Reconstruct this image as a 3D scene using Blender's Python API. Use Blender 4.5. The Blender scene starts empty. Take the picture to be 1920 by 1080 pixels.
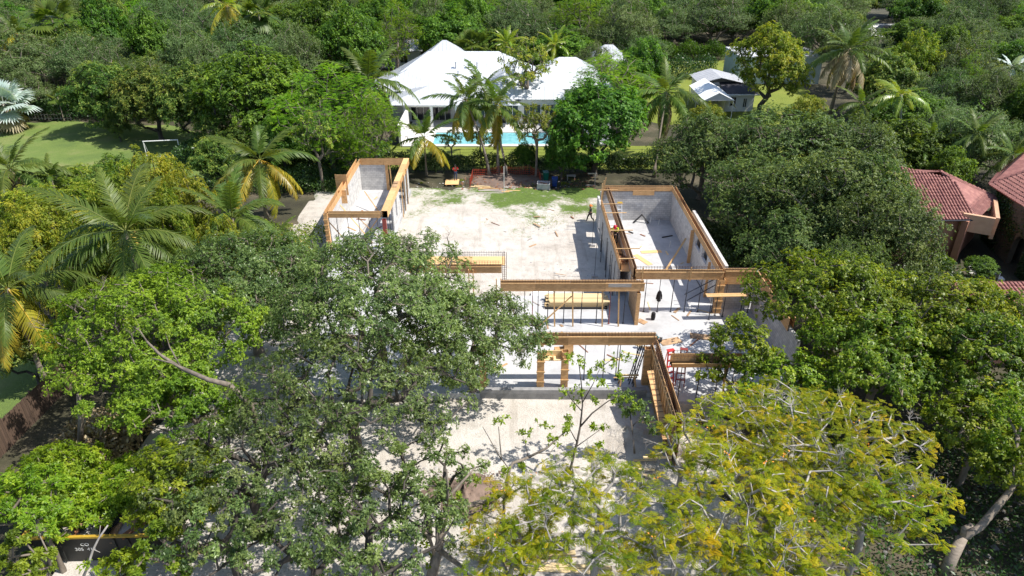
import bpy, bmesh, math, random
import numpy as np
from mathutils import Vector, Matrix, Euler
C = bpy.context.scene.collection
SC = bpy.context.scene
R_ = math.radians
rng = np.random.default_rng(7)
rnd = random.Random(11)

# ---------------------------------------------------------------- camera, sky, sun, exposure
cam = bpy.data.cameras.new('camera'); cam_ob = bpy.data.objects.new('camera', cam); C.objects.link(cam_ob)
cam_ob.location = (0, 0, 27.0); cam_ob.rotation_euler = (R_(61), 0, 0)
cam.sensor_width = 36; cam.lens = 36*1297/1920; cam.clip_end = 3000; cam.clip_start = .5
SC.camera = cam_ob
TO_SUN = Vector((2.35, -0.35, 3.4)).normalized()
sl = bpy.data.lights.new('sun', 'SUN'); sl.energy = 4.6; sl.angle = R_(.5); sl.color = (1, .95, .87)
so = bpy.data.objects.new('sun', sl); C.objects.link(so); so.rotation_euler = TO_SUN.to_track_quat('Z', 'Y').to_euler()
W = bpy.data.worlds.new('World'); SC.world = W; W.use_nodes = True
nt = W.node_tree; sky = nt.nodes.new('ShaderNodeTexSky'); sky.sky_type = 'NISHITA'; sky.sun_disc = False
sky.sun_elevation = math.asin(TO_SUN.z); sky.sun_rotation = math.atan2(TO_SUN.x, TO_SUN.y)
bg = nt.nodes['Background']; bg.inputs['Strength'].default_value = .12
nt.links.new(sky.outputs[0], bg.inputs['Color'])
SC.view_settings.view_transform = 'Standard'; SC.view_settings.look = 'None'
SC.view_settings.gamma = 1; SC.view_settings.use_curve_mapping = False; SC.view_settings.exposure = .62
SC.render.engine = 'CYCLES'; SC.cycles.max_bounces = 7; SC.cycles.transmission_bounces = 4; SC.cycles.diffuse_bounces = 3
SC.cycles.use_adaptive_sampling = True

# ---------------------------------------------------------------- materials
def newmat(name):
    m = bpy.data.materials.new(name); m.use_nodes = True
    n = m.node_tree; return m, n, n.nodes['Principled BSDF']
def ramp(n, stops):
    r = n.nodes.new('ShaderNodeValToRGB'); cr = r.color_ramp
    while len(cr.elements) < len(stops): cr.elements.new(.5)
    for e, (p, c) in zip(cr.elements, stops): e.position = p; e.color = (*c, 1)
    return r
def noise(n, scale, detail=5, rough=.6, coord='Object', vec=None):
    t = n.nodes.new('ShaderNodeTexNoise'); t.inputs['Scale'].default_value = scale
    t.inputs['Detail'].default_value = detail; t.inputs['Roughness'].default_value = rough
    if vec is None:
        tc = n.nodes.new('ShaderNodeTexCoord'); vec = tc.outputs[coord]
    n.links.new(vec, t.inputs['Vector']); return t
def bumpn(n, b, height, strength=.4, dist=.03):
    bp = n.nodes.new('ShaderNodeBump'); bp.inputs['Strength'].default_value = strength; bp.inputs['Distance'].default_value = dist
    n.links.new(height, bp.inputs['Height']); n.links.new(bp.outputs[0], b.inputs['Normal'])
def mixc(n, fac, a, b, mode='MIX'):
    m = n.nodes.new('ShaderNodeMix'); m.data_type = 'RGBA'; m.blend_type = mode
    for s, v in ((0, fac), (6, a), (7, b)):
        if hasattr(v, 'is_output'): n.links.new(v, m.inputs[s])
        elif s == 0: m.inputs[0].default_value = v
        else: m.inputs[s].default_value = (*v, 1)
    return m.outputs[2]
def mat(name, c1, c2=None, scale=6, rough=.8, bump=.15, metal=0, stretch=None, c3=None):
    m, n, b = newmat(name); c2 = c2 or tuple(x*.75 for x in c1)
    tc = n.nodes.new('ShaderNodeTexCoord'); vec = tc.outputs['Object']
    if stretch:
        mp = n.nodes.new('ShaderNodeMapping'); mp.inputs['Scale'].default_value = stretch
        n.links.new(vec, mp.inputs[0]); vec = mp.outputs[0]
    t = noise(n, scale, 6, .65, vec=vec)
    st = [(.32, c2), (.68, c1)] if c3 is None else [(.3, c3), (.45, c2), (.7, c1)]
    r = ramp(n, st); n.links.new(t.outputs[0], r.inputs[0])
    oi = n.nodes.new('ShaderNodeObjectInfo'); mr = n.nodes.new('ShaderNodeMapRange')
    mr.inputs[3].default_value = .76; mr.inputs[4].default_value = 1.12; n.links.new(oi.outputs['Random'], mr.inputs[0])
    hv = n.nodes.new('ShaderNodeHueSaturation'); n.links.new(mr.outputs[0], hv.inputs['Value']); n.links.new(r.outputs[0], hv.inputs['Color'])
    n.links.new(hv.outputs[0], b.inputs['Base Color']); b.inputs['Roughness'].default_value = rough; b.inputs['Metallic'].default_value = metal
    if bump: bumpn(n, b, t.outputs[0], bump)
    return m
def leafmat(name, dark, mid, light, rough=.42, trans=.3, spec=.45, tcol=None, huev=.02, gain=1.58):
    dark, mid, light = (tuple(min(.6, x*gain) for x in c) for c in (dark, mid, light)); trans = min(.45, trans+.08)
    m, n, b = newmat(name)
    a = n.nodes.new('ShaderNodeAttribute'); a.attribute_name = 'tint'
    r = ramp(n, [(.0, dark), (.5, mid), (1, light)]); n.links.new(a.outputs['Fac'], r.inputs[0])
    oi = n.nodes.new('ShaderNodeObjectInfo')
    hv = n.nodes.new('ShaderNodeHueSaturation')
    for out, lo, hi in (('Hue', .5-huev, .5+huev), ('Value', .8, 1.18)):
        mr = n.nodes.new('ShaderNodeMapRange'); mr.inputs[3].default_value = lo; mr.inputs[4].default_value = hi
        if out == 'Value':
            ml = n.nodes.new('ShaderNodeMath'); ml.operation = 'MULTIPLY'; ml.inputs[1].default_value = 7.31
            fr = n.nodes.new('ShaderNodeMath'); fr.operation = 'FRACT'
            n.links.new(oi.outputs['Random'], ml.inputs[0]); n.links.new(ml.outputs[0], fr.inputs[0]); n.links.new(fr.outputs[0], mr.inputs[0])
        else: n.links.new(oi.outputs['Random'], mr.inputs[0])
        n.links.new(mr.outputs[0], hv.inputs[out])
    n.links.new(r.outputs[0], hv.inputs['Color'])
    n.links.new(hv.outputs[0], b.inputs['Base Color']); b.inputs['Roughness'].default_value = rough
    b.inputs['Specular IOR Level'].default_value = spec
    tr = n.nodes.new('ShaderNodeBsdfTranslucent')
    tc = mixc(n, 1.0, hv.outputs[0], tcol or (1.5, 1.45, .5), 'MULTIPLY'); n.links.new(tc, tr.inputs[0])
    mx = n.nodes.new('ShaderNodeMixShader'); mx.inputs[0].default_value = trans
    n.links.new(b.outputs[0], mx.inputs[1]); n.links.new(tr.outputs[0], mx.inputs[2])
    n.links.new(mx.outputs[0], n.nodes['Material Output'].inputs['Surface'])
    return m
M = {}
M['oak'] = leafmat('oak leaves', (.042, .07, .026), (.075, .118, .04), (.125, .17, .065), .6, .2, .25)
M['mango'] = leafmat('mango leaves', (.03, .065, .015), (.07, .125, .022), (.2, .23, .045), .5, .25, .28)
M['ficus'] = leafmat('dense leaves', (.025, .06, .01), (.062, .125, .014), (.13, .21, .022), .5, .3, .28)
M['feather'] = leafmat('feathery leaves', (.04, .10, .008), (.09, .185, .01), (.17, .26, .016), .6, .36, .2)
M['lime'] = leafmat('yellow green leaves', (.07, .115, .012), (.145, .19, .02), (.28, .27, .03), .5, .32, .25)
M['sparse'] = leafmat('pale leaves', (.05, .095, .015), (.12, .17, .025), (.26, .26, .04), .5, .3, .28)
M['bigficus'] = leafmat('big ficus leaves', (.03, .055, .016), (.06, .098, .026), (.12, .16, .038), .48, .26, .3)
M['foreficus'] = leafmat('grey green leaves', (.038, .064, .02), (.085, .13, .035), (.155, .2, .06), .38, .3, .42)
M['foreopen'] = leafmat('open tree leaves', (.04, .066, .02), (.088, .132, .036), (.16, .205, .062), .38, .3, .42)
M['forelight'] = leafmat('light green leaves', (.055, .095, .01), (.115, .175, .014), (.19, .245, .022), .45, .32, .3)
M['forelime'] = leafmat('fresh leaves', (.075, .13, .01), (.145, .22, .014), (.24, .29, .022), .42, .36, .32)
M['forebright'] = leafmat('bright leaves', (.045, .085, .008), (.102, .16, .010), (.2, .235, .016), .42, .32, .34)
M['forefeather'] = leafmat('poinciana leaves', (.07, .115, .005), (.175, .2, .006), (.33, .25, .009), .6, .32, .15)
M['palm'] = leafmat('palm leaflets', (.04, .072, .014), (.08, .125, .022), (.15, .185, .04), .42, .3, .28, gain=1.3)
M['palm_yellow'] = leafmat('yellowing palm leaflets', (.11, .13, .015), (.22, .2, .02), (.42, .28, .03), .35, .3, .5)
M['palm_dry'] = leafmat('dry palm leaflets', (.12, .085, .05), (.22, .17, .10), (.34, .28, .18), .6, .2)
M['palm_blue'] = leafmat('silver palm leaflets', (.16, .22, .2), (.28, .35, .33), (.42, .48, .46), .4, .12)
M['king'] = leafmat('bright palm leaflets', (.07, .13, .015), (.14, .2, .02), (.27, .27, .03), .32, .3, .6)
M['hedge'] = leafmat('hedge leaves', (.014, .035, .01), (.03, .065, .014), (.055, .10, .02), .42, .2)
M['blossom'] = mat('orange petals', (.75, .30, .02), (.6, .2, .02), 20, .6, 0)
M['bark'] = mat('grey bark', (.24, .2, .16), (.11, .09, .07), 5, .9, .6, stretch=(1, 1, .25))
M['bark_dark'] = mat('dark bark', (.10, .085, .07), (.05, .042, .035), 5, .9, .6, stretch=(1, 1, .25))
M['bark_pale'] = mat('pale twig bark', (.42, .39, .36), (.25, .23, .21), 6, .85, .4, stretch=(1, 1, .3))
M['palm_trunk'] = mat('palm trunk', (.30, .25, .2), (.16, .13, .1), 3, .9, .5, stretch=(.6, .6, 6))
M['king_trunk'] = mat('smooth palm trunk', (.42, .42, .38), (.28, .29, .25), 3, .7, .2, stretch=(.6, .6, 4))
M['ply'] = mat('plywood', (.74, .46, .22), (.6, .34, .145), 2.2, .7, .05, stretch=(1, 1, 5), c3=(.36, .21, .1))
M['ply_old'] = mat('used plywood', (.58, .38, .21), (.38, .24, .135), 2, .75, .08, stretch=(1, 1, 3), c3=(.2, .13, .08))
M['ply_new'] = mat('fresh plywood', (.72, .47, .22), (.6, .36, .16), 2, .7, .05, stretch=(1, 4, 1))
M['lumber'] = mat('pine lumber', (.66, .43, .2), (.48, .28, .12), 3, .7, .08, stretch=(3, 3, 3))
M['lumber_new'] = mat('clean pine lumber', (.78, .6, .33), (.66, .48, .25), 2, .7, .05, stretch=(.4, 4, 4))
M['lumber_grey'] = mat('weathered boards', (.52, .47, .42), (.34, .3, .27), 3, .85, .15, stretch=(.5, 6, 3))
M['red_post'] = mat('red painted steel', (.3, .05, .035), (.2, .035, .03), 8, .5, .05)
M['steel'] = mat('dark steel prop', (.06, .065, .08), (.035, .035, .045), 9, .5, .05, metal=.3)
M['rebar'] = mat('rusty rebar', (.12, .06, .035), (.07, .04, .03), 12, .8, .1)
M['rust'] = mat('rusty metal', (.3, .13, .06), (.15, .06, .03), 3, .8, .2)
M['alu'] = mat('aluminium', (.7, .73, .77), (.6, .64, .68), 8, .45, 0, metal=.1)
M['white'] = mat('white paint', (.8, .8, .78), (.74, .74, .73), 1.5, .5, .03)
M['metal_roof'] = mat('white metal roofing', (.58, .6, .62), (.53, .555, .59), .8, .38, .02)
M['canvas'] = mat('white canvas', (.9, .9, .9), (.86, .86, .87), 1, .6, .05)
M['grey_roof'] = mat('light grey roofing', (.56, .57, .6), (.48, .49, .52), 1, .6, .05)
M['dark_roof'] = mat('dark shingles', (.055, .055, .07), (.03, .03, .04), 4, .9, .2)
M['blue_wall'] = mat('pale blue stained stucco', (.48, .58, .6), (.34, .42, .42), 1.2, .85, .1, stretch=(2, 2, .35))
M['stucco'] = mat('terracotta stucco', (.42, .2, .13), (.36, .165, .105), 2, .9, .1)
M['stucco_light'] = mat('peach stucco', (.66, .4, .25), (.56, .33, .2), 2, .9, .1)
M['ivy_wall'] = mat('aged brown stucco', (.14, .11, .075), (.075, .06, .04), 1.5, .95, .3)
M['tile'] = mat('red clay tiles', (.42, .195, .155), (.27, .105, .09), 1.7, .75, .2, c3=(.22, .1, .085))
M['glass'] = mat('dark window glass', (.03, .035, .04), (.02, .022, .025), 2, .08, 0)
M['shade'] = mat('grey stone cladding', (.24, .22, .2), (.16, .15, .14), 3, .8, .15)
M['pave'] = mat('pale stone paving', (.62, .6, .57), (.54, .52, .49), 2, .75, .05)
M['stone_step'] = mat('grey stone steps and shaded upstands', (.34, .33, .33), (.22, .22, .22), 2.5, .85, .15)  # step grey; on the front upstands it stands in for shadow
M['fabric_black'] = mat('black cloth', (.02, .02, .022), (.012, .012, .014), 8, .9, .2)
M['black_plastic'] = mat('black pipe plastic', (.02, .02, .022), None, 8, .4, 0)
M['shaded_orange_net'] = mat('shade-darkened orange netting', (.42, .06, .025), (.28, .045, .02), 5, .6, .1)  # orange dulled to dark red, so the tree shade is in the colour
M['green_bin'] = mat('green bin plastic', (.01, .16, .10), None, 4, .4, 0)
M['blue_bin'] = mat('blue bin plastic', (.015, .06, .28), None, 4, .4, 0)
M['grey_tub'] = mat('grey tub plastic', (.5, .5, .52), None, 4, .5, 0)
M['dumpster'] = mat('black dumpster paint', (.018, .022, .022), (.03, .028, .025), 3, .55, .1)
M['yellow'] = mat('yellow painted steel', (.55, .36, .03), (.36, .22, .03), 3, .55, .1)
M['hat_orange'] = mat('orange helmet', (.9, .22, .02), None, 4, .35, 0)
M['hat_red'] = mat('red helmet', (.6, .02, .05), None, 4, .35, 0)
M['skin'] = mat('skin', (.33, .18, .12), None, 10, .6, 0)
M['cloth_dark'] = mat('dark green shirt', (.02, .045, .035), None, 8, .9, .1)
M['cloth_trouser'] = mat('dark trousers', (.03, .028, .03), None, 8, .9, .1)
M['cloth_jeans'] = mat('blue jeans', (.05, .075, .16), None, 8, .9, .1)
M['cloth_red'] = mat('red shirt', (.6, .015, .02), None, 8, .9, .1)
M['cloth_yellow'] = mat('high visibility vest', (.62, .78, .02), None, 8, .8, .1)
M['cloth_teal'] = mat('teal shirt', (.03, .16, .17), None, 8, .9, .1)
M['pvc'] = mat('white pvc', (.75, .75, .74), None, 6, .4, 0)
M['red_edge'] = mat('red edge paint', (.55, .03, .03), None, 6, .6, 0)
M['car_paint'] = mat('dark car paint', (.03, .032, .036), None, 3, .25, 0)
M['tyre'] = mat('tyre rubber', (.02, .02, .02), None, 3, .8, 0)
M['coconut'] = mat('yellow green coconuts', (.5, .36, .06), (.32, .24, .05), 6, .5, 0)
M['fence_wood'] = mat('brown fence boards', (.12, .075, .05), (.065, .042, .03), 4, .85, .2, stretch=(4, 4, .5))
M['soil'] = mat('reddish soil', (.26, .185, .145), (.15, .105, .085), 3, .95, .7)
M['rubble'] = mat('broken concrete', (.5, .48, .46), (.36, .34, .33), 5, .9, .4)
M['rock_dark'] = mat('grey rocks', (.2, .19, .18), (.11, .105, .1), 5, .9, .5)

def blockmat():
    m, n, b = newmat('concrete block wall')
    tc = n.nodes.new('ShaderNodeTexCoord'); sp = n.nodes.new('ShaderNodeSeparateXYZ'); n.links.new(tc.outputs['Object'], sp.inputs[0])
    ad = n.nodes.new('ShaderNodeMath'); n.links.new(sp.outputs[0], ad.inputs[0]); n.links.new(sp.outputs[1], ad.inputs[1])
    cb = n.nodes.new('ShaderNodeCombineXYZ'); n.links.new(ad.outputs[0], cb.inputs[0]); n.links.new(sp.outputs[2], cb.inputs[1])
    br = n.nodes.new('ShaderNodeTexBrick'); n.links.new(cb.outputs[0], br.inputs['Vector'])
    for k, v in (('Scale', 1), ('Mortar Size', .012), ('Brick Width', .4), ('Row Height', .2), ('Mortar Smooth', .3), ('Bias', 0)): br.inputs[k].default_value = v
    br.inputs['Color1'].default_value = (.64, .625, .6, 1); br.inputs['Color2'].default_value = (.53, .52, .5, 1); br.inputs['Mortar'].default_value = (.33, .33, .33, 1)
    t = noise(n, 1.6, 6); r = ramp(n, [(.3, (.7, .7, .72)), (.7, (1.08, 1.08, 1.08))]); n.links.new(t.outputs[0], r.inputs[0])
    n.links.new(mixc(n, 1, br.outputs[0], r.outputs[0], 'MULTIPLY'), b.inputs['Base Color']); b.inputs['Roughness'].default_value = .92
    bumpn(n, b, br.outputs['Fac'], -.5, .01); return m
M['block'] = blockmat()
def floormat():
    m, n, b = newmat('concrete slab'); t = noise(n, .35, 8, .62); t2 = noise(n, 2.5, 6, .7)
    r = ramp(n, [(.3, (.36, .36, .365)), (.5, (.48, .48, .485)), (.75, (.55, .545, .54))]); n.links.new(t.outputs[0], r.inputs[0])
    r2 = ramp(n, [(.3, (.82, .82, .82)), (.6, (1.03, 1.03, 1.03))]); n.links.new(t2.outputs[0], r2.inputs[0])
    n.links.new(mixc(n, .8, r.outputs[0], r2.outputs[0], 'MULTIPLY'), b.inputs['Base Color']); b.inputs['Roughness'].default_value = .85
    bumpn(n, b, t2.outputs[0], .15); return m
M['slab'] = floormat()
def sitemat():
    # crushed limestone with weeds creeping in towards the far end
    m, n, b = newmat('crushed limestone')
    t = noise(n, .22, 9, .66); t2 = noise(n, 1.4, 9, .72); t3 = noise(n, 11, 4, .7)
    r = ramp(n, [(.28, (.34, .3, .26)), (.42, (.52, .475, .425)), (.6, (.59, .555, .51)), (.8, (.63, .61, .58))]); n.links.new(t.outputs[0], r.inputs[0])
    r2 = ramp(n, [(.25, (.62, .6, .57)), (.5, (.95, .95, .94)), (.75, (1.08, 1.08, 1.08))]); n.links.new(t2.outputs[0], r2.inputs[0])
    r3 = ramp(n, [(.3, (.72, .71, .69)), (.55, (1.04, 1.04, 1.04))]); n.links.new(t3.outputs[0], r3.inputs[0])
    tr_ = n.nodes.new('ShaderNodeMapping'); tr_.inputs['Scale'].default_value = (1.1, .09, 1); tr_.inputs['Rotation'].default_value = (0, 0, .25); tcc = n.nodes.new('ShaderNodeTexCoord'); n.links.new(tcc.outputs['Object'], tr_.inputs[0])
    tk = noise(n, 1.6, 5, .6, vec=tr_.outputs[0]); rk = ramp(n, [(.34, (.8, .78, .75)), (.46, (1, 1, 1))]); n.links.new(tk.outputs[0], rk.inputs[0])
    c = mixc(n, .8, r.outputs[0], r2.outputs[0], 'MULTIPLY'); c = mixc(n, .75, c, rk.outputs[0], 'MULTIPLY'); c = mixc(n, .6, c, r3.outputs[0], 'MULTIPLY')
    tc = n.nodes.new('ShaderNodeTexCoord'); sp = n.nodes.new('ShaderNodeSeparateXYZ'); n.links.new(tc.outputs['Object'], sp.inputs[0])
    g = noise(n, .16, 8, .6); gx = n.nodes.new('ShaderNodeMapRange'); gx.inputs[1].default_value = 53; gx.inputs[2].default_value = 69
    gx.inputs[3].default_value = -.28; gx.inputs[4].default_value = .135; n.links.new(sp.outputs[1], gx.inputs[0])
    # more weeds towards the right of the yard
    gx2 = n.nodes.new('ShaderNodeMapRange'); gx2.inputs[1].default_value = -10; gx2.inputs[2].default_value = 3; gx2.inputs[3].default_value = -.10; gx2.inputs[4].default_value = .03
    n.links.new(sp.outputs[0], gx2.inputs[0])
    a1 = n.nodes.new('ShaderNodeMath'); n.links.new(g.outputs[0], a1.inputs[0]); n.links.new(gx.outputs[0], a1.inputs[1])
    a2 = n.nodes.new('ShaderNodeMath'); n.links.new(a1.outputs[0], a2.inputs[0]); n.links.new(gx2.outputs[0], a2.inputs[1])
    gg = noise(n, 3.2, 8, .75); a3 = n.nodes.new('ShaderNodeMath'); a3.operation = 'MULTIPLY_ADD'; a3.inputs[1].default_value = .42
    n.links.new(gg.outputs[0], a3.inputs[0]); n.links.new(a2.outputs[0], a3.inputs[2])
    gr = ramp(n, [(.70, (0, 0, 0)), (.80, (1, 1, 1))]); n.links.new(a3.outputs[0], gr.inputs[0])
    gc = ramp(n, [(.3, (.06, .085, .018)), (.55, (.10, .165, .022)), (.8, (.2, .21, .08))]); n.links.new(gg.outputs[0], gc.inputs[0])
    c = mixc(n, gr.outputs[0], c, gc.outputs[0]); n.links.new(c, b.inputs['Base Color']); b.inputs['Roughness'].default_value = .95
    mx = n.nodes.new('ShaderNodeMath'); n.links.new(t2.outputs[0], mx.inputs[0]); n.links.new(t3.outputs[0], mx.inputs[1])
    bumpn(n, b, mx.outputs[0], .6, .12); return m
M['site'] = sitemat()
def grassmat(name, a, bb, cc):
    m, n, b = newmat(name); t = noise(n, .25, 8, .6); t2 = noise(n, 7, 6, .8)
    r = ramp(n, [(.32, a), (.5, bb), (.7, cc)]); n.links.new(t.outputs[0], r.inputs[0])
    r2 = ramp(n, [(.25, (.5, .5, .5)), (.7, (1.25, 1.25, 1.25))]); n.links.new(t2.outputs[0], r2.inputs[0])
    n.links.new(mixc(n, .8, r.outputs[0], r2.outputs[0], 'MULTIPLY'), b.inputs['Base Color']); b.inputs['Roughness'].default_value = .9
    bumpn(n, b, t2.outputs[0], .8, .08); return m
M['lawn'] = grassmat('mown lawn', (.095, .15, .03), (.13, .19, .035), (.21, .225, .075))
M['lawn_bright'] = grassmat('bright lawn', (.15, .19, .02), (.18, .22, .025), (.22, .24, .035))
M['forest_floor'] = grassmat('leaf litter', (.03, .026, .016), (.055, .052, .026), (.13, .105, .07))
def watermat():
    m, n, b = newmat('pool water'); t = noise(n, 1.2, 3)
    r = ramp(n, [(.35, (.15, .42, .47)), (.65, (.24, .56, .6))]); n.links.new(t.outputs[0], r.inputs[0]); n.links.new(r.outputs[0], b.inputs['Base Color'])
    b.inputs['Roughness'].default_value = .08; bumpn(n, b, t.outputs[0], .1, .05); return m
M['water'] = watermat()

# ---------------------------------------------------------------- mesh helpers
def link(name, me, parent=None):
    o = bpy.data.objects.new(name, me); C.objects.link(o)
    if parent is not None: o.parent = parent
    return o
class MB:
    def __init__(s): s.v = []; s.f = []
    def add(s, v, f):
        k = len(s.v); s.v += [tuple(p) for p in v]; s.f += [tuple(i+k for i in q) for q in f]; return s
    def box(s, c, d, rot=None):
        hx, hy, hz = d[0]/2, d[1]/2, d[2]/2
        v = [Vector((x, y, z)) for z in (-hz, hz) for y in (-hy, hy) for x in (-hx, hx)]
        if rot is not None:
            m = Euler(rot).to_matrix() if not isinstance(rot, Matrix) else rot; v = [m @ p for p in v]
        c = Vector(c); return s.add([p+c for p in v], [(0, 2, 3, 1), (4, 5, 7, 6), (0, 1, 5, 4), (2, 6, 7, 3), (0, 4, 6, 2), (1, 3, 7, 5)])
    def span(s, a, b):
        return s.box([(a[i]+b[i])/2 for i in range(3)], [abs(b[i]-a[i]) for i in range(3)])
    def bar(s, p0, p1, w, h=None, up=(0, 0, 1)):
        p0, p1 = Vector(p0), Vector(p1); d = p1-p0; L = d.length; z = d/L; u = Vector(up)
        if abs(z.dot(u)) > .98: u = Vector((0, 1, 0))
        x = u.cross(z).normalized(); y = z.cross(x)
        return s.box((p0+p1)/2, (w, h or w, L), Matrix((x, y, z)).transposed())
    def tube(s, pts, rad, n=6, cap=True):
        pts = [Vector(p) for p in pts]; k = len(pts)
        rad = rad if hasattr(rad, '__len__') else [rad]*k
        v, f = [], []
        for i, p in enumerate(pts):
            t = (pts[min(i+1, k-1)]-pts[max(i-1, 0)]).normalized()
            u = Vector((0, 0, 1)) if abs(t.z) < .9 else Vector((0, 1, 0))
            x = u.cross(t).normalized(); y = t.cross(x)
            for j in range(n):
                a = 2*math.pi*j/n; v.append(p+(x*math.cos(a)+y*math.sin(a))*rad[i])
        for i in range(k-1):
            for j in range(n):
                f.append((i*n+j, i*n+(j+1) % n, (i+1)*n+(j+1) % n, (i+1)*n+j))
        if cap: f += [tuple(range(n))[::-1], tuple((k-1)*n+j for j in range(n))]
        return s.add(v, f)
    def prism(s, poly, z0, z1):
        n = len(poly)
        v = [(p[0], p[1], z0) for p in poly]+[(p[0], p[1], z1) for p in poly]
        return s.add(v, [tuple(range(n))[::-1], tuple(range(n, 2*n))]+[(i, (i+1) % n, n+(i+1) % n, n+i) for i in range(n)])
    def lathe(s, prof, c=(0, 0, 0), n=16):
        v, f = [], []; k = len(prof)
        for r, z in prof:
            for j in range(n): a = 2*math.pi*j/n; v.append((c[0]+r*math.cos(a), c[1]+r*math.sin(a), c[2]+z))
        for i in range(k-1):
            for j in range(n): f.append((i*n+j, i*n+(j+1) % n, (i+1)*n+(j+1) % n, (i+1)*n+j))
        f += [tuple(range(n))[::-1], tuple((k-1)*n+j for j in range(n))]
        return s.add(v, f)
    def slab(s, q, t):
        # a thin plate: polygon q thickened downward along its normal
        q = [Vector(p) for p in q]; nn = (q[1]-q[0]).cross(q[2]-q[0]).normalized(); n = len(q)
        if nn.z < 0: q = q[::-1]; nn = -nn
        b = [p-nn*t for p in q]
        return s.add(q+b, [tuple(range(n)), tuple(range(n, 2*n))[::-1]]+[(i, n+i, n+(i+1) % n, (i+1) % n) for i in range(n)])
    def mesh(s, name, m):
        me = bpy.data.meshes.new(name); me.from_pydata(s.v, [], s.f)
        if m is not None: me.materials.append(m)
        return me
    def build(s, name, m, parent=None, smooth=False):
        me = s.mesh(name, m)
        if smooth:
            for p in me.polygons: p.use_smooth = True
        return link(name, me, parent)
def tag(o, label=None, cat=None, group=None, kind=None):
    if label: o['label'] = label
    if cat: o['category'] = cat
    if group: o['group'] = group
    if kind: o['kind'] = kind
    return o
def thing(name, label, cat, loc=(0, 0, 0), rz=0, group=None):
    o = bpy.data.objects.new(name, None); C.objects.link(o); o.location = loc; o.rotation_euler = (0, 0, rz); o.empty_display_size = .3
    return tag(o, label, cat, group)
def bevel(o, w=.02, seg=1):
    b = o.modifiers.new('bevel', 'BEVEL'); b.width = w; b.segments = seg; b.limit_method = 'ANGLE'; return o
def qmesh(name, v, q, m, tint=None, smooth=False):
    # numpy quads -> mesh
    me = bpy.data.meshes.new(name); v = np.ascontiguousarray(v, dtype=np.float32); q = np.ascontiguousarray(q, dtype=np.int32)
    me.vertices.add(len(v)); me.vertices.foreach_set('co', v.ravel())
    me.loops.add(q.size); me.loops.foreach_set('vertex_index', q.ravel())
    me.polygons.add(len(q)); me.polygons.foreach_set('loop_start', np.arange(0, q.size, q.shape[1], dtype=np.int32))
    me.update(calc_edges=True)
    if tint is not None:
        a = me.attributes.new('tint', 'FLOAT', 'POINT'); a.data.foreach_set('value', np.ascontiguousarray(tint, dtype=np.float32))
    if smooth: me.polygons.foreach_set('use_smooth', np.ones(len(q), dtype=bool))
    me.materials.append(m); return me
def nrm(a): return a/np.maximum(np.linalg.norm(a, axis=-1, keepdims=True), 1e-6)

# ---------------------------------------------------------------- foliage
def leaf_quads(pos, d, up, L, Wd, fold=.18, tint=None):
    d = nrm(d); s = nrm(np.cross(d, up)); n = np.cross(s, d)
    L = np.broadcast_to(np.asarray(L, dtype=float), (len(pos),))[:, None]; Wd = np.broadcast_to(np.asarray(Wd, dtype=float), (len(pos),))[:, None]
    mid = pos+d*L*.48
    v = np.stack([pos, mid-s*Wd/2+n*fold*Wd, pos+d*L-n*.12*L, mid+s*Wd/2+n*fold*Wd], 1).reshape(-1, 3)
    q = np.arange(len(pos)*4).reshape(-1, 4)
    return v, q, np.repeat(tint, 4) if tint is not None else None
def clump_centres(R, H, z0, n, rg, lobes=7, flat=1.0, mind=None):
    # an uneven crown: several lobes round a core
    cz = z0+(H-z0)*.48; hz = (H-z0)*.5
    L = [(0, 0, cz+hz*.18, R*.62, hz*.82)]
    for i in range(lobes):
        a = 2*math.pi*(i+rg.uniform(-.3, .3))/lobes; rr = R*rg.uniform(.42, .66); s = rg.uniform(.30, .48)
        L.append((rr*math.cos(a), rr*math.sin(a), cz+hz*rg.uniform(-.35, .3), R*s, hz*s*1.25*flat))
    vols = np.array([l[3]**2 for l in L]); vols /= vols.sum()
    P, owner = [], []
    mind = mind or R*1.25/math.sqrt(n)*1.15
    tries = 0
    while len(P) < n and tries < n*14:
        tries += 1
        i = rg.choice(len(L), p=vols); l = L[i]
        d = rg.normal(size=3); d /= np.linalg.norm(d)
        if d[2] < -.25 and rg.random() < .75: d[2] = -d[2]
        r = rg.uniform(.72, 1.0) if rg.random() < .85 else rg.uniform(.2, .72)
        p = np.array([l[0]+d[0]*l[3]*r, l[1]+d[1]*l[3]*r, l[2]+d[2]*l[4]*r])
        if p[2] < z0: continue
        if any(((p[0]-m[0])/m[3])**2+((p[1]-m[1])/m[3])**2+((p[2]-m[2])/m[4])**2 < .3 for k, m in enumerate(L) if k != i): continue
        if P and np.min(np.sum((np.array(P)-p)**2, 1)) < mind**2*(.5 if tries > n*6 else 1): continue
        P.append(p)
    return np.array(P), np.array([0, 0, cz-hz*.3])
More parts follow.
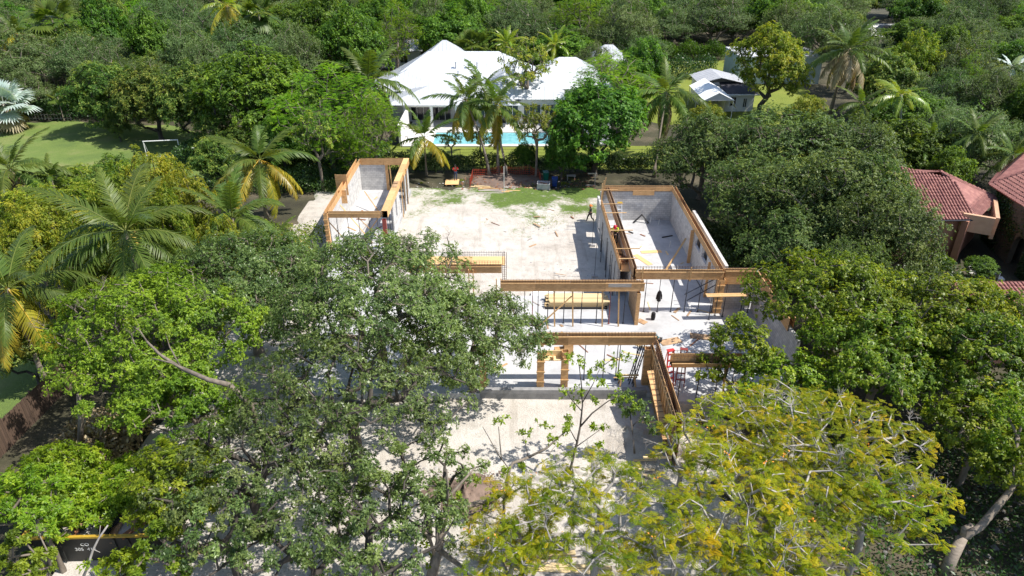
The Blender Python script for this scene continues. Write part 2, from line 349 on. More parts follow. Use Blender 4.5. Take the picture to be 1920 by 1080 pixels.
def skeleton(P, th, rg, tip=.012, base=(0, 0), lean=(0, 0), expo=2.25, trunk_r=None):
    # nearest-node branching from a trunk to every clump; pipe model radii
    nodes = [np.array([base[0]+lean[0]*t+rg.normal()*.05*th*t*.3, base[1]+lean[1]*t+rg.normal()*.05*th*t*.3, th*t]) for t in (0, .25, .5, .75, 1.0)]
    nodes[0] = np.array([base[0], base[1], -.15]); par = [-1, 0, 1, 2, 3]; plen = [0, .25*th, .5*th, .75*th, th]
    fork = nodes[-1]; order = np.argsort(np.linalg.norm(P-fork, axis=1)); tips = []
    for i in order:
        p = P[i]; A = np.array(nodes[3:]); d = np.linalg.norm(A-p, axis=1)
        up = np.maximum(0, A[:, 2]-p[2])
        j = int(np.argmin(d+.28*np.array(plen[3:])+1.2*up))+3
        q = nodes[j]; seg = max(1, min(3, int(np.linalg.norm(p-q)/1.1)+1)); prev = j
        for k in range(1, seg+1):
            t = k/seg; w = q*(1-t)+p*t
            if k < seg: w = w+rg.normal(size=3)*.09*np.linalg.norm(p-q)+np.array([0, 0, .10*np.linalg.norm(p-q)*math.sin(math.pi*t)])
            nodes.append(w); par.append(prev); plen.append(plen[prev]+np.linalg.norm(w-nodes[prev])); prev = len(nodes)-1
        tips.append(prev)
    acc = np.zeros(len(nodes))
    for t in tips: acc[t] += tip**expo
    for i in range(len(nodes)-1, 0, -1): acc[par[i]] += max(acc[i], 1e-9)
    rad = acc**(1/expo)
    if trunk_r: rad *= trunk_r/rad[1]
    rad = np.maximum(rad, tip)
    return np.array(nodes), par, rad
def tubes(nodes, par, rad, n=5, flare=1.5):
    i = np.arange(1, len(nodes)); p = np.array(par)[i]; a, b = nodes[p], nodes[i]; ra, rb = np.minimum(rad[p], rad[i]*1.7), rad[i]
    ra = np.where(p == 0, rad[p]*flare, ra)
    d = nrm(b-a); u = np.where(np.abs(d[:, 2:3]) < .9, np.array([[0, 0, 1.]]), np.array([[0, 1., 0]])); x = nrm(np.cross(u, d)); y = np.cross(d, x)
    ang = 2*np.pi*np.arange(n)/n; ring = x[:, None]*np.cos(ang)[None, :, None]+y[:, None]*np.sin(ang)[None, :, None]
    va = a[:, None]+ring*ra[:, None, None]; vb = (b+d*rb[:, None]*.4)[:, None]+ring*rb[:, None, None]
    v = np.concatenate([va, vb], 1).reshape(-1, 3); k = np.arange(n); k2 = (k+1) % n
    q = np.stack([k, k2, n+k2, n+k], 1)[None]+(np.arange(len(i))*2*n)[:, None, None]
    return v, q.reshape(-1, 4)
def foliage(P, ctr, rg, rc, twigs, per, L, Wd, style='rosette', droop=.15, jit=1.0, young=.35, flat=.7):
    n = len(P); out = nrm(P-ctr)
    c = np.repeat(P, twigs, 0); o = np.repeat(out, twigs, 0); N = len(c)
    clt = np.repeat(rg.normal(.42, .17, n)+np.where(rg.random(n) < .12, .22, 0), twigs)
    rr = rg.normal(size=(N, 3)); rr = nrm(rr)*(rg.random((N, 1))**.5)
    off = rr*rc*np.array([1, 1, flat]); tip = c+off
    td = nrm(o*.55+rr*.75+np.array([0, 0, .38])+rg.normal(size=(N, 3))*.25)
    yn = np.clip((rr*o).sum(1)*.5+.3+rg.normal(size=N)*.22, 0, 1)    # outer shoots carry the young leaves
    if style == 'frond':
        # flat feathery sprays: a rachis with paired leaflets
        az = rg.uniform(0, 2*np.pi, N); d = nrm(np.stack([np.cos(az), np.sin(az), rg.normal(-.12, .22, N)], 1)+o*.35)
        up = nrm(np.array([0, 0, 1.])+rg.normal(size=(N, 3))*.28); s = nrm(np.cross(d, up)); ks = np.arange(per)
        fl = L*rg.uniform(.7, 1.25, N)
        t = (ks+.6)/per; pos = tip[:, None]+d[:, None]*(fl[:, None]*t)[:, :, None]-np.array([0, 0, 1.])*(t**2*.16)[None, :, None]*fl[:, None, None]
        vs = []
        for sg in (-1, 1):
            dd = nrm(s*sg*.9+d*.5)[:, None]-np.array([0, 0, .18]); wl = fl[:, None]*.36*np.sin(np.pi*(.18+.72*t))[None]
            vs.append((pos.reshape(-1, 3), np.broadcast_to(dd, pos.shape).reshape(-1, 3), wl.ravel()))
        pos = np.concatenate([a[0] for a in vs]); dd = np.concatenate([a[1] for a in vs]); wl = np.concatenate([a[2] for a in vs])
        tn = np.tile(np.repeat(np.clip(clt+young*(yn-.4)+rg.normal(size=N)*.1, 0, 1), per), 2); uu = np.tile(np.repeat(up, per, 0), (2, 1))
        return leaf_quads(pos, dd, uu, wl, fl.mean()*.8/per*Wd, .05, tn)
    d0 = np.repeat(td, per, 0); base = np.repeat(tip, per, 0); K = len(d0)
    pr = rg.normal(size=(K, 3)); pr -= (pr*d0).sum(1, keepdims=True)*d0; pr = nrm(pr)
    if style == 'rosette': d = nrm(d0*.35+pr*.95-np.array([0, 0, droop])); pos = base+d0*rg.uniform(-.5, .15, (K, 1))*L
    else: d = nrm(d0*.5+pr*.8+rg.normal(size=(K, 3))*.35*jit-np.array([0, 0, droop])); pos = base-d0*rg.uniform(0, 2.4, (K, 1))*L
    up = nrm(np.repeat(o, per, 0)*.5+np.array([0, 0, .9])+rg.normal(size=(K, 3))*.45)
    ll = L*rg.uniform(.65, 1.3, K)
    tn = np.clip(np.repeat(clt+young*(yn-.4), per)+rg.normal(size=K)*.2, 0, 1)  # random leaf tone; its wide spread also paints in bright glints
    return leaf_quads(pos, d, up, ll, ll*Wd, .16, tn)
KIND = {  # clumps per R^2, clump radius, twigs, leaves per twig, leaf length, leaf width ratio, style, droop, young, bark, lobes
 'oak':      dict(nc=200, rc=.80, tw=21, per=6, L=.17, W=.5, style='spray', droop=.12, young=.25, bark='bark', lobes=8, flat=.75),
 'mango':    dict(nc=185, rc=.75, tw=17, per=8, L=.30, W=.36, style='rosette', droop=.28, young=.55, bark='bark_dark', lobes=9, flat=.8),
 'ficus':    dict(nc=180, rc=.80, tw=20, per=7, L=.28, W=.5, style='rosette', droop=.2, young=.4, bark='bark_dark', lobes=9, flat=.85),
 'feather':  dict(nc=130, rc=.95, tw=24, per=6, L=.42, W=1.0, style='frond', droop=.1, young=.4, bark='bark', lobes=9, flat=.45),
 'lime':     dict(nc=190, rc=.70, tw=18, per=8, L=.24, W=.42, style='rosette', droop=.25, young=.6, bark='bark_dark', lobes=8, flat=.8),
 'sparse':   dict(nc=60, rc=.60, tw=14, per=7, L=.26, W=.5, style='rosette', droop=.2, young=.55, bark='bark', lobes=7, flat=.7),
}
def tree_meshes(kind, R, H, z0, rg, p, leaf, trunk_r=None, th=None, lean=(0, 0), extra_twigs=0, tip=None):
    n = max(10, int(p['nc'])); P, ctr = clump_centres(R, H, z0, n, rg, p['lobes'])
    th = th or z0*.9+.3
    nodes, par, rad = skeleton(P, th, rg, tip=tip or .012*R/5+.004, lean=lean, trunk_r=trunk_r or .045*R+.03)
    v, q = tubes(nodes, par, rad, 6 if R > 4 else 5)
    bare = np.zeros(len(P), dtype=bool)
    if extra_twigs:
        # bare sprays: some branch ends carry twigs instead of leaves
        bare[rg.permutation(len(P))[:max(1, int(len(P)*extra_twigs))]] = True; segs = []
        for c in P[bare]:
            for _ in range(7):
                d = nrm(nrm(c-ctr)+rg.normal(size=3)*.75+np.array([0, 0, .5])); m_ = c+d*rg.uniform(.15, .35); b = m_+nrm(d+rg.normal(size=3)*.5)*rg.uniform(.2, .45)
                segs += [(c, m_, .010), (m_, b, .007)]
                for _ in range(2): e = m_*.6+b*.4; segs.append((e, e+nrm(d+rg.normal(size=3)*.9)*rg.uniform(.12, .3), .005))
        nn = np.array([x for s in segs for x in s[:2]]); pp = []
        for j in range(len(segs)): pp += [-1, 2*j]
        rr = np.repeat([s[2] for s in segs], 2); m = np.arange(1, len(nn), 2)
        x, y = nn[m-1], nn[m]; dd = nrm(y-x); u = nrm(np.cross(dd, np.array([.31, .2, .93]))); w = np.cross(dd, u); ang = 2*np.pi*np.arange(4)/4
        ring = u[:, None]*np.cos(ang)[None, :, None]+w[:, None]*np.sin(ang)[None, :, None]
        vv = np.concatenate([x[:, None]+ring*rr[m][:, None, None], y[:, None]+ring*.5*rr[m][:, None, None]], 1).reshape(-1, 3)
        k = np.arange(4); k2 = (k+1) % 4; qq = (np.stack([k, k2, 4+k2, 4+k], 1)[None]+(np.arange(len(m))*8)[:, None, None]).reshape(-1, 4)
        q = np.concatenate([q, qq+len(v)]); v = np.concatenate([v, vv])
    tm = qmesh('trunk', v, q, M[p['bark']], smooth=True)
    lv, lq, lt = foliage(P[~bare], ctr, rg, p['rc']*(R/5)**.5, p['tw'], p['per'], p['L'], p['W'], p['style'], p['droop'], 1, p['young'], p['flat'])
    return tm, qmesh('crown', lv, lq, leaf, lt)
PROTO = {}
def proto(kind, var):
    if (kind, var) not in PROTO:
        p = KIND[kind]; rg = np.random.default_rng(hash_(kind)*13+var)
        PROTO[(kind, var)] = tree_meshes(kind, 5, 9.5, dict(sparse=4, oak=1.4, feather=1.6).get(kind, .8), rg, p, M[kind])
    return PROTO[(kind, var)]
def hash_(s): return sum(ord(c)*(i+1) for i, c in enumerate(s)) % 1000
NAME = {'oak': 'oak_tree', 'mango': 'mango_tree', 'ficus': 'ficus_tree', 'feather': 'feathery_tree', 'lime': 'fruit_tree', 'sparse': 'open_tree', 'bigficus': 'ficus_tree',
        'foreficus': 'ficus_tree', 'foreopen': 'ficus_tree', 'forelight': 'leafy_tree', 'forelime': 'leafy_tree', 'forebright': 'leafy_tree', 'forefeather': 'poinciana_tree'}
def place_tree(kind, x, y, zt, R, label, group, cat='tree'):
    r = thing(NAME[kind], label, cat, (x, y, 0), rnd.uniform(0, 6.28), group)
    tm, cm = proto(kind, rnd.randrange(2)); r.scale = (R/5, R/5, zt/9.5)
    link('trunk', tm, r); link('crown', cm, r); return r
# ---------------------------------------------------------------- ground
def sheet(name, poly, z, m, label=None):
    me = bpy.data.meshes.new(name); me.from_pydata([(p[0], p[1], z) for p in poly], [], [tuple(range(len(poly)))]); me.materials.append(m)
    o = link(name, me); o['kind'] = 'structure'; return o
def wobble(poly, amp=.5, step=1.5, seed=1):
    r = random.Random(seed); out = []
    for i, a in enumerate(poly):
        b = poly[(i+1) % len(poly)]; L = math.hypot(b[0]-a[0], b[1]-a[1]); k = max(1, int(L/step))
        for j in range(k):
            t = j/k; out.append((a[0]+(b[0]-a[0])*t+r.uniform(-amp, amp), a[1]+(b[1]-a[1])*t+r.uniform(-amp, amp)))
    return out
sheet('ground', [(-900, -300), (900, -300), (900, 1500), (-900, 1500)], 0, M['forest_floor'])
def relief_ground(name, x0, x1, y0, y1, st, z, m, edge, amp, seed):
    # uneven dirt: a grid with gentle heaps and ruts, sinking under the surroundings at its rim
    nx, ny = int((x1-x0)/st), int((y1-y0)/st); r = np.random.default_rng(seed)
    X, Y = np.meshgrid(np.linspace(x0, x1, nx), np.linspace(y0, y1, ny)); Z = np.zeros_like(X)
    for k in range(60):
        f = 2**r.uniform(-2.2, 1.2); a = r.uniform(0, 6.28); Z += np.sin((X*math.cos(a)+Y*math.sin(a))*f+r.uniform(0, 6.28))*amp/(f*6+1.2)
    d = np.minimum(np.minimum(X-x0, x1-X), np.minimum(Y-y0, y1-Y))+np.sin(X*1.1)*.5+np.sin(Y*.9)*.5+np.sin(X*2.7+Y*2.1)*.3
    Z = z+Z*np.clip(d/3, 0, 1)-np.clip(edge-d, 0, 1.5)*.35
    i = np.arange(nx*ny).reshape(ny, nx); q = np.stack([i[:-1, :-1], i[:-1, 1:], i[1:, 1:], i[1:, :-1]], -1).reshape(-1, 4)
    o = link(name, qmesh(name, np.stack([X, Y, Z], -1).reshape(-1, 3), q, m, smooth=True)); o['kind'] = 'structure'; return o
relief_ground('building_site_ground', -21, 11.5, 13, 70.8, .3, .18, M['site'], .5, .05, 3)
sheet('left_lawn', wobble([(-80, 57), (-33, 57), (-34, 86), (-46, 95), (-64, 97.5), (-82, 97)], .8, 2, 2), .012, M['lawn'])
sheet('lower_left_lawn', wobble([(-46, 26), (-30.1, 26), (-29.2, 38), (-31, 44), (-46, 44)], .3, 2, 4), .012, M['lawn'])
sheet('pool_lawn', wobble([(-30, 77), (40, 77), (40, 86.2), (-30, 86.2)], .2, 2, 5), .02, M['lawn_bright'])
sheet('far_grass', wobble([(20, 96), (46, 96), (52, 141), (20, 141)], .8, 2, 6), .012, M['lawn_bright'])
sheet('far_lawn', wobble([(-26, 116), (-14, 116), (-14, 132), (-26, 132)], .8, 2, 7), .012, M['lawn_bright'])
sheet('driveway', wobble([(-26, 108), (-17, 108), (-17, 118), (-26, 118)], .5, 2, 8), .03, M['pave'])
sheet('right_grass', wobble([(44, 78), (56, 78), (56, 92), (44, 92)], .8, 2, 9), .012, M['lawn'])
sheet('far_driveway', wobble([(78, 168), (102, 168), (104, 190), (80, 190)], .3, 2, 10), .012, M['pave'])
sheet('house_yard', [(34, 44), (50, 44), (50, 56), (34, 56)], .015, M['forest_floor'])
def stuff(o): o['kind'] = 'stuff'; return o
# gravel stones and litter on the yard, real pieces
def scatter_stones(name, n, box, smin, smax, m, seed, z=.08):
    r = np.random.default_rng(seed); base = np.array([(1, 0, 0), (-1, 0, 0), (0, 1, 0), (0, -1, 0), (0, 0, .7), (0, 0, -.7)])
    f = np.array([(0, 2, 4), (2, 1, 4), (1, 3, 4), (3, 0, 4)]); P = np.stack([r.uniform(box[0], box[1], n), r.uniform(box[2], box[3], n), np.full(n, z)], 1)
    s = smin+(smax-smin)*r.random(n)**3; a = r.uniform(0, 6.28, n); B = base[None]*(1+r.uniform(-.35, .35, (n, 6, 1)))
    x = B[..., 0]*np.cos(a)[:, None]-B[..., 1]*np.sin(a)[:, None]; y = B[..., 0]*np.sin(a)[:, None]+B[..., 1]*np.cos(a)[:, None]
    V = np.stack([x, y, B[..., 2]], -1)*s[:, None, None]+P[:, None]
    return stuff(link(name, qmesh(name, V.reshape(-1, 3), (f[None]+(np.arange(n)*6)[:, None, None]).reshape(-1, 3), m)))
tag(scatter_stones('gravel', 5000, (-16, 12, 18, 34), .02, .13, M['rubble'], 4), 'pale broken limestone pieces strewn over the front yard', 'gravel')
tag(scatter_stones('courtyard_gravel', 2600, (-10.5, 7.8, 46, 73), .02, .13, M['rubble'], 5), 'pale stones and crumbs strewn over the courtyard dirt', 'gravel')
tag(scatter_stones('rubble', 700, (4.5, 9, 24.5, 29), .05, .2, M['rubble'], 6), 'heap of grey broken concrete beside the end of the long plywood wall', 'rubble')
tag(scatter_stones('rocks', 500, (15, 27, 17, 30), .06, .26, M['rock_dark'], 7, .05), 'grey rocks in the shade under the leaning bare trunk', 'rocks')
# grass tufts creeping into the yard
def tufts(name, spots, per, h, m, seed):
    r = np.random.default_rng(seed); S = np.array(spots); n = len(S)*per; c = np.repeat(S, per, 0)
    pos = np.stack([c[:, 0]+r.normal(size=n)*c[:, 2], c[:, 1]+r.normal(size=n)*c[:, 2], np.full(n, .04)], 1)
    d = nrm(np.stack([r.normal(size=n)*.5, r.normal(size=n)*.5, np.ones(n)], 1)); up = nrm(r.normal(size=(n, 3)))
    v, q, t = leaf_quads(pos, d, up, h*r.uniform(.5, 1.3, n), .05, .1, np.clip(r.normal(.5, .25, n), 0, 1)); return stuff(link(name, qmesh(name, v, q, m, t)))
rg = np.random.default_rng(21)
spots = [(rg.uniform(-3, 8), 61+abs(rg.normal())*6, rg.uniform(.15, .6)) for _ in range(130)]+[(rg.uniform(-10, 2), rg.uniform(60, 74), rg.uniform(.1, .4)) for _ in range(50)]
tag(tufts('grass', spots, 60, .16, M['lime'], 22), 'patches of short grass growing back over the courtyard dirt', 'grass')

# ---------------------------------------------------------------- slabs and block walls of the unfinished house
def solid(name, m, *spans, kind='structure'):
    b = MB()
    for a, c in spans: b.span(a, c)
    o = b.build(name, m); o['kind'] = kind; return o
TOP, FL = 4.0, .6
solid('floor_slab', M['slab'], ((-14, 34.2, -.1), (8.6, 46.4, FL)))
solid('right_floor_slab', M['slab'], ((8.603, 33.0, -.1), (18.2, 46.4, FL-.004)), )
solid('left_room_slab', M['slab'], ((-16.1, 46.403, -.1), (-10.7, 69.3, FL)))
solid('right_room_slab', M['slab'], ((8.0, 46.403, -.1), (15.35, 61.3, FL)))
def wall(label, x0, y0, x1, y1, z0=FL, z1=3.4, t=.2, m='block', openings=(), group='concrete block walls of the unfinished house'):
    """a block wall whose openings leave real gaps; openings are (start, end, sill, head) along its length"""
    L = math.hypot(x1-x0, y1-y0); ang = math.atan2(y1-y0, x1-x0)
    r = thing('block_wall', label, 'wall', (x0, y0, 0), ang, group); b = MB(); s = 0
    for a, c, sill, head in sorted(openings):
        if a > s: b.span((s, -t/2, z0), (a, t/2, z1))
        if sill > z0: b.span((a+.001, -t/2+.002, z0), (c-.001, t/2-.002, sill))
        if head < z1: b.span((a+.001, -t/2+.002, head), (c-.001, t/2-.002, z1))
        s = c
    if s < L: b.span((s, -t/2, z0), (L, t/2, z1))
    b.build('masonry', M[m], r); return r
PLYS = {}
def beam(label, x0, y0, x1, y1, z1=TOP, dep=.62, w=.34, cage='low', walers=True, m='ply', studs=(), group='plywood beam forms', lid=False, sides=(-1, 1), deps=None):
    """open plywood beam form: sheets on both sides, soffit, walers, rebar cage"""
    L = math.hypot(x1-x0, y1-y0); ang = math.atan2(y1-y0, x1-x0); r = thing('beam_form', label, 'beam form', (x0, y0, z1), ang, group)
    deps = deps or (dep, dep)
    for si, sg in enumerate(sides):
        s = 0; k = 0; dd = deps[0] if sg < 0 else deps[1]
        while s < L-.05:
            e = min(L, s+2.44); key = (round(e-s, 2), dd, m)
            if key not in PLYS: PLYS[key] = MB().box(((e-s)/2, 0, -dd/2), (e-s-.008, .022, dd)).mesh('panel', M[m])
            o = link('panel', PLYS[key], r); o.location = (s, sg*w/2+rnd.uniform(-.006, .006), rnd.uniform(-.012, .012)-(.32 if deps[0] < deps[1] and sg < 0 else 0)); o.rotation_euler = (rnd.uniform(-.012, .012), 0, 0)
            s = e; k += 1
        if walers:
            b = MB().box((L/2, sg*(w/2+.033), -.03-(.32 if deps[0] < deps[1] and sg < 0 else 0)), (L, .045, .06)); b.build('waler', M['lumber'], r)
        MB().box((L/2, 0, -max(deps)+.02), (L, w-.03, .03)).build('soffit', M['ply_old'], r)
    if lid:
        s = 0
        while s < L-.05:
            e = min(L, s+2.44); MB().box(((s+e)/2, 0, .014), (e-s-.01, w+.05, .022)).build('cover_board', M['ply_new'], r); s = e
    for s in studs:
        MB().box((s, -(w/2+.075), -dep/2+.15), (.09, .04, dep+.5)).build('stud', M['lumber'], r)
    if cage:
        b = MB(); zt = .12 if cage == 'high' else -.06; zb = zt-.34
        if cage == 'tall': zt, zb = .3, -.1
        for yy in (-w*.3, w*.3):
            for zz in (zt, zb): b.tube([(.05, yy, zz), (L-.05, yy, zz)], .012, 4, False)
        s = .12
        while s < L-.1:
            for a, c in (((s, -w*.3, zb), (s, -w*.3, zt+.03)), ((s, w*.3, zb), (s, w*.3, zt+.03)), ((s, -w*.3, zt), (s, w*.3, zt)), ((s, -w*.3, zb), (s, w*.3, zb))): b.tube([a, c], .008, 3, False)
            s += .2
        b.build('rebar_cage', M['rebar'], r)['kind'] = 'stuff'
    return r
PROP = None
def prop(x, y, z0, z1, label, group, m='steel', name='steel_prop', lean=(0, 0)):
    h = z1-z0; r = thing(name, label, 'prop', (x, y, z0), rnd.uniform(0, 6), group)
    MB().tube([(0, 0, 0), (0, 0, h*.58)], .034, 7).build('outer_tube', M[m], r)
    MB().tube([(0, 0, h*.58), (0, 0, h-.01)], .025, 7).build('inner_tube', M[m], r)
    MB().tube([(-.09, 0, h*.57), (.09, 0, h*.57)], .014, 5).build('pin', M['steel'], r)
    MB().box((0, 0, .006), (.15, .15, .012)).build('base_plate', M[m], r)
    r.rotation_euler = (lean[1]/h, lean[0]/h, r.rotation_euler.z) if lean != (0, 0) else r.rotation_euler
    return r
def stick(name, label, cat, p0, p1, w, h, m='lumber', group=None):
    o = MB().bar((0, 0, 0), Vector(p1)-Vector(p0), w, h).build(name, M[m]); o.location = p0; return tag(o, label, cat, group)
# --- left room
GA = 'parts of the room at the far left of the site'
wall('sunlit block wall on the left side of the far left room', -15.95, 55.4, -15.95, 69.1)
wall('grey block wall at the back of the far left room, ending at the opening', -15.84, 69.1, -13.2, 69.1)
wall('short block wall on the courtyard side of the far left room', -10.95, 58.6, -10.95, 62.4, openings=[(1.5, 2.2, 1.2, 3.0)])
wall('block pier at the back right corner of the far left room', -10.95, 66.5, -10.95, 69.1, openings=[(.9, 1.8, FL, 3.1)])
beam('plywood form along the top of the sunlit left wall of the far left room', -15.95, 55.1, -15.95, 69.2, dep=.55, cage=None, walers=False)
beam('orange plywood form across the back of the far left room', -15.72, 69.1, -11.2, 69.1, dep=.62, cage=None, walers=False)
beam('plywood form with a board lid along the courtyard side of the far left room', -10.95, 55.1, -10.95, 69.2, dep=.6, w=.5, cage=None, lid=True, walers=False)
beam('orange plywood form across the open front of the far left room', -15.72, 54.9, -11.25, 54.9, dep=.46, cage=None)
tl = thing('column_form', 'orange timber column form at the front left corner of the far left room', 'column form', (-15.95, 54.75, 0))
for dx, dy, sx, sy in ((-.15, 0, .03, .3), (.15, 0, .03, .3), (0, -.14, .27, .03), (0, .14, .27, .03)): MB().box((dx, dy, 1.95), (sx, sy, 3.9)).build('panel', M['ply'], tl)
for k in range(7): MB().box((0, -.18, .4+k*.5), (.42, .04, .08)).build('clamp', M['lumber'], tl)
tr_ = thing('column_form', 'red-brown column form at the front right corner of the far left room', 'column form', (-10.97, 54.75, 0))
for dx, dy, sx, sy in ((-.15, 0, .03, .3), (.15, 0, .03, .3), (0, -.14, .27, .03), (0, .14, .27, .03)): MB().box((dx, dy, 1.7), (sx, sy, 3.4)).build('panel', M['red_post'], tr_)
for i, x in enumerate((-15.1, -14.15, -13.2, -12.3, -11.6)):
    prop(x, 54.9, FL, TOP-.46, 'thin steel prop under the open front form of the far left room', 'props under the far left front form')
for i, y in enumerate((55.6, 56.2, 56.8, 57.4, 58.0)):
    prop(-10.95+rnd.uniform(-.1, .1), y, FL, TOP-.6, 'steel prop under the lidded form at the near end of the courtyard side', 'props at the near end of the courtyard side')
for i, y in enumerate((62.9, 63.6, 64.2, 64.9, 65.5, 66.1)):
    prop(-10.75+rnd.uniform(-.08, .08), y, .1, TOP-.6, 'steel prop under the lidded form at the far end of the courtyard side', 'props at the far end of the courtyard side')
for i, y in enumerate((62.7, 64.4, 66.2)):
    stick('timber_stud', ['light upright stud nearest the short block wall', 'light upright stud in the middle of the far opening', 'light upright stud at the back pier'][i]+' on the courtyard side', 'stud', (-10.62, y, .1), (-10.62, y, 3.9), .09, .04)
stick('timber_stud', 'orange door side board beside the grey back wall of the far left room', 'stud', (-13.05, 69.0, FL), (-13.05, 69.0, 3.4), .3, .06, 'ply')
stick('timber_stud', 'slim leaning stud in the back opening, beside the door side board', 'stud', (-12.6, 68.7, FL), (-12.72, 69.0, 3.4), .1, .05)
stick('timber_stud', 'slim stud standing alone in the right part of the back opening', 'stud', (-11.75, 68.9, FL), (-11.7, 69.0, 3.4), .1, .05)
stick('plywood_sheet', 'plywood offcut sticking up outside the left wall form of the far left room', 'plywood sheet', (-16.2, 62.4, 2.6), (-16.2, 62.3, 4.7), 1.1, .03, 'ply')
stick('plywood_sheet', 'plywood offcut hanging inside the left wall of the far left room', 'plywood sheet', (-15.78, 60.3, 2.6), (-15.8, 60.3, 3.9), .9, .03, 'ply')
G = 'timber braces in the far left room'
for p0, p1, l in (((-15.5, 58.2, 3.3), (-12.4, 55.8, FL+.05), 'brace falling from the left wall form to the front middle'), ((-11.3, 58.2, 3.2), (-13.4, 56.4, FL+.05), 'wide tan brace from the lidded form down to the floor pad'),
              ((-11.2, 64.8, 3.6), (-12.9, 61.8, FL+.05), 'brace from the lidded form to the floor in the back half'), ((-14.6, 64.5, 2.2), (-12.6, 61.9, FL+.05), 'thin brace from the back meeting the other on the floor'),
              ((-15.9, 55.2, 3), (-14, 54.6, .8), 'brace crossing in front of the open front at the left'), ((-13.2, 55.0, 3.4), (-12.1, 57.0, FL+.04), 'thin brace behind the middle of the open front')):
    stick('timber_brace', l+', far left room', 'brace', p0, p1, .1, .04, 'lumber', G)
for i, (x, w) in enumerate(((-13.85, .05), (-13.6, .12))):
    stick('timber_brace', ['long grey board', 'pair board beside the long grey board'][i]+' lying on the far left room floor', 'board', (x+.6, 64.8, FL+.03), (x-.5, 56.4, FL+.03), w, .05, 'lumber_grey')
tag(MB().box((0, 0, .06), (.7, .35, .1)).build('floor_pad', M['lumber']), 'tan timber pad at the foot of the wide brace', 'timber pad').location = (-13.4, 56.3, FL)
b = MB().box((0, 0, 0), (1.2, 1.1, .02)).box((0, .2, .09), (1.0, .3, .15)); o = tag(b.build('form_cover', M['ply_old']), 'loose plywood scraps and bolts on the middle of the board lid', 'plywood scraps'); o.location = (-10.95, 61.5, TOP+.06); o.scale = (.4, 1.4, .6)
# --- right wing
wall('block wall at the back of the right wing', 8.3, 61.1, 15.25, 61.1, z1=3.5)
wall('long block wall on the right side of the right wing', 15.15, 45.2, 15.15, 61.0, z1=3.5, openings=[(2.6, 4.1, 2.5, 3.5), (4.8, 6.4, 2.5, 3.5)])
wall('block wall on the courtyard side of the right wing', 8.12, 46.5, 8.12, 61.0, z0=.1, z1=3.1, openings=[(9.2, 10.2, .6, 2.6), (11.6, 12.6, .6, 2.6)])
wall('inner block wall behind the worker in the right wing', 8.95, 45.0, 8.95, 53.4, z1=3.1)
wall('unrendered parapet wall of broken blocks outside the right wing', 15.85, 45.4, 15.85, 56.0, z0=0, z1=3.7, t=.24)
wall('dark block wall of the right bay under the deep plywood panel', 15.25, 44.6, 17.75, 44.6, z1=3.2)
wall('white block wall at the right edge of the site behind the bright tree', 17.85, 36.0, 17.85, 44.4, z1=3.3)
wall('low concrete upstand along the front edge of the slab', -2.0, 34.35, 8.3, 34.35, z0=0, z1=.85, t=.3, m='stone_step')  # concrete given a darker grey, painting in the shadow on its face
wall('low concrete upstand along the front edge right of the long plywood wall', 9.2, 33.1, 18.0, 33.1, z0=0, z1=.75, t=.25, m='stone_step')  # same dark grey, shade put into the colour
beam('plywood form on top of the back wall of the right wing', 8.55, 61.1, 15.0, 61.1, dep=.42, cage='low', walers=False)
stick('plywood_sheet', 'extra plywood sheet nailed to the middle of the back wall form', 'plywood sheet', (11.3, 60.85, 3.45), (13.3, 60.85, 3.45), .03, .5, 'ply')
beam('plywood form along the right wall of the right wing', 15.15, 44.3, 15.15, 61.2, dep=.5, cage='low', w=.3, walers=False)
beam('plywood form along the courtyard edge of the right wing', 8.1, 45.9, 8.1, 58.6, z1=3.62, dep=.5, w=.1, cage=None, m='ply', walers=False)
beam('plywood form inside the courtyard wall of the right wing, behind the worker', 8.95, 44.6, 8.95, 61.0, dep=.75, w=.22, cage='low', m='ply_old', walers=False)
beam('plywood beam form across the near end of the right wing', 8.9, 44.05, 15.2, 44.05, dep=.62, cage='tall', studs=(.45, 3.9))
beam('deep plywood wall form of the right bay at the right end of the cross beam', 15.35, 44.2, 17.7, 44.2, dep=1.1, cage='high')
beam('plywood wall form running towards the viewer at the right edge of the site', 17.85, 37.5, 17.85, 44.1, dep=.95, cage='low')
beam('long plywood beam form across the middle of the site', -.8, 42.4, 9.25, 42.4, dep=.66, w=.4, cage='high')
stick('plywood_sheet', 'grey patch board on the right half of the long middle beam form', 'patch board', (6.7, 42.11, 3.86), (8.3, 42.11, 3.86), .02, .28, 'lumber_grey')
beam('plywood beam form nearest the front yard', 1.0, 35.6, 8.85, 35.6, dep=.62, w=.4, cage='high', m='ply')
beam('open plywood beam form with upright bars, right of the long plywood wall', 9.3, 33.3, 13.5, 33.3, dep=.52, w=.5, cage='tall', deps=(.3, .62))
beam('low plywood deck beam at the left end of the courtyard front', -7.5, 44.9, -.75, 44.9, dep=.55, w=.36, cage='tall')
dk = thing('deck_form', 'flat plywood deck left of the courtyard, edged by rebar', 'deck', (-6.6, 45.15, 3.86), 0)
for k in range(5): MB().box((.6+k*1.22, .75, 0), (1.21, 1.45, .03)).build('panel', M['ply_new'], dk)
b = MB()
for z in (.08, .3): b.tube([(0, 1.58, z), (6.1, 1.58, z)], .014, 4)
for k in range(34): b.tube([(k*.18, 1.58, -.1), (k*.18, 1.58, .4)], .01, 3)
b.build('rebar_edge', M['steel'], dk)['kind'] = 'stuff'
stick('timber_brace', 'loose timber lying across the flat plywood deck', 'timber', (-4.2, 46.2, 3.95), (-2.6, 45.1, 3.97), .1, .08, 'lumber')
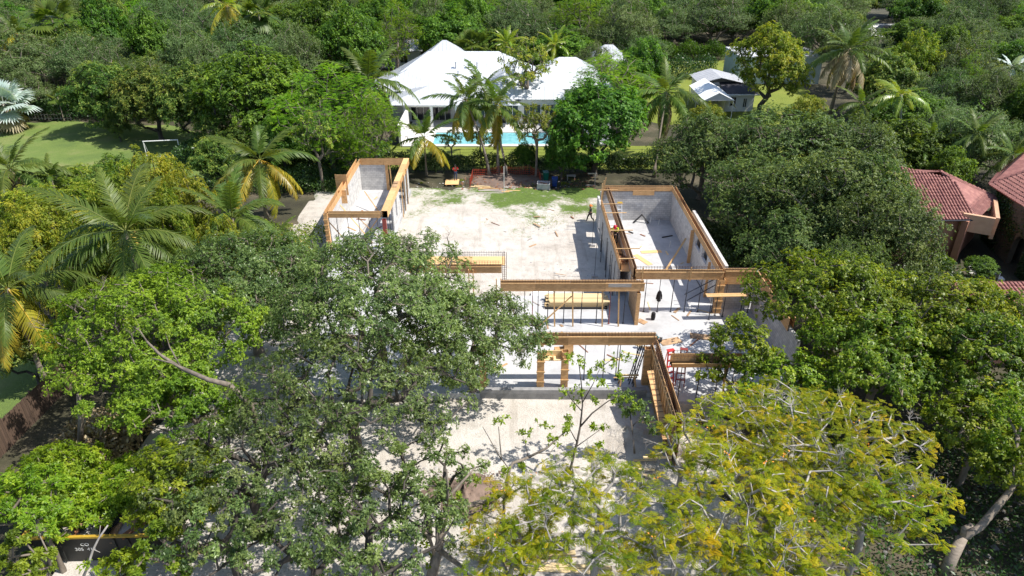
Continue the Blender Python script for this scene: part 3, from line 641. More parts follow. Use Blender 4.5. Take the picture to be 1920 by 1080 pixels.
# tall timber columns under the left beam
for x, y, l in ((-3.0, 44.6, 'pair of tan uprights under the left deck beam'), (-.95, 43.2, 'brown upright at the left end of the long middle beam form')):
    r = thing('timber_column', l, 'timber upright', (x, y, FL))
    for dx in (-.16, .16): MB().box((dx, 0, 1.6), (.07, .14, 3.2)).build('post', M['ply'], r)
b = MB(); r = thing('rebar_column', 'bundle of upright rusty rebar at the inner corner of the courtyard front', 'rebar', (-.55, 45.0, FL))
for dx in (-.15, 0, .15):
    for dy in (-.15, .15): b.tube([(dx, dy, 0), (dx+rnd.uniform(-.03, .03), dy, 4.1+rnd.uniform(0, .8))], .014, 4)
for k in range(26): b.tube([(-.15, -.15, .1+k*.15), (.15, -.15, .1+k*.15), (.15, .15, .1+k*.15), (-.15, .15, .1+k*.15)], .008, 3)
b.build('bars', M['rebar'], r)['kind'] = 'stuff'
for i, x in enumerate((-.1, .9, 1.85, 2.55, 3.7, 4.95, 6.05, 7.6, 8.0)):
    prop(x, 42.4, FL, TOP-.66, 'dark steel prop under the long middle beam form', 'dark props under the long middle beam form')
for i, x in enumerate((1.45, 6.95)):
    prop(x, 42.35, FL, TOP-.66, ['red steel prop under the left part of the long middle beam form', 'red steel prop under the right part of the long middle beam form'][i], None, 'red_post')
for i, x in enumerate((2.95, 4.25, 6.35, 7.5)):
    stick('timber_stud', 'pale timber stud under the long middle beam form', 'stud', (x+.1, 41.95, FL), (x, 42.3, TOP-.66), .1, .05, 'lumber', 'pale studs under the long middle beam form')
stick('timber_brace', 'diagonal brace rising to a stud under the long middle beam form', 'brace', (1.7, 41.6, FL), (4.2, 42.3, 2.9), .1, .05)
stick('timber_brace', 'short brace at the left end under the long middle beam form', 'brace', (-.45, 42.2, 3.2), (.35, 42.0, 1.1), .1, .06, 'rust')
for i, x in enumerate((9.75, 10.75, 11.75, 12.75, 13.75)):
    prop(x, 44.0, FL, TOP-.62, 'dark steel prop under the near cross beam of the right wing', 'props under the near cross beam of the right wing')
for i, (x, y) in enumerate(((14.75, 43.9), (14.9, 43.5), (15.4, 43.3))):
    prop(x, y, FL, TOP-.62, 'dark steel prop beside the plywood column form of the right bay', 'props beside the right bay column form')
for i, (x, y) in enumerate(((16.9, 43.9), (17.4, 43.9))):
    prop(x, y, FL, 3.0, 'dark steel prop in front of the dark block wall of the right bay', 'props before the dark block wall')
G = 'dark steel braces leaning in the right bay'
for p0, p1, l in (((12.9, 45.0, FL+.9), (15.0, 44.9, 2.9), 'upper dark steel brace leaning in the right bay'), ((13.0, 44.6, FL+.6), (15.2, 44.6, 2.7), 'lower dark steel brace leaning in the right bay'), ((13.7, 45.5, 2.6), (14.3, 45.2, 1.7), 'short dark steel brace behind the two long ones')):
    o = MB().tube([(0, 0, 0), Vector(p1)-Vector(p0)], .035, 6).build('steel_brace', M['steel']); o.location = p0; tag(o, l, 'brace', G)
cf = thing('column_form', 'tall plywood column form at the corner of the right bay', 'column form', (15.1, 43.95, FL))
for dx, dy, sx, sy in ((-.24, 0, .03, .4), (.24, 0, .03, .4), (0, -.2, .45, .03), (0, .2, .45, .03)): MB().box((dx, dy, 1.4), (sx, sy, 2.8)).build('panel', M['ply'], cf)
for k in range(4): MB().box((0, -.24, .4+k*.65), (.6, .04, .09)).build('clamp', M['lumber'], cf)
pl = thing('scaffold_plank', 'thick weathered scaffold plank in front of the dark block wall of the right bay', 'plank', (13.9, 42.9, 2.62), .03)
for k in range(3): MB().box((1.5, k*.16-.16, 0), (3.1, .15, .055)).build('board', M['lumber'], pl)
for k in range(2): prop(14.3+k*2.4, 42.9, FL, 2.58, ['dark prop carrying the left end of the scaffold plank', 'dark prop carrying the right end of the scaffold plank'][k], None)
G = 'dark steel props under the front beam form'
for i, x in enumerate((4.55, 5.75, 6.55, 6.7, 7.75)):
    prop(x, 35.6, FL, TOP-.62, 'dark steel prop under the beam form nearest the front yard', G)
for i, x in enumerate((10.0, 11.1, 12.2, 13.1)):
    prop(x, 33.3, FL, TOP-.6, 'steel prop under the open beam form with upright bars', 'props under the open beam form with upright bars')
stick('timber_stud', 'pale stud under the open beam form with upright bars', 'stud', (12.6, 32.9, FL), (12.5, 33.2, 3.4), .1, .05)
# wall end under the middle beam
sw = thing('wall_form', 'plywood sided wall form standing under the right end of the long middle beam form', 'wall form', (8.9, 42.2, FL), math.pi/2)
for k in range(3): MB().box((.5+k*1.0, .1, 1.3), (.98, .025, 2.6)).build('panel', M['ply_old'], sw)
for k in range(3): MB().box((.5+k*1.0, -.1, 1.3), (.98, .025, 2.6)).build('panel', M['ply'], sw)
MB().box((-.05, 0, 1.3), (.04, .26, 2.6)).build('end_board', M['ply'], sw)
# long plywood wall towards the viewer
lw = thing('wall_form', 'long plywood wall form running from the front beam towards the viewer', 'wall form', (8.75, 28.2, .1), math.pi/2)
for k in range(6):
    MB().box((.61+k*1.22, .14, 1.75), (1.2, .025, 3.3)).build('panel', M[['ply_old', 'ply_old', 'ply'][k % 3]], lw)
    MB().box((.61+k*1.22, -.14, 1.85), (1.2, .025, 3.5)).build('panel', M['ply'], lw)
for k in range(14): MB().box((.3+k*.53, .18, 1.75), (.045, .05, 3.2)).build('stud', M['lumber'], lw)
for z in (.8, 2.0, 3.2): MB().box((3.6, .235, z), (7.3, .05, .09)).build('waler', M['lumber'], lw)
b = MB()
for yy in (-.09, .09):
    for z in (3.25, 3.6, 3.95): b.tube([(.1, yy, z-.9), (3.2, yy, z-.45), (7.4, yy, z)], .013, 4)
for k in range(42):
    x = .1+k*.175; z = 2.8+min(1, x/7.3)*.9; b.tube([(x, -.09, z-.5), (x, -.09, z+.35), (x, .09, z+.35), (x, .09, z-.5)], .009, 3)
b.build('rebar_cage', M['rebar'], lw)['kind'] = 'stuff'
lg = thing('ledger_panel', 'leaning orange plywood strip on the left side of the long plywood wall', 'plywood strip', (8.35, 28.0, 0), math.pi/2)
for k in range(2): MB().slab([(0+k*2.6, .05, 2.4+k*.35), (2.55+k*2.6, .05, 2.75+k*.35), (2.55+k*2.6, .42, 2.72+k*.35), (0+k*2.6, .42, 2.37+k*.35)], .03).build('panel', M['ply'], lg)
for k in range(12): MB().box((.2+k*.42, .235, 2.47+k*.057), (.03, .37, .02)).build('cleat', M['rebar'], lg)
for k, (y, z) in enumerate(((30.3, 1.6), (27.9, 1.2))):
    stick('timber_brace', ['upper', 'lower'][k]+' horizontal kicker sticking out of the long plywood wall', 'kicker', (8.5, y, z), (7.3-k*.3, y, z), .1, .09, 'lumber_new')
for x, y, l in ((1.75, 34.7, 'left orange column form between the front upstand and the front beam'), (3.25, 34.9, 'right orange column form between the front upstand and the front beam'), (-1.8, 35.0, 'orange column form half hidden by the large grey-green tree'), (8.35, 35.2, 'plywood column form under the right end of the front beam'), (-6.6, 36.0, 'orange column form deep behind the large grey-green tree')):
    r = thing('column_form', l, 'column form', (x, y, .1))
    for dx, dy, sx, sy in ((-.2, 0, .03, .34), (.2, 0, .03, .34), (0, -.17, .37, .03), (0, .17, .37, .03)): MB().box((dx, dy, 1.6), (sx, sy, 3.2)).build('panel', M['ply'], r)
    for k in range(4): MB().box((0, -.21, .4+k*.75), (.52, .045, .09)).build('clamp', M['lumber'], r)
wb = thing('window_buck', 'pale timber opening frame hung between the two orange column forms', 'timber frame', (1.95, 34.9, 2.75))
MB().box((.55, 0, 0), (1.3, .5, .05)).build('sill', M['lumber_new'], wb); MB().box((.55, .22, .22), (1.3, .05, .4)).build('back_board', M['lumber_new'], wb)
for x in (-.07, .55, 1.17): MB().box((x, -.1, .12), (.06, .35, .24)).build('divider', M['lumber'], wb)
# cross ties over the courtyard wall of the right wing
G = 'cross ties over the courtyard wall of the right wing'
for i, y in enumerate((45.9, 47.6, 51.0, 54.6, 56.6, 60.0)):
    stick('timber_tie', ['cross tie nearest the middle beam', 'cross tie over the rebar coil', 'cross tie beside the worker in the yellow vest', 'cross tie in front of the step ladder', 'cross tie level with the step ladder top', 'cross tie at the back corner'][i]+' on the right wing', 'cross tie', (7.9, y, 4.04), (9.75 if i else 9.3, y, 4.06), .09, .045, 'lumber', G)
for i, y in enumerate((59.4, 60.2, 60.9)):
    stick('timber_stud', ['near', 'middle', 'far'][i]+' one of three studs rising at the far left corner of the right wing', 'stud', (8.2, y, .3), (8.2+.25*i, y, 4.9), .09, .05, 'lumber')
G = 'thin props outside the courtyard wall of the right wing'
for i, y in enumerate((46.8, 47.6, 49.2, 50.2, 51.5, 53.0, 55.0)):
    prop(7.85-rnd.random()*.3, y, .08, 3.0+rnd.random()*.8, 'thin dark prop against the courtyard wall of the right wing', G)
for i, (x, y) in enumerate(((6.8, 50.3), (7.2, 56.2))):
    r = thing('post_base', ['thin rod standing in a block near the courtyard wall, nearer one', 'thin rod standing in a block near the courtyard wall, farther one'][i], 'rod', (x, y, .08)); MB().box((0, 0, .12), (.5, .35, .24)).build('block', M['rubble'], r); MB().tube([(0, 0, .2), (0, 0, 3.2)], .02, 5).build('rod', M['steel'], r)
stick('timber_post', 'tan post standing against the right wall of the right wing', 'timber post', (14.85, 52.0, FL), (14.85, 52.0, 3.6), .28, .08, 'ply')
stick('timber_brace', 'long tan brace from the right wall down to the floor of the right wing', 'brace', (14.6, 52.8, 2.5), (12.3, 49.8, FL+.05), .16, .05, 'lumber')
stick('timber_post', 'tan post behind the near cross beam at the right wall', 'timber post', (14.8, 46.2, FL), (14.8, 46.2, 3.6), .2, .08, 'ply')
for i, (a, b_, l) in enumerate((((10.6, 53.5, FL+.02), (11.6, 51.6, FL+.02), 'plywood offcut lying on the right wing floor'), ((11.2, 54, FL+.02), (13.0, 54.2, FL+.02), 'second plywood offcut behind the first on the right wing floor'), ((9.4, 54.6, 1.6), (10.0, 53.2, FL+.02), 'grey board leaning on the inner form of the right wing'))):
    stick('plywood_offcut', l, 'offcut', a, b_, .5 if i < 2 else .1, .02, 'ply_new' if i < 2 else 'lumber_grey')
for p, l in ((((11.5, 60.7), (12.3, 60.9), (12.9, 60.2)), 'black bent pipe standing at the back wall of the right wing'),):
    o = MB().tube([(p[0][0], 60.3, FL+.05), (p[1][0], 60.6, FL+.75), (p[2][0], 60.2, FL+.05)], .09, 7).build('bent_pipe', M['black_plastic']); tag(o, l, 'pipe')
for a, b_, l in (((13.6, 57.0, FL+.05), (14.6, 57.4, FL+.05), 'short black pipe lying on the right wing floor near the right wall'), ((10.75, 58.3, FL+.05), (11.1, 57.9, FL+.05), 'small black pipe piece lying on the sunlit right wing floor')):
    o = MB().tube([a, b_], .06, 7).build('pipe_piece', M['black_plastic']); tag(o, l, 'pipe')
for i, (x, y) in enumerate(((13.1, 60.2), (13.8, 59.8), (13.9, 55.0), (13.6, 50.5))):
    o = MB().tube([(x, y, FL), (x, y, FL+.6)], .035, 7).build('pvc_stub', M['pvc']); tag(o, ['white pipe stub beside the black bent pipe', 'white pipe stub near the back right corner', 'white pipe stub in the middle of the right wing floor', 'white pipe stub near the foot of the long brace'][i], 'pipe stub')
# coil of rusty rebar
r = thing('rebar_coil', 'coil of rusty bars on a plywood tray at the near end of the courtyard wall', 'rebar coil', (8.5, 47.0, 3.1))
MB().box((0, 0, -.06), (.75, 2.4, .03)).build('tray', M['ply_new'], r)
b = MB()
for k in range(7):
    rr = .24+rnd.uniform(0, .14); b.tube([(rr*math.cos(a*math.pi/7), rr*1.4*math.sin(a*math.pi/7)+.25, .03+k*.05) for a in range(15)], .022, 4, False)
b.build('ring', M['rust'], r)
# step ladder
def step_ladder(x, y, z, rz, h, m, label, top, rungs=5):
    r = thing('step_ladder', label, 'ladder', (x, y, z), rz)
    for s in (-1, 1):
        MB().bar((s*.28, -.05, 0), (s*.18, .3, h), .06, .08).build('rail', M[m], r); MB().bar((s*.26, .85, 0), (s*.18, .38, h), .025, .05).build('rear_leg', M[m], r)
    for k in range(rungs):
        t = (k+1)/(rungs+.6); MB().box((0, -.05+.35*t, h*t), (.54-.2*t, .1, .06)).build('step', M[m], r)
    MB().box((0, .34, h+.02), (.46, .26, .05)).build('top_cap', M[top], r); return r
step_ladder(9.9, 58.9, FL, .05, 2.5, 'alu', 'aluminium step ladder with a yellow top standing in the right wing', 'yellow', 6)
step_ladder(9.75, 34.6, FL, .3, 2.7, 'red_edge', 'red step ladder behind the long plywood wall, nearer the wall', 'red_edge', 6)
step_ladder(10.5, 35.0, FL, -.2, 2.5, 'red_post', 'dark red step ladder behind the open beam form, right of the other red one', 'red_post', 5)
for i, (p0, p1) in enumerate((((7.35, 35.3, FL), (8.1, 35.9, 3.4)), ((7.55, 35.0, FL), (8.25, 35.6, 3.3)))):
    r = thing('ladder', ['dark straight ladder leaning at the right end of the front beam, left one', 'dark straight ladder leaning at the right end of the front beam, right one'][i], 'ladder', p0); d = Vector(p1)-Vector(p0)
    for s in (-.18, .18): MB().bar((0, s, 0), d+Vector((0, s, 0)), .04, .07).build('rail', M['steel'], r)
    for k in range(9): q = d*((k+.7)/9.5); MB().bar(q+Vector((0, -.18, 0)), q+Vector((0, .18, 0)), .03).build('rung', M['steel'], r)
# saw horse, box, lumber stack, panel
r = thing('sawhorse', 'pale timber sawhorse and boards left of the long plywood wall foot', 'sawhorse', (7.2, 34.9, FL))
for s in (-1, 1):
    for t in (-1, 1): MB().bar((s*.5, t*.35, 0), (s*.4, 0, .85), .09, .04).build('leg', M['lumber'], r)
MB().box((0, 0, .88), (1.3, .1, .1)).build('beam', M['lumber_new'], r); MB().box((-.1, .25, .5), (1.5, .09, .04)).build('rail', M['lumber'], r)
st = thing('lumber_stack', 'long stack of clean timber on black sheeting under the middle beam', 'lumber stack', (2.6, 44.6, FL))
for j in range(4):
    for k in range(9):
        MB().box((2.2+rnd.uniform(-.12, .3), k*.155, .16+j*.095), (4.5, .145, .085)).build('plank', M['lumber_new'], st)
MB().box((2.2, .55, .055), (4.6, 1.6, .1)).build('sheeting', M['fabric_black'], st)
bx = thing('plywood_box', 'open plywood box under the middle beam, behind a pale stud', 'box', (3.5, 41.2-4.1+.6, FL), .1)
for a in (((0, -.3, .45), (.6, .02, .9)), ((0, .3, .45), (.6, .02, .9)), ((-.3, 0, .45), (.02, .58, .9)), ((.3, 0, .45), (.02, .58, .9)), ((-.62, -.1, .25), (.6, .4, .5))): MB().box(*a).build('board', M['ply'], bx)
bx.location = (3.75, 38.6, FL)
o = MB().slab([(-.95, -.62, .16), (.95, -.3, .16), (.95, .62, .16), (-.8, .45, .16)], .05).build('painted_board', M['white']); o.location = (2.35, 46.9, FL-.3); tag(o, 'white panel with a red edge lying on the courtyard dirt behind the middle beam', 'panel')
MB().bar((-.95, -.65, .13), (.97, -.33, .13), .04, .12).build('edge_strip', M['red_edge'], o)
for i, (x, y, rz) in enumerate(((10.95, 40.0, .3), (9.4, 42.6, .8), (13.2, 40.6, -.2))):
    o = MB().box((0, 0, .02), (1.5 if i != 1 else .5, .7, .03)).build('plywood_offcut', M['ply_old']); o.location = (x, y, FL); o.rotation_euler.z = rz; tag(o, ['dusty plywood sheet on the shaded right floor', 'small plywood pad beside a prop at the wall form end', 'thin plywood sheet on the shaded right floor near the bright crown'][i], 'offcut')
# hanging dark jacket on a prop
r = thing('hanging_jacket', 'black jacket hanging on a prop in the right bay', 'jacket', (10.75, 43.9, 2.0)); r.scale = (.62, .62, .85)
MB().lathe([(.05, .55), (.15, .48), (.19, .2), (.23, -.1), (.26, -.45), (.2, -.5)], n=9).build('body', M['fabric_black'], r)
for s in (-1, 1): MB().tube([(s*.14, 0, .42), (s*.28, -.03, .05), (s*.33, -.02, -.3)], [.08, .075, .06], 7).build('sleeve', M['fabric_black'], r)
o = MB().lathe([(.13, 0), (.17, .2), (.15, .55), (.07, .62)], n=9).build('tool_bag', M['fabric_black']); o.location = (10.25, 42.9, FL); tag(o, 'black bag standing on the floor left of the hanging jacket', 'bag')
# orange safety net pieces, posts, bins beyond the courtyard
# ---------------------------------------------------------------- roofs
def plane_frame(e0, e1, top):
    e0, e1, top = Vector(e0), Vector(e1), Vector(top); u = (e1-e0).normalized(); n = u.cross(top-e0).normalized()
    if n.z < 0: n = -n
    v = n.cross(u)
    if v.z < 0: v = -v
    return e0, u, v, n
def clip_col(poly2, c):
    ys = []
    for i, a in enumerate(poly2):
        b = poly2[(i+1) % len(poly2)]
        if (a[0]-c)*(b[0]-c) <= 0 and abs(a[0]-b[0]) > 1e-6: ys.append(a[1]+(b[1]-a[1])*(c-a[0])/(b[0]-a[0]))
    return (min(ys), max(ys)) if len(ys) >= 2 else None
def seam_roof(parent, faces, m, pitch=.6, seam=(.022, .04)):
    """standing seam roof: plates plus real raised seams; each face is (eave0, eave1, ..., top points)"""
    pl = MB(); sm = MB()
    for f in faces:
        o, u, v, n = plane_frame(f[0], f[1], f[2]); p2 = [((Vector(p)-o).dot(u), (Vector(p)-o).dot(v)) for p in f]
        pl.slab(f, .06); lo, hi = min(p[0] for p in p2), max(p[0] for p in p2); k = lo+pitch/2
        while k < hi:
            c = clip_col(p2, k)
            if c and c[1]-c[0] > .2: sm.bar(o+u*k+v*(c[0]+.02)+n*seam[1]*.5, o+u*k+v*(c[1]-.04)+n*seam[1]*.5, seam[0], seam[1], up=n)
            k += pitch
    pl.build('roof', m, parent); q = sm.build('roof_seams', m, parent); q['kind'] = 'stuff'
def tile_roof(parent, faces, m):
    """barrel tile roof: every course a row of half round tiles"""
    pl = MB(); V, Q = [], []; pitch, cl = .27, .38
    ang = np.linspace(0, math.pi, 5)
    for f in faces:
        o, u, v, n = plane_frame(f[0], f[1], f[2]); p2 = [((Vector(p)-o).dot(u), (Vector(p)-o).dot(v)) for p in f]
        pl.slab(f, .1); lo, hi = min(p[0] for p in p2), max(p[0] for p in p2); k = lo+pitch/2
        U, VV, NN = np.array(u), np.array(v), np.array(n)
        while k < hi:
            c = clip_col(p2, k)
            if c:
                s = c[0]-.06
                while s < c[1]-.12:
                    e = min(s+cl+.05, c[1]); j = rnd.uniform(-.012, .012); rr = .105+rnd.uniform(-.006, .006)
                    for t, lift, r2 in ((s, .045, rr), (e, .01, rr*.85)):
                        for a in ang: V.append(np.array(o)+U*(k+j+math.cos(a)*r2)+VV*t+NN*(lift+math.sin(a)*r2*.9))
                    b = len(V)-10
                    for i in range(4): Q.append((b+i, b+i+1, b+5+i+1, b+5+i))
                    s += cl
            k += pitch
    pl.build('roof', m, parent); q = link('roof_tiles', qmesh('roof_tiles', np.array(V), np.array(Q), m), parent); q['kind'] = 'stuff'
def hip(x0, x1, y0, y1, ze, zr, axis, r0, r1):
    """faces of a hip roof; ridge along axis from r0 to r1"""
    if axis == 'x':
        ym = (y0+y1)/2; A, B = (r0, ym, zr), (r1, ym, zr)
        return [[(x0, y0, ze), (x1, y0, ze), B, A], [(x1, y1, ze), (x0, y1, ze), A, B], [(x0, y1, ze), (x0, y0, ze), A], [(x1, y0, ze), (x1, y1, ze), B]]
    xm = (x0+x1)/2; A, B = (xm, r0, zr), (xm, r1, zr)
    return [[(x0, y1, ze), (x0, y0, ze), A, B], [(x1, y0, ze), (x1, y1, ze), B, A], [(x0, y0, ze), (x1, y0, ze), A], [(x1, y1, ze), (x0, y1, ze), B]]
def win(parent, x0, x1, z0, z1, y, m='glass', bars=2):
    f = MB(); w = .07
    for a in (((x0, y-.05, z0), (x1, y+.02, z0+w)), ((x0, y-.05, z1-w), (x1, y+.02, z1)), ((x0, y-.05, z0+w), (x0+w, y+.02, z1-w)), ((x1-w, y-.05, z0+w), (x1, y+.02, z1-w))): f.span(*a)
    for k in range(1, bars): c = x0+(x1-x0)*k/bars; f.span((c-.03, y-.04, z0+w), (c+.03, y+.01, z1-w))
    o = f.build('window', M['white'], parent); MB().span((x0+w, y-.02, z0+w), (x1-w, y-.005, z1-w)).build('pane', M[m], o); return o
# white house behind the pool
wh = thing('white_house', 'large white house with white standing seam hip roofs behind the pool', 'house', (0, 0, 0))
seam_roof(wh, hip(-19.0, 5.5, 101.2, 112.0, 4.0, 8.0, 'x', -12.4, -2.0), M['metal_roof'])
seam_roof(wh, hip(-16.5, -4.5, 108.6, 119.0, 4.2, 8.4, 'x', -10.9, -10.3), M['metal_roof'])
seam_roof(wh, hip(-20.6, -9.8, 98.9, 108.8, 3.95, 6.0, 'y', 103.2, 107.0), M['metal_roof'])
seam_roof(wh, hip(-17.2, 1.2, 93.6, 101.6, 3.3, 5.0, 'x', -11.6, -3.5), M['metal_roof'])
seam_roof(wh, hip(-6.0, 7.5, 95.2, 109.0, 3.7, 7.3, 'y', 101.0, 104.0), M['metal_roof'])
seam_roof(wh, hip(1.5, 14.5, 100.4, 112.5, 3.9, 7.2, 'x', 7.0, 9.5), M['metal_roof'])
seam_roof(wh, hip(11.0, 20.0, 110.5, 121.0, 4.0, 7.4, 'x', 14.8, 16.2), M['metal_roof'])
b = MB().span((-18.4, 101.9, 0), (4.9, 111.4, 3.98)).span((-20, 99.5, 0), (-10.4, 101.8, 3.93)).span((-15.9, 109.2, 0), (-5.1, 118.4, 4.17)).span((-5.3, 95.9, 0), (6.8, 101.7, 3.68)).span((4.92, 101.0, 0), (13.9, 111.8, 3.88)).span((11.6, 112.0, 0), (19.4, 120.4, 3.98)).span((-16.6, 97.6, 0), (-5.4, 99.3, 3.28))
b.build('wall', M['white'], wh)
for x in (-14.6, -11.0, -7.6): MB().span((x-.18, 94.0, 0), (x+.18, 94.36, 3.25)).build('column', M['white'], wh)
MB().span((-15.6, 94.02, 2.95), (-5.5, 94.34, 3.26)).build('porch_beam', M['white'], wh)
for x0, x1 in ((-14.3, -11.6), (-11.2, -8.6), (-8.2, -5.8)): win(wh, x0, x1, .15, 2.7, 97.58, 'glass', 3)
for x0, x1 in ((-4.6, -2.2), (-1.6, .9), (1.6, 4.0), (4.6, 6.4)): win(wh, x0, x1, .2, 2.9, 95.88, 'glass', 3)
for x0, x1 in ((7.3, 9.4), (9.8, 11.6), (12.0, 13.5)): win(wh, x0, x1, .4, 3.2, 100.98, 'glass', 2)
for x, y, z in ((-8.2, 104.0, 6.55), (-6.3, 104.0, 6.55), (-5.1, 104.0, 6.5), (-7.8, 102.8, 5.55)): MB().tube([(x, y, z-.4), (x, y, z+.35)], .1, 8).tube([(x, y, z+.35), (x, y, z+.42)], .16, 8).build('roof_vent', M['grey_roof'], wh)
gw = thing('garden_wall', 'white garden wall running from the house towards the lawn left of the pool', 'wall', (-14.4, 86.2, 0)); MB().span((0, 0, 0), (.3, 8.0, 2.6)).build('masonry', M['white'], gw); MB().span((-.06, -.05, 2.6), (.36, 8.05, 2.68)).build('coping', M['pave'], gw)
solid('pool_deck', M['pave'], ((-14.0, 85.6, -.1), (10.4, 86.4, .2)), ((-14.0, 86.4, -.1), (-10.2, 91.6, .2)), ((9.2, 86.4, -.1), (14, 91.6, .2)), ((-14, 91.6, -.1), (14, 101, .2)))
pw = MB().span((-10.2, 86.4, -.2), (9.2, 91.6, .1)).build('pool_water', M['water']); pw['kind'] = 'structure'
r = thing('pool_ladder', 'white handrails and step ledge at the right end of the pool', 'pool steps', (6.6, 86.6, .1))
for k in range(2): MB().span((k*1.3, 0, 0), (k*1.3+.18, 4.6, .16)).build('ledge', M['pave'], r)
for i in range(4): solid('stone_steps', M['stone_step'], ((4.2+i*.0, 92.0+i*.8, .2), (8.2, 92.8+i*.8-.004, .35+i*.17)))
r = thing('outdoor_counter', 'brown stone counter under the yellow-leaved open tree by the house', 'counter', (4.0, 95.1, .2)); MB().span((0, 0, 0), (4.5, .7, 1.1)).build('base', M['shade'], r); MB().span((-.1, -.1, 1.1), (4.6, .8, 1.2)).build('top', M['pave'], r)
for i, x in enumerate((-13.2, -11.4)):
    r = thing('lounge_chair', ['white lounge chair on the deck left of the pool, nearer the garden wall', 'white lounge chair on the deck left of the pool, nearer the water'][i], 'lounge chair', (x, 88.5, .2), .1, None)
    MB().box((0, 0, .3), (.7, 1.5, .1)).build('seat', M['white'], r); MB().box((0, 1.0, .55), (.7, .08, .75), (-.6, 0, 0)).build('backrest', M['white'], r)
    for sx in (-.3, .3):
        for sy in (-.65, .65): MB().box((sx, sy, .13), (.06, .06, .26)).build('leg', M['white'], r)
# hedge with wire fence behind the courtyard
def leafy_mass(name, label, cat, boxes, n, L, m, seed, stem=None, loc=(0, 0, 0)):
    r = thing(name, label, cat, loc); g = np.random.default_rng(seed); P = []
    for x0, x1, y0, y1, z1, cnt in boxes:
        k = int(n*cnt); p = np.stack([g.uniform(x0, x1, k), g.uniform(y0, y1, k), z1*g.random(k)**.6], 1); P.append(p)
    P = np.concatenate(P); P[:, 2] *= 1+.18*np.sin(P[:, 0]*1.3)+.12*np.sin(P[:, 0]*3.1+P[:, 1]); d = nrm(g.normal(size=P.shape)+np.array([0, 0, .4])); up = nrm(g.normal(size=P.shape)*.5+np.array([0, 0, 1.]))
    v, q, t = leaf_quads(P, d, up, L*g.uniform(.6, 1.3, len(P)), L*.5, .15, np.clip(g.normal(.4, .2, len(P))+.1*np.sin(P[:, 0]*2), 0, 1))
    o = link('foliage', qmesh('foliage', v, q, m, t), r); o['kind'] = 'stuff'
    b = MB()
    for x0, x1, y0, y1, z1, cnt in boxes:
        k = max(3, int((x1-x0)/1.1))
        for i in range(k): x = x0+(x1-x0)*(i+.5)/k; b.tube([(x, (y0+y1)/2, -.05), (x+g.uniform(-.1, .1), (y0+y1)/2, z1*.6)], .035, 5); b.tube([(x, (y0+y1)/2, z1*.3), (x+g.uniform(-.4, .4), (y0+y1)/2+g.uniform(-.3, .3), z1*.85)], .02, 4)
    b.build('stems', M['bark_dark'], r)['kind'] = 'stuff'; return r
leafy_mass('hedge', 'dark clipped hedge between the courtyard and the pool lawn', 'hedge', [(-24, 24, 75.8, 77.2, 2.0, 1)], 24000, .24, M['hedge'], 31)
r = thing('wire_fence', 'thin wire mesh fence running above the dark hedge', 'fence', (-24, 77.5, 0))
for k in range(17): MB().tube([(k*3, 0, 0), (k*3, 0, 2.35)], .03, 5).build('post', M['steel'], r)
b = MB()
for z in (2.3, 1.9, 1.5): b.tube([(0, 0, z), (48, 0, z)], .014, 4)
b.build('wires', M['steel'], r)['kind'] = 'stuff'
# canopy, grey roofed house and pale blue house at the right
cn = thing('canopy', 'bright white gabled canopy tent in front of the grey roofed house', 'canopy', (27.0, 97.9, 0))
seam_roof(cn, [[(0, 9.2, 2.9), (0, 0, 2.9), (2.05, -.1, 4.0), (2.1, 9.2, 4.0)], [(4.3, 0, 2.9), (4.3, 9.2, 2.9), (2.1, 9.2, 4.0), (2.05, -.1, 4.0)]], M['canvas'], 2.2, (.05, .03))
MB().add([(0.1, 0, 2.86), (4.2, 0, 2.86), (2.07, 0, 3.93), (0.1, .06, 2.86), (4.2, .06, 2.86), (2.07, .06, 3.93)], [(0, 1, 2), (5, 4, 3), (0, 3, 4, 1), (1, 4, 5, 2), (2, 5, 3, 0)]).build('gable_panel', M['grey_roof'], cn)
for x in (.1, 4.2):
    for y in (.1, 4.6, 9.1): MB().tube([(x, y, 0), (x, y, 2.88)], .05, 6).build('pole', M['white'], cn)
MB().slab([(4.32, 1.0, 2.85), (4.32, 6.0, 2.85), (5.2, 6.0, 1.6), (5.2, 1.0, 1.4)], .03).build('side_flap', M['canvas'], cn)
gh = thing('grey_roofed_house', 'low house with a pale grey roof and a dark shingled lean-to behind the canopy', 'house', (0, 0, 0))
seam_roof(gh, [[(28.2, 112.7, 3.4), (28.2, 106.6, 3.4), (31.3, 105.5, 4.4), (31.3, 112.2, 4.4)], [(35.3, 106.2, 3.4), (35.4, 112.6, 3.4), (31.3, 112.2, 4.4), (31.3, 105.5, 4.4)]], M['grey_roof'], .9)
pl = MB(); pl.slab([(31.4, 102.3, 2.7), (36.2, 102.3, 2.7), (36.2, 106.8, 3.5), (31.4, 106.8, 3.5)], .08).build('lean_to_roof', M['dark_roof'], gh)
MB().span((31.5, 102.15, 2.55), (36.3, 102.27, 2.72)).build('fascia', M['white'], gh)
MB().span((28.6, 107.0, 0), (35.0, 112.2, 3.36)).span((31.6, 103.0, 0), (35.8, 106.9, 2.68)).build('wall', M['white'], gh)
win(gh, 32.3, 33.2, .8, 2.2, 102.98); win(gh, 34.2, 34.8, .6, 2.0, 102.98)
bh = thing('pale_blue_house', 'pale blue stained flat roofed house half hidden by the round olive tree', 'house', (38.6, 121.0, 0))
MB().span((0, 0, 0), (14, 9, 4.4)).build('wall', M['blue_wall'], bh); MB().span((-.1, -.1, 4.4), (14.1, 9.1, 4.6)).build('roof', M['grey_roof'], bh)
for x in (1.4, 5, 8.4): win(bh, x, x+1.2, 1.2, 2.8, -.02)
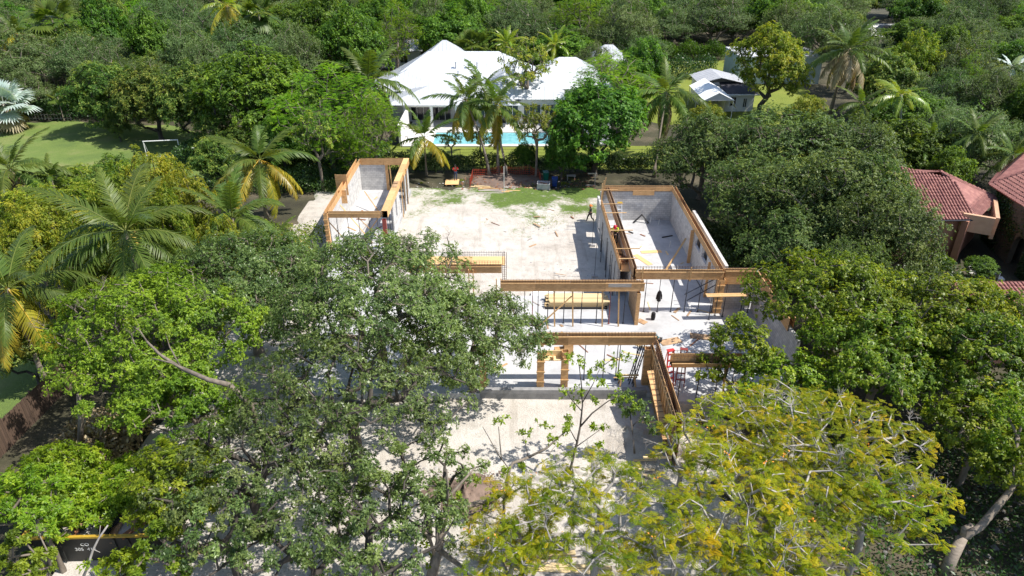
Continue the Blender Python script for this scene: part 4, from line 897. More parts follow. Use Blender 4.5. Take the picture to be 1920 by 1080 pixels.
sd = thing('satellite_dish', 'small white satellite dish at the corner of the pale blue house', 'satellite dish', (38.3, 121.1, 4.6)); MB().tube([(0, 0, 0), (0, 0, .7)], .05, 6).build('mast', M['steel'], sd)
o = MB().lathe([(.02, 0), (.35, .06), (.62, .2), (.64, .2), (.36, .03), (.02, -.03)], n=16).build('dish', M['white'], sd); o.location = (-.1, -.1, .9); o.rotation_euler = (1.0, -.3, 0)
# red tiled houses at the right edge
th = thing('tiled_house', 'terracotta house with a red barrel tile hip roof at the right', 'house', (0, 0, 0))
tile_roof(th, [[(32.4, 53.2, 4.0), (38.9, 53.4, 4.0), (38.6, 57.6, 6.0), (34.4, 59.2, 6.0)], [(38.9, 53.4, 4.0), (43.6, 58.2, 4.0), (38.6, 59.7, 6.0), (38.6, 57.6, 6.0)], [(43.6, 58.2, 4.0), (40.5, 65.4, 4.0), (38.6, 59.7, 6.0)], [(32.4, 65.4, 4.0), (32.4, 53.2, 4.0), (34.4, 59.2, 6.0)], [(40.5, 65.4, 4.0), (32.4, 65.4, 4.0), (34.4, 59.2, 6.0), (38.6, 59.7, 6.0)]], M['tile'])
MB().prism([(32.9, 53.8), (38.5, 53.9), (42.8, 58.4), (40, 64.8), (32.9, 64.8)], 0, 3.95).build('wall', M['stucco'], th)
MB().tube([(32.5, 53.1, 3.93), (38.95, 53.3, 3.93)], .07, 6).build('gutter', M['dark_roof'], th)
MB().tube([(36.2, 53.7, 0), (36.2, 53.7, 3.9)], .06, 6).build('downpipe', M['stucco'], th)
MB().prism([(38.0, 53.0), (38.5, 53.5), (38.2, 53.9), (37.7, 53.4)], 0, 3.9).build('pilaster', M['stucco'], th)
bl = thing('roof_terrace', 'peach parapet terrace with three dark slots between the tiled houses', 'terrace', (40.2, 52.6, 0), 1.06)
MB().span((0, .15, 2.9), (4.6, 2.6, 3.3)).build('floor', M['stucco_light'], bl)
b = MB().span((0, 0, 2.5), (4.6, .3, 3.25)).span((0, 0, 4.05), (4.6, .3, 4.4))
for x in (0, 1.35, 2.7, 4.0): b.span((x, .003, 3.25), (x+.6, .297, 4.05))
b.build('parapet', M['stucco_light'], bl); MB().span((0, 2.6, 2.9), (4.6, 2.9, 4.4)).build('rear_parapet', M['stucco_light'], bl); MB().span((-.3, .3, 2.9), (0, 2.6, 4.4)).build('end_parapet', M['stucco_light'], bl)
for x in (.6, 1.95, 3.3): MB().span((x+.002, .14, 3.252), (x+.74, .22, 4.048)).build('slot_panel', M['dark_roof'], bl)  # dark panel filling each slot of the parapet
iv = thing('ivy_house', 'dark creeper-stained house with a red tile roof and an arched opening at the right edge', 'house', (0, 0, 0))
tile_roof(iv, [[(47, 63.5, 5.0), (42.9, 58.9, 5.0), (48, 58.6, 7.2), (48.5, 63, 7.2)], [(42.9, 58.9, 5.0), (42.6, 53.2, 5.0), (48, 55, 7.2), (48, 58.6, 7.2)], [(42.6, 53.2, 5.0), (52, 51.5, 5.0), (48, 55, 7.2)]], M['tile'])
b = MB(); A = Vector((43.4, 58.2, 0)); Bp = Vector((41.6, 48.6, 0))
d = (Bp-A).normalized(); n2 = Vector((-d.y, d.x, 0)); Lw = (Bp-A).length
prof = [(0, 0), (5.2, 0)]+[(6.2-1.0*math.cos(t), 1.9+1.0*math.sin(t)) for t in np.linspace(0, math.pi, 9)]+[(7.2, 0), (Lw, 0), (Lw, 4.95), (0, 4.95)]
v0 = [A+d*p[0]+Vector((0, 0, p[1])) for p in prof]; v1 = [p+n2*.4 for p in v0]; k = len(prof)
b.add(v0+v1, [tuple(range(k)), tuple(range(k, 2*k))[::-1]]+[(i, k+i, k+(i+1) % k, (i+1) % k) for i in range(k)]); b.build('wall', M['ivy_wall'], iv)
MB().prism([(44.4, 58.4), (42.6, 48.6), (54, 47), (54, 62)], 0, 4.9).build('inner_wall', M['ivy_wall'], iv)
gf = np.random.default_rng(61); k = 9000; s = gf.uniform(0, Lw, k); z = gf.random(k)*4.8; keep = (np.sin(s*.9+1)+np.sin(z*1.3+s)+gf.normal(size=k)*.8 > .0) & ~((s > 5.1) & (s < 7.3) & (z < 3)); s, z = s[keep], z[keep]
P = np.array(A)[None]+np.array(d)[None]*s[:, None]-np.array(n2)[None]*(.03+.12*gf.random(len(s)))[:, None]; P[:, 2] = z
v, q, t = leaf_quads(P, gf.normal(size=P.shape)+np.array([0, 0, -.6]), nrm(np.tile(-np.array(n2), (len(P), 1))+gf.normal(size=P.shape)*.4), .16, .13, .1, np.clip(gf.normal(.35, .2, len(P)), 0, 1)); link('ivy', qmesh('ivy', v, q, M['hedge'], t), iv)['kind'] = 'stuff'
fr = thing('tiled_lodge', 'low building with a pink-red tiled roof behind the bright trees at the right', 'house', (0, 0, 0))
tile_roof(fr, [[(29.6, 37.6, 3.0), (40, 37.4, 3.0), (40, 42.3, 4.0), (30.4, 42.3, 4.0)], [(40, 43.9, 2.9), (30, 43.9, 2.9), (30.4, 42.3, 4.0), (40, 42.3, 4.0)]], M['tile'])
MB().span((30.4, 38.2, 0), (39.8, 43.5, 2.85)).build('wall', M['stucco'], fr)
for i in range(3): solid('entry_steps', M['pave'], ((38.2+i*.3, 51.0+i*.55, 0), (40.6, 51.55+i*.55-.003, .12+i*.12)))
for i, (x, y) in enumerate(((38.9, 50.3), (39.7, 49.6))):
    r = thing('garden_chair', ['pale garden chair in the passage between the tiled houses, left one', 'pale garden chair in the passage between the tiled houses, right one'][i], 'chair', (x, y, 0), .4+i)
    MB().box((0, 0, .45), (.5, .5, .05)).build('seat', M['white'], r); MB().box((0, .24, .72), (.5, .05, .5)).build('backrest', M['white'], r)
    for sx in (-.22, .22):
        for sy in (-.22, .22): MB().box((sx, sy, .21), (.04, .04, .42)).build('leg', M['white'], r)
# ---------------------------------------------------------------- palms
FR = {}
def frond_mesh(L, np_, leaf, arch, m, droop, wid, seed):
    key = (L, np_, leaf, arch, m, droop, wid, seed)
    if key in FR: return FR[key]
    g = np.random.default_rng(seed+40); n = 16; th = 0.0; p = np.zeros(3); pts = [p.copy()]
    sw = g.normal()*.12
    for i in range(n):
        th = -arch*((i+1)/n)**1.4; p = p+np.array([math.cos(th), sw*(i/n)**2, math.sin(th)])*L/n; pts.append(p.copy())
    pts = np.array(pts); S = np.linspace(0, 1, n+1)
    t = np.linspace(.16, .985, np_); c = np.stack([np.interp(t, S, pts[:, k]) for k in range(3)], 1)
    tg = nrm(np.stack([np.interp(t+.02, S, pts[:, k], right=pts[-1, k]+.0) for k in range(3)], 1)-np.stack([np.interp(t-.02, S, pts[:, k]) for k in range(3)], 1)+1e-5)
    side = np.array([0, 1., 0]); up = nrm(np.cross(tg, np.tile(side, (np_, 1))))
    up *= np.where(up[:, 2:3] < 0, -1, 1) if False else 1
    prof = np.sin(np.pi*np.clip(.22+.74*t, 0, 1))**.7*leaf; vs, qs, ts, k = [], [], [], 0
    for sg in (-1, 1):
        d = nrm(np.tile(side*sg, (np_, 1))*(1-.35*t[:, None])+tg*(.45+.5*t[:, None])+g.normal(size=(np_, 3))*.09); ll = prof*g.uniform(.82, 1.12, np_)
        a = c; b = a+d*ll[:, None]*.5-np.array([0, 0, 1.])*(droop*.16*ll)[:, None]+up*.05*ll[:, None]
        e = b+d*ll[:, None]*(.5-.22*droop)-np.array([0, 0, 1.])*(droop*.5*ll*g.uniform(.7, 1.3, np_))[:, None]
        w = (tg*wid)
        V = np.stack([a-w*.5, a+w*.5, b+w*.62, b-w*.62, e+w*.12, e-w*.12], 1).reshape(-1, 3); i = np.arange(np_)*6+k
        qs.append(np.stack([i, i+1, i+2, i+3], 1)); qs.append(np.stack([i+3, i+2, i+4, i+5], 1)); vs.append(V); k += len(V)
        tt = np.clip(g.normal(.45, .14, np_), 0, 1); ts.append(np.stack([tt-.1, tt-.1, tt, tt, tt+.22, tt+.22], 1).ravel())
    # rachis: a tapering flattened stalk
    for i in range(n):
        r0, r1 = .045*L/4.5*(1-.85*S[i]), .045*L/4.5*(1-.85*S[i+1]); A, B = pts[i], pts[i+1]; y = np.array([0, 1., 0]); z = np.array([0, 0, 1.])
        V = np.array([A-y*r0, A+z*r0*.7, A+y*r0, A-z*r0*.7, B-y*r1, B+z*r1*.7, B+y*r1, B-z*r1*.7]); vs.append(V); qs.append(np.array([[0, 1, 5, 4], [1, 2, 6, 5], [2, 3, 7, 6], [3, 0, 4, 7]])+k); ts.append(np.full(8, .98)); k += 8
    FR[key] = qmesh('frond', np.concatenate(vs), np.concatenate(qs), M[m], np.clip(np.concatenate(ts), 0, 1)); return FR[key]
def fan_mesh(R, m, seed, seg=26, stalk=1.0):
    key = ('fan', R, m, seed)
    if key in FR: return FR[key]
    g = np.random.default_rng(seed+80); vs, qs, ts = [], [], []; k = 0; c = np.array([stalk, 0, 0])
    for i in range(seg):
        a = -2.1+4.2*i/(seg-1); d = np.array([math.cos(a), math.sin(a), .12*math.cos(a*2)]); s = np.array([-math.sin(a), math.cos(a), 0]); L = R*(1-.18*abs(a)/2.1)*g.uniform(.92, 1.06); w = R*.085
        V = np.array([c, c+d*L*.55-s*w+np.array([0, 0, .03]), c+d*L*.55+s*w+np.array([0, 0, .03]), c+d*L-np.array([0, 0, .22*R*g.uniform(.5, 1.3)])]); vs.append(V); qs.append(np.array([[0, 1, 3, 2]])+k); k += 4; tt = g.uniform(.3, .65); ts.append([tt-.1, tt, tt, tt+.25])
    V = np.array([(0, -.03, 0), (0, .03, 0), (stalk, .02, 0), (stalk, -.02, 0)], dtype=float); vs.append(V); qs.append(np.array([[0, 1, 2, 3]])+k); ts.append([.8]*4)
    FR[key] = qmesh('frond', np.concatenate(vs), np.concatenate(qs), M[m], np.clip(np.concatenate(ts), 0, 1)); return FR[key]
def palm(label, x, y, z, L, n=18, base=None, m='palm', old=None, dry=0, pairs=34, r=.16, group=None, style='coconut', nuts=0, trunk='palm_trunk', seed=0, up=75, down=-45, leaf=None, droop=.9):
    """a palm: curved trunk from base to the crown at (x, y, z), every frond an object of its own"""
    g = random.Random(seed*7+3); bx, by = base or (x, y); t = thing('palm_tree', label, 'palm tree', (bx, by, 0), 0, group); top = Vector((x-bx, y-by, z))
    pts = [Vector((top.x*(k/8)**1.5, top.y*(k/8)**1.5, top.z*k/8)) for k in range(9)]; pts[0].z = -.1
    MB().tube(pts, [r*(1.45-.55*min(1, k/3)-.05*k/3) if k < 3 else r*(.9-.03*k) for k in range(9)], 9).build('trunk', M[trunk], t, True)
    leaf = leaf or L*.2; wid = L*.82/pairs*(1.12 if pairs < 50 else .95); az = g.uniform(0, 6.28)
    for k in range(n):
        f = k/(n-1); el = up-(up-down)*f**.85+g.uniform(-7, 7); az += 2.4+g.uniform(-.25, .25); mm = m
        if old and f > .62: mm = old
        if dry and k >= n-dry: mm = 'palm_dry'; el = -58+g.uniform(-14, 8)
        if style == 'fan': me = fan_mesh(round(L*.55, 2), mm, k % 3, stalk=L*.45)
        else:
            arch = [.7, 1.2, 1.55][min(2, int(f*3))] if el > 0 else .8; me = frond_mesh(L, pairs, round(leaf, 2), arch, mm, droop*[.5, .9, 1.15][min(2, int(f*3))], round(wid, 3), k % 3)
        o = link('frond', me, t); s = g.uniform(.85, 1.08)*(.75 if f < .12 else 1); o.scale = (s, s, s); o.location = top+Vector((math.cos(az), math.sin(az), 0))*r*.4+Vector((0, 0, g.uniform(-.1, .12)))
        o.rotation_euler = Euler((g.uniform(-.25, .25), -R_(el), az))
    cn = None
    for k in range(nuts):
        a = g.uniform(0, 6.28); rr = g.uniform(.3, .6)
        if cn is None: cn = MB().lathe([(.02, -.19), (.11, -.13), (.15, 0), (.12, .12), (.03, .19)], n=8).mesh('coconut', M['coconut'])
        o = link('coconut', cn, t); o.location = top+Vector((math.cos(a)*rr, math.sin(a)*rr, -.35-g.uniform(0, .75))); o.rotation_euler = (g.uniform(-.6, .6), g.uniform(-.6, .6), 0)
    return t
palm('large coconut palm with a cluster of yellow coconuts at the left of the site', -24.44, 40, 8.99, 6.0, n=18, pairs=56, nuts=14, r=0.2, seed=4, up=74, down=-26, droop=0.75, leaf=1.15)
palm('tall coconut palm with yellowing lower fronds behind the far left room', -23.45, 62, 6.24, 5.35, n=20, pairs=44, old='palm_yellow', seed=2, up=80, down=-50, r=0.2, base=(-23.24, 60.46))
palm('young upright coconut palm below the yellowing one', -21.9, 50, 5.58, 4.67, n=14, pairs=44, seed=3, up=82, down=5, droop=0.7)
palm('small low coconut palm at the left edge of the site dirt', -19.71, 53, 2.74, 3.14, n=9, pairs=34, old='palm_yellow', seed=31, up=60, down=-20)
palm('coconut palm with dried brown fronds at the left edge beside the lawn', -45.51, 60, 6.0, 5.8, n=22, pairs=44, dry=5, seed=5)
palm('small young palm on the left lawn beside the dried one', -42.77, 61, 4.78, 2.57, n=9, pairs=26, seed=6, up=78, down=20)
palm('dark coconut palm at the left edge with one hanging yellow frond', -29.19, 35, 7.6, 4.94, n=22, pairs=56, old='palm_yellow', seed=7, up=80, down=-65, leaf=1.0)
palm('coconut palm with drooping pale fronds at the left end of the white roof', -16.73, 82, 9.17, 6.82, n=20, pairs=34, seed=8)
palm('small coconut palm between the far left room and the pool', -9.61, 74, 4.75, 4.54, n=14, pairs=32, seed=9, old='palm_yellow', r=0.11, up=85, down=-40, base=(-9.71, 74.98))
palm('coconut palm leaning left, left one of the cluster before the pool', -5.19, 77, 8.24, 4.83, n=19, pairs=34, seed=10, old='palm_yellow', r=0.15, down=-70, base=(-2.54, 74.63))
palm('coconut palm with drooping fronds, middle one of the cluster before the pool', -1.77, 77, 7.65, 5.09, n=20, pairs=34, seed=11, old='palm_yellow', r=0.15, down=-75, base=(-1.58, 75.34))
palm('coconut palm leaning over from the right, back one of the cluster before the pool', -3.34, 80, 8.72, 4.62, n=17, pairs=34, seed=12, r=0.14, down=-50, base=(-0.6, 74.63))
palm('coconut palm at the right of the bright spreading tree', 17.67, 80, 8.3, 5.36, n=22, pairs=34, seed=13, dry=3, r=0.16, down=-62, base=(16.07, 74.63))
palm('tall coconut palm with brown drying fronds rising over the leafy mass', 45.9, 98, 9.82, 5.95, n=24, pairs=34, seed=14, old='palm_dry', r=0.22, up=85, down=-62, base=(46.7, 101.24))
palm('smooth trunked palm with bright arching fronds above the leafy mass', 43.47, 78, 8.41, 3.69, n=11, pairs=30, m='king', seed=15, up=60, down=-25, trunk='king_trunk', r=0.18, leaf=0.9, droop=1.1, base=(46.28, 80.62))
palm('dark low palm beside the smooth trunked one', 42.27, 84, 5.89, 3.74, n=14, pairs=28, seed=16, down=-40)
palm('coconut palm behind the red tiled roof, nearest its ridge', 45.82, 67, 7.29, 3.57, n=18, pairs=32, seed=17, down=-45)
palm('dark palm at the right edge above the second red roof', 47.95, 64, 5.99, 3.67, n=18, pairs=32, seed=18, dry=4, down=-55)
palm('slender clumping palm between the smooth trunked palm and the tiled roof, left one', 41.18, 70, 5.39, 2.87, n=10, pairs=26, seed=19, r=0.08, up=80, down=0)
palm('slender clumping palm between the smooth trunked palm and the tiled roof, right one', 43.97, 71, 5.82, 3.12, n=11, pairs=26, seed=20, r=0.08, up=80, down=-10)
palm('slender clumping palm in the middle between its two slender neighbours', 42.07, 69, 4.74, 2.63, n=9, pairs=26, seed=21, r=0.08, up=80, down=0)
palm('silvery palm among the dark oaks near the right edge', 70.23, 100, 7.1, 3.59, n=14, pairs=24, seed=22, m='palm_blue')
palm('yellow-green coconut palm at the upper left corner', -77.61, 114, 9.42, 5.51, n=15, pairs=26, seed=23, old='palm_yellow')
palm('second palm right of the yellow-green one at the upper left corner', -74.45, 119, 10.61, 5.01, n=14, style='fan', seed=24)
palm('yellowish coconut palm at the top edge above the widest grey oak', -45.76, 119, 12.87, 5.3, n=15, pairs=26, seed=25, m='king', old='palm_yellow')
palm('fan palm at the top edge right of the yellowish coconut palm', -40.2, 117, 12.16, 3.88, n=14, style='fan', seed=26)
palm('grey-green fan palm behind the white roof ridge', -6.54, 118, 6.65, 4.01, n=18, style='fan', seed=27)
palm('yellow-green feather palm behind the white roof, right of the fan palm', -0.87, 118, 7.15, 3.83, n=18, pairs=26, seed=28, m='king', up=85, down=-25)
palm('feather palm behind the yellow-leaved open tree', 6.96, 118, 6.98, 3.66, n=16, pairs=26, seed=29, m='king', up=85, down=-25)
palm('silver-blue fan palm with a skirt of dry leaves at the left edge of the lawn', -68.16, 93, 3.63, 4.43, n=26, style='fan', seed=30, m='palm_blue', dry=6, up=85, down=-50, r=0.3)
palm('thin leaning palm with a small dark crown at the edge of the left lawn', -63.84, 98, 3.35, 1.65, n=8, style='fan', seed=32, r=0.09, base=(-63.65, 97.53))
# ---------------------------------------------------------------- trees
NAMED = [
('mango', -53.82, 92, 9.55, 5.48, 'dense mango tree with yellowish outer leaves beside the leaning thin palm'),
('mango', -46.06, 89, 9.99, 5.48, 'dome shaped mango tree left of the football goal, taller than the bush beside it'),
('mango', -39.32, 86.5, 10.6, 5.8, 'broad mango tree directly behind the white football goal'),
('ficus', -30.3, 84, 13.1, 7.42, 'large dense rounded tree with bright leaf rosettes right behind the football goal'),
('feather', -20.43, 76, 12.26, 6.24, 'bright green feathery tree left of the white-roofed house'),
('feather', -14.8, 72, 10.27, 3.56, 'low bright green feathery tree behind the left plywood-topped room'),
('sparse', -20.24, 70, 8.87, 3.24, 'pale leaved slender tree beside the tall yellowing palm'),
('mango', -34.37, 80, 5.66, 3.72, 'low leafy bush right of the football goal post'),
('mango', -50.89, 88, 4.21, 1.7, 'small bush in the shade at the far left edge of the lawn'),
('lime', -28.54, 52, 10.95, 3.08, 'yellow-green fruit tree behind the large coconut palm'),
('lime', -25.19, 50, 10.25, 2.6, 'yellow-green fruit tree between the large coconut palm and the yellowing palm'),
('lime', -41.7, 56, 6.12, 3.87, 'yellow-green bush at the lower edge of the left lawn beside the dried palm'),
('lime', -37.93, 57, 6.09, 3.24, 'yellow-green bush at the lower edge of the left lawn, right of the small young palm'),
('lime', -34.41, 58, 8.05, 3.0, 'yellow-green bush between the left lawn and the large coconut palm'),
('mango', -30.42, 36, 5.38, 2.43, 'dark leafy tree under the hanging yellow frond at the left edge'),
('lime', -43.15, 64, 5.03, 3.85, 'yellow-green bush standing on the left lawn behind the small young palm'),
('mango', -38.45, 64, 6.2, 3.31, 'rounded bush at the near edge of the left lawn'),
('mango', -31.97, 72, 5.53, 3.11, 'rounded bush between the football goal and the yellowing palm'),
('lime', -34.42, 47, 9.47, 3.63, 'yellow-green fruit tree left of the large coconut palm'),
('lime', -28.91, 43, 9.08, 2.86, 'bright yellow-green bush below the fronds of the large coconut palm'),
('lime', -34.22, 44, 8.47, 2.56, 'yellow-green bush at the left edge above the hanging yellow frond'),
('lime', -24.7, 46, 9.85, 2.25, 'light green bush under the right fronds of the large coconut palm'),
('lime', -21.38, 46, 7.83, 2.1, 'low light green bush in front of the upright young coconut palm'),
('sparse', 2.13, 97, 11.63, 4.63, 'open crowned tree with yellow leaves and twisting grey limbs before the white roof'),
('sparse', 2.74, 74.5, 8.57, 3.0, 'small yellow-green tree on two pale stems in front of the pool'),
('feather', 13.64, 92, 10.48, 6.82, 'bright green spreading tree right of the white-roofed house'),
('ficus', 9.32, 75, 11.25, 6.35, 'broad dark tree with a bent trunk at the right end of the pool'),
('ficus', 18.67, 100, 11.57, 4.03, 'round dark green tree above the bright spreading tree'),
('sparse', -7.1, 79, 4.38, 1.54, 'thin young tree in front of the left end of the pool'),
('sparse', -3.7, 79, 4.69, 1.54, 'thin young tree beside the leaning palm trunks before the pool'),
('ficus', 5.45, 73, 6.79, 2.41, 'small dark tree in front of the middle of the pool'),
('ficus', 1.5, 76.2, 3.85, 1.32, 'little dark bush tree under the yellow-green tree on two stems'),
('feather', -19.02, 118, 13.77, 4.65, 'light yellow-green tree behind the left corner of the white roof'),
('ficus', -24.02, 108, 14.53, 5.81, 'tall blue-green tree left behind the white roof'),
('ficus', -29.6, 116, 16.29, 6.17, 'very dark tree behind the tall blue-green tree'),
('oak', -15.0, 132, 14.38, 5.62, 'grey-green oak behind the peak of the white roof'),
('ficus', -7.63, 134, 13.75, 4.29, 'dark tiered tree behind the white roof ridge'),
('oak', 0.47, 131, 13.18, 7.01, 'wide grey-green oak over the dark gap behind the white roof'),
('feather', 11.89, 134, 14.19, 6.18, 'yellow-green tree top at the upper edge behind the right end of the white roof'),
('oak', 20.06, 128, 13.92, 6.84, 'olive oak above the round dark green tree'),
('oak', 12.74, 112, 9.1, 3.29, 'small grey twiggy oak before the far white gable'),
('oak', -72.27, 108, 9.36, 6.75, 'grey-green oak behind the silver fan palm'),
('oak', -65.02, 112, 10.27, 5.72, 'grey twiggy oak above the leaning pole'),
('ficus', -56.58, 114, 13.31, 4.1, 'bright round tree standing out among the grey oaks at upper left'),
('ficus', -72.05, 128, 13.92, 4.56, 'dark tree top beside the palms at upper left'),
('oak', -49.36, 110, 12.45, 5.18, 'grey oak right of the bright round tree at upper left'),
('oak', -39.87, 106, 13.12, 6.52, 'widest grey-green oak above the dense rounded tree'),
('oak', -30.94, 103, 13.38, 4.47, 'grey-green oak left of the tall blue-green tree'),
('oak', -69.06, 99, 6.93, 4.08, 'dark grey-green tree directly above the silver fan palm'),
('lime', 36.09, 101, 12.95, 6.42, 'round olive tree in front of the pale blue house'),
('lime', 58.23, 103, 11.83, 4.13, 'bright yellow tinged tree below the parked vehicle'),
('feather', 62.86, 97, 9.79, 2.16, 'small bright green pine-like crown among the dark oaks'),
('feather', 56.37, 105, 9.85, 3.09, 'green tree left of the bright yellow tinged tree'),
('lime', 37.51, 88, 6.56, 2.68, 'yellow-green bush between the white canopy and the tall brown-fronded palm'),
('lime', 26.39, 93, 3.99, 2.5, 'bright low bush before the white canopy'),
('oak', 31.86, 148, 9.92, 5.84, 'dark oak over the shade left of the pale blue house'),
('oak', 41.61, 150, 12.17, 8.0, 'dark oak behind the small grass clearing'),
('oak', 52.34, 122, 13.73, 6.11, 'olive oak behind the tall brown-fronded palm'),
('bigficus', 19.66, 68, 9.39, 5.77, 'dark green tree right of the walled room, left end of the big leafy mass'),
('bigficus', 25.81, 66, 10.67, 6.83, 'dark green tree forming the top of the big leafy mass below the white canopy'),
('bigficus', 32.66, 64, 10.08, 6.19, 'dark green tree of the leafy mass below the tall brown-fronded palm'),
('bigficus', 21.75, 57, 8.61, 5.44, 'dark green tree whose crown leans over the right block wall'),
('bigficus', 26.44, 53, 10.34, 6.3, 'broadest dark green tree of the leafy mass, left of the red tiled roof'),
('bigficus', 28.93, 52, 10.23, 3.93, 'dark green tree hiding the left end of the red tiled roof'),
('bigficus', 27.92, 47, 9.47, 4.4, 'dark green tree overhanging the eave of the red tiled roof'),
('bigficus', 22.14, 49.5, 6.59, 4.31, 'low dark green tree behind the corner of the plywood beams'),
('bigficus', 22.45, 41.5, 8.01, 2.98, 'low dark green tree at the right end of the site behind the bright tree'),
('ficus', -26.22, 77, 6.46, 3.87, 'dense tree between the yellowing palm and the football goal'),
('feather', -17.42, 73.5, 6.83, 3.43, 'low feathery tree touching the back left corner of the far left room'),
('mango', -31.23, 77, 5.26, 3.3, 'bushy tree behind the yellowing palm'),
('ficus', 41.58, 63, 7.45, 2.49, 'bushy green tree rising behind the red tiled roof ridge'),
('ficus', 38.25, 50, 2.23, 1.29, 'dark shrub beside the arched opening of the ivy wall')]
FG = [
('foreficus', -7.99, 35, 10.98, 6.36, 'large grey-green tree hiding the left half of the building site'),
('foreficus', -17.18, 39, 8.97, 6.94, 'grey-green tree behind the coconut palm side of the site, left of the largest one'),
('forelight', -19.86, 32, 9.9, 5.87, 'lighter green tree below the large coconut palm with a bare grey limb'),
('foreficus', -2.45, 34.5, 7.17, 5.06, 'grey-green tree whose right edge touches the front plywood beam'),
('foreopen', -8.1, 27.5, 8.86, 6.58, 'open grey-green tree with dark upright trunks before the pale gravel'),
('foreopen', -12.06, 23.5, 7.34, 5.1, 'open grey-green tree at the bottom edge right of the dumpster'),
('foreopen', -8.53, 20.2, 6.42, 3.2, 'open grey-green crown at the bottom edge left of the low one'),
('foreopen', -12.39, 21, 6.21, 3.07, 'open grey-green crown just right of the spreading light green bush'),
('foreopen', -4.02, 23.5, 6.13, 3.07, 'thin crowned grey-green tree left of the soil heap'),
('forefeather', 0.54, 20.5, 6.41, 2.47, 'sparse yellow crown over the left stack of boards'),
('foreopen', -5.83, 20, 7.34, 3.96, 'low open tree at the bottom edge over the dusty drive'),
('forelight', -16.69, 28, 6.63, 3.18, 'bright green bushy tree under the bare grey limb'),
('forelime', -21.9, 25, 3.97, 2.93, 'fresh light green bush overhanging the black dumpster'),
('forelime', -20.05, 23.4, 2.99, 1.86, 'fresh light green bush leaning over the scrap in the dumpster'),
('forelime', -18.51, 25.2, 3.2, 2.2, 'light green bush right of the scrap timber'),
('forelime', -20.62, 21.5, 6.46, 2.11, 'fresh light green bush at the left edge above the dumpster'),
('forelight', -21.2, 20.4, 2.28, 1.26, 'low green bush hiding the left end of the dumpster front'),
('forelime', -16.81, 20.4, 2.62, 1.26, 'low light green bush at the bottom edge before the dumpster lettering end'),
('forelight', -14.39, 19.3, 5.61, 1.26, 'green bush at the bottom edge hiding the right end of the dumpster'),
('forelime', -15.09, 22.5, 6.42, 2.63, 'spreading light green bush between the scrap planks and the dusty drive'),
('forelight', -19.29, 18.8, 6.02, 1.13, 'dark green low bush in front of the dumpster'),
('forebright', 20.37, 37, 8.6, 5.57, 'bright green tree with drooping leaf clusters right of the site'),
('forebright', 29.46, 36, 6.75, 3.66, 'bright green tree before the right end of the lower red tiled roof'),
('forebright', 25.45, 35, 8.12, 5.06, 'bright green tree in front of the lower red tiled roof'),
('forebright', 13.14, 33.5, 6.63, 2.57, 'small bright green crown leaning over the site beside the short plywood beam'),
('forebright', 21.08, 32.5, 7.31, 4.83, 'bright green tree with a visible grey limb in its middle'),
('forebright', 15.25, 31.5, 5.35, 3.37, 'bright green crown just above the yellow feathery trees'),
('forebright', 25.8, 31, 7.89, 4.21, 'bright green tree cut by the right edge of the picture'),
('forebright', 27.09, 24.5, 6.2, 5.1, 'added bright green tree past the right edge, shading the leaning bare trunk'),  # added mostly out of view, to cast shade on the ground below
('forebright', 23.68, 27, 6.08, 3.12, 'shaded green crown above the leaning bare trunk'),
('forefeather', 7.84, 24, 6.77, 1.78, 'small yellow-green crown covering the near end of the long plywood wall'),
('forefeather', 11.81, 26, 5.97, 4.06, 'yellow-green feathery tree touching the end of the long plywood wall'),
('forefeather', 3.53, 20, 7.48, 3.43, 'yellow feathery tree over the stacked boards at the bottom edge'),
('forefeather', 13.62, 23, 7.76, 4.99, 'widest yellow-green feathery tree with bare white twigs'),
('forefeather', 8.96, 19.5, 7.69, 3.36, 'yellow feathery tree with white twigs at the bottom edge'),
('forefeather', -0.1, 18.6, 6.24, 2.13, 'small yellow feathery crown beside the bare forked trunk'),
('forefeather', 10.7, 18.2, 6.83, 3.27, 'yellow-green feathery tree at the very bottom right of the stacked boards'),
('forefeather', 5.93, 18, 6.63, 2.57, 'small yellow feathery crown at the bottom edge over the stacked boards'),
('forefeather', 14.8, 20.5, 7.42, 2.96, 'green feathery tree left of the leaning bare trunk')]
